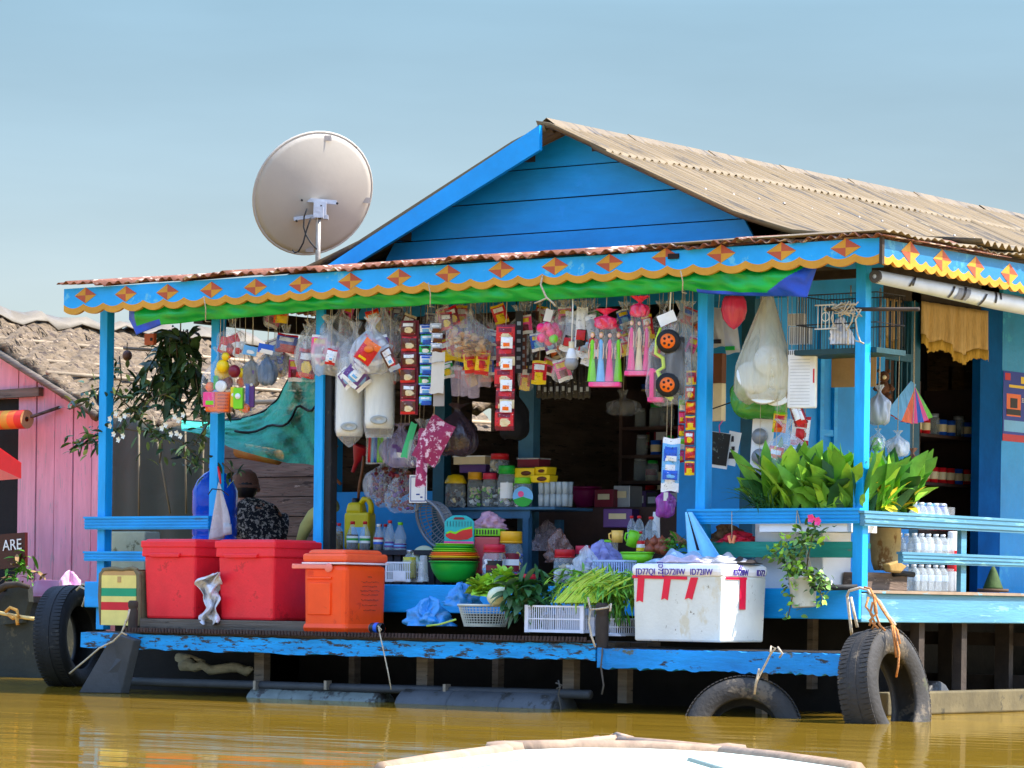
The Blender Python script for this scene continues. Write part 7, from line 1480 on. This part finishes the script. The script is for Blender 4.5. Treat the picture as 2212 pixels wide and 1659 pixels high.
text('ARE', .12, COLS[CW], t, tuple(P(26,1178,2.59)-o), (90,-4,0)); 
# dark net, far thatched roof, plank house and green net seen through the left bay
t = thing('wooden_house', 'brown weathered plank house behind the left bay', 'house', P(600,1160,4.)); o = t.location
x0, x1 = P(380,1000,4.).x, P(800,1000,4.).x
for k in range(7):
    z0 = P(600,1200,4.).z+k*.155; MB().bb(x0,x1,4.0+.008*(k%2),4.03+.008*(k%2),z0,z0+.148).build('wall_board', PLANK, t, o)
MB().bb(x0,x1,4.05,4.1,P(600,1200,4.).z-.3,P(600,905,4.).z).build('room_shade_sheet', DARK, t, o)  # dark backing sheet in place of the shaded room
def fr(u, v):
    y = 4.2+3.2*v; z = P(500,905,4.2).z+(P(500,830,7.4).z-P(500,905,4.2).z)*v; return Vector((x0+(x1-x0+.5)*u, y, z+.03*math.sin(u*120)+.03*math.sin(v*60+u*20)))
m = MB(); m.grid(110, 30, fr); m.build('thatched_roof', THA, t, o, thick=.06, fix=False)
m = MB(); rg = random.Random(6)
for i in range(1500): p = fr(rg.random(), rg.random()); leaf(m, p+Vector((0,0,.03)), Vector((rg.gauss(0,.15),-1,rg.gauss(-.1,.1))), rg.uniform(.1,.28), .018, 0, .3, rg.uniform(-1,1), 2)
m.build('straw', [THA], t, o, fix=False); m = MB()
for v in (.15,.4,.65,.9): m.tube([fr(0,v)+Vector((0,-.02,.07)),fr(1,v)+Vector((0,-.02,.07))], .022, 6)
m.build('roof_battens', MATS['pale_batten'], t, o)
NETD = film('dark_net',(52,56,44),op=.9,streak=.1,scale=3,rough=.9,stretch=(1,1,1))
m = MB(); a_, b_ = P(238,905,2.6), P(452,1125,2.6); m.grid(20, 14, lambda u, v: Vector((a_.x+(b_.x-a_.x)*u, 2.6+.03*math.sin(u*16), b_.z-.3+(a_.z-b_.z+.3)*v-.10*u*v+.03*math.sin(u*9)*v)))
t = thing('shade_net', 'dark olive shade net closing the left bay', 'net', (a_.x,2.6,a_.z)); m.build('sheet', NETD, t, t.location, thick=.004, fix=False); m = MB()
for x_, y0, x2, y1 in ((330,900,368,1110),(300,920,300,1120),(400,915,402,1110),(440,900,436,1120)): m.tube([P(x_,y0,2.5),P(x2,y1,2.5)], .008, 5)
m.build('support_sticks', mat('pale_stick',(120,108,86),rough=.9), t, t.location)
TEALN = film('green_net',(20,168,138),op=.74,streak=.26,scale=26,rough=.8,stretch=(1,1,1))
edge = [(392,908),(440,912),(520,905),(570,890),(600,862),(625,815),(640,788),(680,770),(730,765)]; low = [(392,930),(440,940),(500,968),(560,985),(620,1000),(660,1002),(690,1008),(710,1010),(735,1012)]
def gn(u, v):
    k = u*(len(edge)-1); i = min(int(k),len(edge)-2); f = k-i; a_ = [edge[i][j]+(edge[i+1][j]-edge[i][j])*f for j in (0,1)]; b_ = [low[i][j]+(low[i+1][j]-low[i][j])*f for j in (0,1)]
    return P(a_[0]+(b_[0]-a_[0])*v, a_[1]+(b_[1]-a_[1])*v, 1.9-.5*v+.04*math.sin(u*17+v*5)+.018*math.sin(u*41-v*13)+.012*math.sin(v*37+u*23))
m = MB(); m.grid(50, 20, gn); t = thing('green_net', 'torn teal green shade net slung across the back of the left bay', 'net', gn(.5,.5)); m.build('sheet', TEALN, t, t.location, fix=False); m = MB(); m.tube([gn(i/20,0) for i in range(21)], .008, 5); m.tube([gn(.25+.7*i/20,.42+.05*math.sin(i*.9))+Vector((0,-.02,0)) for i in range(21)], .009, 5); m.build('edge_cord', BLACK, t, t.location)
m = MB(); a_, b_ = P(515,972,3.6), P(602,988,3.6); m.tube([a_,b_], .06, 12); single(m, 'rolled_mat', pl('faded_orange',170,84,44,rough=.8,two=(170,130,50)), 'faded orange roll hanging under the green net', 'mat')
# ------------------------------------------------------------------ in the left bay: water jug, cloth, foam board, woman
b, w, h = lab(414,1008,512,1196,.45,TH); t = thing('water_jug', 'big blue twenty litre water bottle behind the second post', 'water jug', b); r = w/2
MB().lathe([(.001,0),(r*.9,0),(r,h*.03),(r,h*.18),(r*.96,h*.2),(r,h*.22),(r,h*.42),(r*.96,h*.44),(r,h*.46),(r*1.0,h*.72),(r*.8,h*.84),(r*.5,h*.92),(r*.28,h*.95),(r*.26,h*1.0),(.001,h*1.0)], 24).build('bottle_body', pl('jug_blue',16,76,200,rough=.15,bump=.5,bs=9), t); MB().lathe([(r*.3,h*.98),(r*.3,h*1.03),(.001,h*1.03)], 14).build('cap', COLS[CB], t)
m = MB(); m.box((0,0,-.0),(.34,.34,.02)); hz = b.z-.70
for sx in (-1,1):
    for sy in (-1,1): m.box((sx*.14,sy*.14,-hz/2),(.035,.035,hz-.02))
single(m, 'wooden_stool', WOODD, 'dark wooden stool carrying the blue water bottle', 'stool', (b.x,b.y,b.z-.011))
a, b = P(228,1188,.25), P(312,1190,.25); m = MB(); m.bb(a.x,b.x,.25,.40,.70,P(270,1148,.25).z); single(m, 'foam_block', mat('old_foam',(176,178,150),rough=.9,var=.15,spots=[((110,110,84),8,.6)]), 'stained pale foam block behind the left rails', 'foam block', bevel=.008)
m = MB(); a = P(473,1036,-.06); k = mp(a)
def tow(u, v): return Vector((a.x+((-22+62*u)*v*(1-.35*max(0,v-.55)*u*2))*k/.8, a.y-.03*math.sin(u*10)*v, a.z-(132*v*(1-.12*u*(1 if v > .8 else .2))+2)*k))
m.grid(22, 16, tow); t = thing('hand_towel', 'pale grey towel hanging from a hook on the second post', 'towel', a); m.build('cloth', mat('towel_grey',(186,178,176),rough=1.,var=.1,bump=.4,bs=60), t, a, thick=.004, fix=False); m = MB(); m.tube([P(450,1068,-.05),P(458,1056,-.07),P(478,1058,-.09),P(494,1070,-.10)], .004, 5); m.build('hook', BLACK, t, a); m = MB(); m.tube([P(471,1008,-.05),P(474,1025,-.06),P(477,1045,-.07)], [.006,.009,.004], 6); m.build('red_loop', COLS[CR], t, a)
# the seated woman, seen from behind
SKN = mat('skin',(150,98,70),rough=.55,var=.08,bump=.03)
YP = 1.0; pv = Vector(P(565,1230,YP)); pv.z = .70
def skinmesh(name, mats, verts, edges, radii, parent, o, sub=2, root=0):
    me = bpy.data.meshes.new(name); me.from_pydata([Vector(v)-o for v in verts], edges, []); ob = bpy.data.objects.new(name, me); COL.objects.link(ob); ob.parent = parent
    me.materials.append(mats); md = ob.modifiers.new('skin','SKIN'); md.use_smooth_shade = True
    for i, r_ in enumerate(radii): me.skin_vertices[0].data[i].radius = r_ if isinstance(r_, tuple) else (r_, r_); me.skin_vertices[0].data[i].use_root = (i == root)
    s = ob.modifiers.new('sub','SUBSURF'); s.levels = sub; s.render_levels = sub; return ob
pw = thing('person', 'seated woman seen from behind in a dark floral shirt and brown cap', 'person', pv); o = Vector(pv)
hd = P(531,1052,YP); nk = P(533,1082,YP); sh = P(548,1100,YP); L_ = -Rw; dv = Fw     # she faces away and to the left
hips = Vector((P(582,1200,YP).x, YP, .80)); mid = (hips*.5+sh*.5)+Rw*.03
ls, rs = sh+L_*.13-dv*.02+Uw*-.02, sh-L_*.15+dv*.02+Uw*-.04
le, re = ls+Uw*-.24+L_*.03+dv*.05, rs+Uw*-.22-L_*.05+dv*.05
lh, rh = le+dv*.2+L_*.04+Uw*-.02, re+dv*.2+L_*.14+Uw*-.03
lk, rk = hips+dv*.32+L_*.18+Uw*.10, hips+dv*.30-L_*.16+Uw*.10
lf, rf = hips+dv*.30-L_*.05+Uw*-.04, hips+dv*.36+L_*.10+Uw*-.05
bv = [hips, mid, sh, nk, hd, ls, le, lh, rs, re, rh, lk, lf, rk, rf, hd+Uw*.05]
be = [(0,1),(1,2),(2,3),(3,4),(4,15),(2,5),(5,6),(6,7),(2,8),(8,9),(9,10),(0,11),(11,12),(0,13),(13,14)]
skinmesh('body', SKN, bv, be, [.12,.11,.10,.048,.075,.055,.04,.028,.055,.04,.028,.07,.04,.07,.04,.062], pw, o)
FLOR = mat('floral_shirt',(30,27,30),rough=.9,var=.2,bump=.2,spots=[((170,158,146),40,.53),((205,196,184),80,.62)])
skinmesh('shirt', FLOR, [hips, mid, sh+Uw*-.01, nk+Uw*-.015, ls, (ls+le)/2+Uw*-.05, rs, (rs+re)/2+Uw*-.05], [(0,1),(1,2),(2,3),(2,4),(4,5),(2,6),(6,7)], [.145,.135,.125,.062,.078,.07,.08,.072], pw, o)
skinmesh('trousers', mat('dark_trousers',(40,36,44),rough=.9), [hips+Uw*-.01, lk, lk*.5+lf*.5, rk, rk*.5+rf*.5], [(0,1),(1,2),(0,3),(3,4)], [.15,.085,.06,.085,.06], pw, o)
for i, c_ in enumerate((lh, rh)):
    m = MB(); m.box(c_+dv*.035,(.07,.08,.028),rz=TH); 
    for f in range(4): q = c_+dv*.07+Rw*(-.027+.018*f); m.tube([q, q+dv*.035+Uw*-.004, q+dv*(.06+.006*(f in (1,2)))+Uw*-.014], [.008,.0075,.006], 6)
    q = c_+dv*.02+Rw*(.035 if i == 0 else -.035); m.tube([q, q+dv*.03+Rw*(.015 if i == 0 else -.015), q+dv*.055+Rw*(.012 if i == 0 else -.012)], [.010,.009,.007], 6); m.build('hand', SKN, pw, o)
rh_ = 26*mp(hd)
m = MB(); m.ball(hd+Uw*.0-dv*.012, rh_*1.02, 18, 0, 1.12); m.build('hair', HAIRB, pw, o)
m = MB(); m.lathe([(rh_*1.10,-.0),(rh_*1.14,.015),(rh_*1.13,.05),(rh_*.9,.10),(rh_*.5,.125),(.001,.13)], 20, hd+Uw*-.01, 0, Matrix.Rotation(R(-6),3,'Y')); m.lathe([(rh_*1.1,.0),(rh_*1.17,.006),(rh_*1.17,.022),(rh_*1.1,.026)], 20, hd+Uw*-.01); m.prism([hd+dv*rh_*.9+Rw*-.06, hd+dv*rh_*.9+Rw*.06, hd+dv*rh_*1.7+Rw*.04+Uw*-.012, hd+dv*rh_*1.7-Rw*.04+Uw*-.012], (0,0,.006)); m.build('cap', mat('brown_cap',(112,78,64),rough=.9,var=.15,bump=.3,bs=60), pw, o)
fc = hd+dv*rh_*.92
m = MB()
for s in (-1,1): m.ball(fc+Rw*s*.026+Uw*.004-dv*.008,.009,8)
m.build('eyes', COLS[CD], pw, o); m = MB(); m.lathe([(.012,0),(.009,.02),(.004,.034)], 8, fc+dv*-.005+Uw*-.022); m.build('nose', SKN, pw, o); m = MB(); m.tube([fc+Rw*-.02+Uw*-.042-dv*.004, fc+Uw*-.044+dv*.003, fc+Rw*.02+Uw*-.042-dv*.004],.004,6); m.build('mouth', COLS[CM], pw, o)
m = MB()
for s in (-1,1): m.ball(hd+Rw*s*rh_*1.02+Uw*-.012,.018,8,0,1.4)
m.build('ears', SKN, pw, o)
# pale yellow bolster beside her
m = MB(); m.tube([P(x,y,.62) for x,y in ((648,1172),(660,1140),(678,1115),(700,1100),(725,1092))], [.03,.042,.05,.052,.04], 12); single(m, 'yellow_tube', mat('pale_yellow_cloth',(196,186,110),rough=.9,var=.12,bump=.2), 'pale yellow curved tube behind the black post', 'tube')
# ------------------------------------------------------------------ inside the shop
t = thing('shop_shelf', 'dark wooden shelf at the back of the shop', 'shelf', (-2.6,2.9,.70)); o = t.location; SH = mat('brown_shelf',(66,46,40),rough=.8,var=.25)
zsh = [.74,1.06,1.36,1.66,1.96]
for z in zsh: MB().bb(-3.6,-1.75,2.75,3.15,z,z+.022).build('shelf_board', SH, t, o)
for x in (-3.62,-2.68,-1.75): MB().bb(x,x+.03,2.75,3.15,.70,2.3).build('upright', SH, t, o)
rg = random.Random(44); protos = {}
inner = [('carton',CM),('carton',CPU),('tin',CR),('jarx',CS),('tin',CB),('carton',CC),('jarx',CG),('carton',CD)]
def put(kind, c_, loc, s):
    key = (kind,c_)
    if key not in protos:
        nm = {'carton':'goods_carton','tin':'food_tin','jarx':'shelf_jar'}[kind]; cn = {CM:'maroon',CPU:'violet',CR:'red',CS:'silver',CB:'blue',CC:'cream',CG:'green',CD:'black'}[c_]
        q = thing(nm, {'carton':cn+' small carton on the dim back shelves','tin':cn+' food tin on the dim back shelves','jarx':cn+' lidded glass jar on the dim back shelves'}[kind], {'carton':'carton','tin':'tin','jarx':'jar'}[kind], loc, 0, 'goods on the back shelves')
        if kind == 'carton': MB().box((0,0,.07),(.15,.12,.14)).build('carton_body', COLS[c_], q, bevel=.003); MB().box((0,-.061,.07),(.10,.003,.06)).build('paper_label', COLS[CW], q)
        elif kind == 'tin': MB().lathe([(.001,0),(.045,0),(.045,.13),(.001,.13)], 14).build('tin_body', COLS[c_], q); MB().lathe([(.046,.03),(.047,.032),(.047,.09),(.046,.092)], 14).build('paper_label', COLS[CC], q)
        else: MB().lathe([(.001,0),(.05,0),(.05,.13),(.04,.15)], 14).build('jar_body', GLASS, q); MB().lathe([(.044,.15),(.044,.175),(.001,.175)], 14).build('lid', COLS[c_], q)
        protos[key] = q; q.scale = (s,s,s)
    else: dup(protos[key], loc, rg.uniform(-.2,.2), sc=s)
for z in zsh:
    x = -3.5
    while x < -1.85:
        kind, c_ = rg.choice(inner); put(kind, c_, (x, 2.86+rg.uniform(-.04,.05), z+.023), rg.uniform(.85,1.25)); x += rg.uniform(.13,.22)
t = thing('shop_shelf', 'dim goods shelf halfway into the shop behind the dolls', 'shelf', (-2.45,1.95,.70)); o = t.location
zs2 = [P(1300,q,1.9).z for q in (1098,1040,985,925)]
for z in zs2: MB().bb(-2.98,-1.96,1.85,2.12,z-.02,z).build('shelf_board', SH, t, o)
for x in (-3.0,-1.97): MB().bb(x,x+.025,1.85,2.12,.70,2.0).build('upright', SH, t, o)
for z in zs2[:]:
    x = -2.9
    while x < -2.02:
        kind, c_ = rg.choice(inner); put(kind, c_, (x, 1.95+rg.uniform(-.03,.05), z+.001), rg.uniform(.7,1.0)); x += rg.uniform(.10,.16)
# things seen in the side doorway
t = thing('shop_shelf', 'narrow shelf of cans inside the side doorway', 'shelf', (-1.9,yd0+.5,.7)); o = t.location
for z in (1.10,1.42,1.74): MB().bb(-2.3,-1.62,yd0+.42,yd1+.55,z,z+.02).build('shelf_board', SH, t, o)
for yy in (yd0+.42,yd1+.55): MB().bb(-2.3,-1.62,yy,yy+.03,.70,2.1).build('upright', SH, t, o)
for z in (1.12,1.44,1.76):
    for i in range(8):
        kind, c_ = rg.choice([('tin',CR),('tin',CS) if ('tin',CS) in protos else ('tin',CR),('jarx',CS),('tin',CB)]); put(kind, c_, (-1.68, yd0+.5+i*.11, z+.002), .8)
# maroon basin and bags on the dim middle floor
b, w, h = lab(1232,1056,1298,1098,1.5,TH); t = thing('basin', 'dark magenta basin in the dim middle of the shop', 'basin', b); MB().lathe(bowl_prof(w*.48,h), 22).build('shell', pl('magenta_basin',130,20,80), t); MB().lathe([(w*.5,h),(w*.53,h+.003),(w*.53,h+.012),(w*.5,h+.014)], 22).build('rim', pl('magenta_basin',130,20,80), t)
m = MB(); m.bb(b.x-.25,b.x+.9,1.25,1.8,.70,b.z-.002); single(m, 'floor_chest', SH, 'low brown chest under the magenta basin', 'chest', bevel=.006)
for i,(px0,py0,px1,py1,yy,c_) in enumerate(((1300,1058,1340,1098,1.4,CM),(1340,1050,1372,1098,1.45,CS),(1318,1100,1372,1140,1.2,CPU))):
    b, w, h = lab(px0,py0,px1,py1,yy,0); t = thing('stock_box', ('maroon box beside the magenta basin','row of silver packs beside the maroon box','dusky violet box on the shop floor')[i], 'box', b, .1*i); MB().box((0,0,h/2),(w,.16,h)).build('carton', COLS[c_], t, bevel=.004); MB().box((0,-.082,h*.6),(w*.6,.004,h*.3)).build('paper_label', COLS[CC], t)
for i,(px0,py0,px1,py1,yy,mt) in enumerate(((1150,1130,1220,1190,.9,FPK),(1180,1150,1240,1215,.7,film('brownish_film',(150,110,100),op=.5,streak=.3)))): crumple(('limp clear bag of goods behind the display table','brownish clear bag behind the red lidded jars')[i], px0,py0,px1,py1,yy, mt, 70+i)
# ------------------------------------------------------------------ tyres, flap, ropes
def tyre(lb, ctr_, ax, Rr, wd, name='tyre', TM=None):
    TM = TM or TYRE
    ax = Vector(ax).normalized(); M = ax.to_track_quat('Z','Y').to_matrix(); t = thing(name, lb, 'tyre', ctr_, group='old tyres used as fenders'); t.rotation_euler = M.to_euler()
    w2 = wd/2; rin = Rr*.60
    pr = [(rin,-w2*.62),(rin*1.03,-w2*.80),(Rr*.80,-w2*1.03),(Rr*.93,-w2*.95),(Rr*.985,-w2*.72),(Rr,-w2*.3),(Rr,w2*.3),(Rr*.985,w2*.72),(Rr*.93,w2*.95),(Rr*.80,w2*1.03),(rin*1.03,w2*.80),(rin,w2*.62),(rin*1.06,w2*.55),(Rr*.86,w2*.80),(Rr*.93,w2*.4),(Rr*.93,-w2*.4),(Rr*.86,-w2*.80),(rin*1.06,-w2*.55),(rin,-w2*.62)]
    MB().lathe(pr, 48).build('carcass', TM, t); m = MB(); n = 80
    for i in range(n):
        a_ = 2*math.pi*i/n
        for s in (-1,1):
            q = Vector((math.cos(a_+.02*s),math.sin(a_+.02*s),0)); Mt = Matrix((Vector((-math.sin(a_),math.cos(a_),0)),Vector((0,0,1)),q)).transposed()
            m.box(q*(Rr*.992)+Vector((0,0,s*w2*.62)), (2*math.pi*Rr/n*.74,w2*.52,.005), M=Mt)
        m.box(Vector((math.cos(a_),math.sin(a_),0))*(Rr+.001), (2*math.pi*Rr/n*1.08,w2*.36,.006), M=Matrix((Vector((-math.sin(a_),math.cos(a_),0)),Vector((0,0,1)),Vector((math.cos(a_),math.sin(a_),0)))).transposed())
    m.build('tread', TM, t); return t
c_ = P(1912,1490,-.72); tyre('large worn tyre hanging upright at the right front corner', c_+Vector((0,0,-.03)), Rw*.80-Fw*.52+Uw*.18, .355, .20)
c_ = P(1606,1575,-.72); tyre('dark tyre half sunk in the water below the foam box', c_+Vector((0,0,-.04)), -Fw*.86+Rw*-.16+Uw*.34, .325, .18)
c_ = P(152,1378,.35); tyre('dark tyre standing upright at the left end of the ledge', c_, Rw*.94-Fw*.34+Uw*.05, .355, .22, 'tyre', BLACK)
def ropes(lb, lines, y, r, mt, name='rope'):
    m = MB(); rg_ = random.Random(len(lb))
    for ln in lines: m.tube([P(x,yy,y+rg_.uniform(-.02,.02)) for x, yy in ln], r, 6)
    return single(m, name, mt, lb, 'rope')
ropes('frayed orange rope lashing the right tyre to the corner beam', [((1866,1268),(1880,1272),(1888,1290),(1890,1320),(1900,1350),(1912,1362)),((1888,1285),(1905,1315),(1925,1345),(1938,1362),(1944,1390)),((1930,1352),(1935,1380),(1942,1410),(1940,1440),(1936,1462)),((1926,1350),(1932,1385),(1936,1420)),((1885,1300),(1880,1325),(1890,1345),(1884,1360)),((1876,1290),(1870,1310),(1886,1330),(1878,1352)),((1890,1296),(1894,1325),(1878,1340),(1898,1358))], -.80, .0062, ROPEO)
ropes('grey rope loop over the rail beside the orange rope', [((1830,1288),(1834,1276),(1858,1270),(1875,1274),(1882,1285)),((1830,1286),(1834,1320),(1838,1355),(1840,1372)),((1838,1290),(1844,1320),(1852,1355)),((1882,1285),(1900,1300),(1918,1330),(1934,1350))], -.72, .008, ROPE)
ropes('thin rope holding the half sunk tyre', [((1632,1480),(1640,1460),(1655,1432),(1665,1412),(1675,1400),(1666,1396),(1664,1408)),((1680,1398),(1690,1412),(1684,1420)),((1640,1445),(1634,1470),(1630,1500))], -.78, .006, ROPE)
ropes('mooring line from the left ledge end to the water', [((268,1352),(262,1368),(245,1385),(215,1400),(180,1430),(150,1455)),((272,1340),(268,1356),(262,1366),(274,1372)),((280,1316),(276,1335),(272,1345))], -.74, .006, ROPE)
ropes('thin cord hanging from the middle of the ledge', [((818,1356),(826,1395),(838,1450),(845,1490)),((816,1352),(824,1360),(820,1366))], -.70, .004, ROPE)
ropes('pale cord looped round the right bollard', [((1270,1290),(1275,1316),(1290,1316),(1315,1312)),((1276,1318),(1272,1345),(1278,1375),(1286,1398)),((1312,1312),(1320,1305),(1318,1320))], -.70, .006, ROPE)
ropes('dark cord trailing into the water by the right ledge', [((1302,1400),(1298,1440),(1304,1480),(1300,1500))], -.66, .005, mat('dark_rope',(84,78,70),rough=.9))
ropes('short cord tied on the lower pipe near the float', [((1206,1470),(1210,1485),(1206,1500),(1212,1530),(1206,1560)),((1200,1475),(1215,1480),(1202,1488))], -.60, .005, mat('dark_rope',(84,78,70),rough=.9))
ropes('tuft of pale rope tied at the left tyre', [((165,1275),(178,1262),(195,1265),(200,1280),(185,1290),(178,1310)),((175,1268),(190,1275),(182,1295)),((195,1262),(205,1275),(198,1290))], .05, .008, ROPE)
q0, q1, q2, q3 = P(252,1368,-.70), P(284,1375,-.70), P(262,1470,-.66), P(170,1488,-.80)
q2.z = q3.z = .0
m = MB(); m.prism([q0+Vector((-.03,0,0)),q1+Vector((.02,0,-.02)),q2,q3], (.02,.05,0)); t = single(m, 'rubber_flap', mat('grey_rubber_sheet',(62,64,68),rough=.6,var=.2), 'slanting grey rubber sheet hanging off the left ledge end into the water', 'rubber sheet', bevel=.005)
m = MB(); a, b = P(392,1438,-.05), P(545,1450,-.05); pts = [a*(1-i/9)+b*(i/9)+Vector((0,rnd.uniform(-.03,.03),rnd.uniform(-.015,.015))) for i in range(10)]
m.tube(pts, [.03,.045,.03,.028,.032,.03,.033,.03,.032,.02], 8); m.tube([P(384,1420,.0),P(410,1425,.0),P(440,1432,0.)], [.03,.035,.02], 8); single(m, 'old_sacking', mat('dirty_sacking',(186,180,158),rough=.95,var=.3,bump=.5,bs=50), 'twisted dirty sacking wedged under the ledge', 'sacking')
# ------------------------------------------------------------------ left boat and its load
t = thing('wooden_boat', 'dark moored wooden boat with a curved prow at the left edge', 'boat', P(60,1420,2.0)); o = Vector(t.location); HUL = mat('dark_hull',(38,42,36),rough=.7,var=.3,spots=[((70,66,50),5,.6)])
x0, x1 = P(-200,1400,2.).x, P(190,1400,2.).x
m = MB(); m.grid(24, 10, lambda u, v: Vector((x0+(x1-x0)*u, 2.0-.35*math.sin(v*3.1416)*(1-.5*u**3)+.25, -.05+(P(60,1330,2.).z+.12*max(0,u-.75)*2)*(1-abs(1-2*v)*1.0)+0))); m.build('hull', HUL, t, o, thick=.03, fix=False)
m = MB(); m.bb(x0,x1-.05,1.75,2.2,.0,P(60,1330,1.75).z-.02); m.build('hull_side', HUL, t, o)
m = MB(); m.tube([P(x,y,1.6) for x,y in ((-40,1300),(-5,1275),(15,1264),(40,1262),(62,1268))], [.03,.03,.026,.022,.016], 8); m.build('prow_rail', WOODD, t, o); m = MB(); m.prism([P(0,1300,1.7),P(20,1268,1.7),P(60,1268,1.7),P(62,1300,1.7),P(48,1345,1.7),P(0,1350,1.7)], (0,.05,0)); m.build('prow', HUL, t, o)
BAM = mat('pale_bamboo',(206,176,110),rough=.5,var=.2); m = MB(); m.tube([P(-30,1318,1.45),P(40,1332,1.45),P(98,1340,1.45)], .014, 8); t = single(m, 'bamboo_pole', BAM, 'pale bamboo pole lashed to the boat at the left edge', 'pole')
m = MB(); m.tube([P(x,y,1.42) for x,y in ((12,1322),(22,1312),(36,1318),(40,1330),(28,1336),(18,1328))], .012, 6); m.tube([P(36,1332,1.42),P(38,1350,1.42)], [.016,.012], 6); single(m, 'rope_knot', mat('yellow_rope',(206,150,70),rough=.9), 'yellow rope knot on the bamboo pole', 'rope')
b, w, h = lab(60,1248,150,1290,2.4,TH); t = thing('basin', 'dull pink basin upturned beside the pink wall', 'basin', b); MB().lathe([(w*.5,0),(w*.52,.01),(w*.46,h*.3),(w*.4,h*.85),(.001,h*.9)], 22, sy=.7).build('shell', pl('dull_pink',150,96,120), t); MB().lathe([(w*.5,0),(w*.54,.004),(w*.54,.014),(w*.5,.016)], 22, sy=.7).build('rim', pl('dull_pink',150,96,120), t)
crumple('pale pink plastic bag lying by the left tyre', 118,1240,182,1300,1.9, mat('pink_bag',(220,160,196),rough=.4,var=.12,bump=.2), 61)
greens('low weeds growing at the foot of the pink wall', 40,1238,2.6, 60, 34, .12, .03, [LEAFG,mat('dry_leaf',(150,120,80),rough=.9)], 66, name='weeds', cat='weeds')
m = MB(); m.bb(P(-200,1300,3.).x, P(240,1300,3.).x, 2.5, 5.5, P(60,1262,2.5).z-.14, P(60,1262,2.5).z-.06); single(m, 'jetty', WOODD, 'dark plank jetty in front of the pink house', 'jetty')
m = MB(); m.bb(P(-200,1300,3.).x, P(240,1300,3.).x, 2.6, 2.65, -.2, P(60,1262,2.5).z-.141); single(m, 'jetty_skirt', WOODW, 'dark wet boards closing the jetty down to the water', 'boards')
# ------------------------------------------------------------------ our own boat's bow in the foreground
zb_ = .34; t = thing('foreground_boat', 'white bow of the viewing boat with a weathered pole rim at the bottom edge', 'boat', H(1320,1650,zb_)); o = Vector(t.location)
def hb_(x, y, z=zb_): return H(x, y, z)
DK = mat('white_deck',(216,226,208),rough=.5,var=.05,spots=[((180,196,176),3,.62)])
Bk = -Fw
outl = [hb_(840,1670),hb_(1090,1641),hb_(1300,1632),hb_(1560,1643),hb_(1810,1670)]
out2 = [p+Bk*2.6 for p in outl]; m = MB(); n = len(outl); vs = outl+out2; m.add(vs, [(i,i+1,n+i+1,n+i) for i in range(n-1)]); m.build('deck', DK, t, o, thick=.03, fix=False)
m = MB(); vs = [p+Vector((0,0,-.01)) for p in outl]+[p*1+Vector((0,0,-.33))+Bk*.5 for p in outl]; m.add(vs, [(i,i+1,n+i+1,n+i) for i in range(n-1)]); m.build('hull', mat('boat_hull',(120,140,120),rough=.6), t, o, thick=.02, fix=False)
PO_ = mat('weathered_pole',(150,124,100),rough=.75,var=.25,scale=14,stretch=(2,2,1),spots=[((120,88,70),14,.66),((150,110,90),30,.7)])
k = mp(outl[2]); 
def pole(pts, r, nm='rim_pole'): MB().tube([hb_(x,y,zb_+.01) for x,y in pts], r, 9).build(nm, PO_, t, o)
pole([(825,1663),(930,1649),(1090,1629)], [.013,.016,.018]); pole([(1068,1620),(1200,1620),(1400,1622),(1590,1632)], [.016,.018,.018,.015]); pole([(1150,1618),(1240,1611),(1330,1603)], [.010,.013,.014]); pole([(1290,1604),(1330,1602),(1365,1607)], [.014,.018,.014]); pole([(1340,1605),(1450,1614),(1590,1628)], [.013,.013,.013]); pole([(1540,1628),(1690,1644),(1850,1667)], [.016,.016,.016])
for x, y in ((1090,1624),(1572,1629)): MB().lathe([(.001,-.035),(.016,-.03),(.019,0),(.016,.03),(.001,.035)], 10, hb_(x,y,zb_+.01), 0, Matrix.Rotation(TH,3,'Z')@Matrix.Rotation(R(90),3,'Y')).build('pole_joint', PO_, t, o)
m = MB(); a, b = hb_(1390,1636,zb_+.01), hb_(1270,1662,zb_+.01); m.tube([a,b], .006, 6); m.build('deck_seam', mat('seam_grey',(128,140,128)), t, o)
for xa, xb in ((1120,930),(1490,1600)):
    MB().tube([hb_(xa,1642,zb_+.016),hb_(xb,1675,zb_+.016)], .005, 6).build('deck_seam', MATS['seam_grey'], t, o)
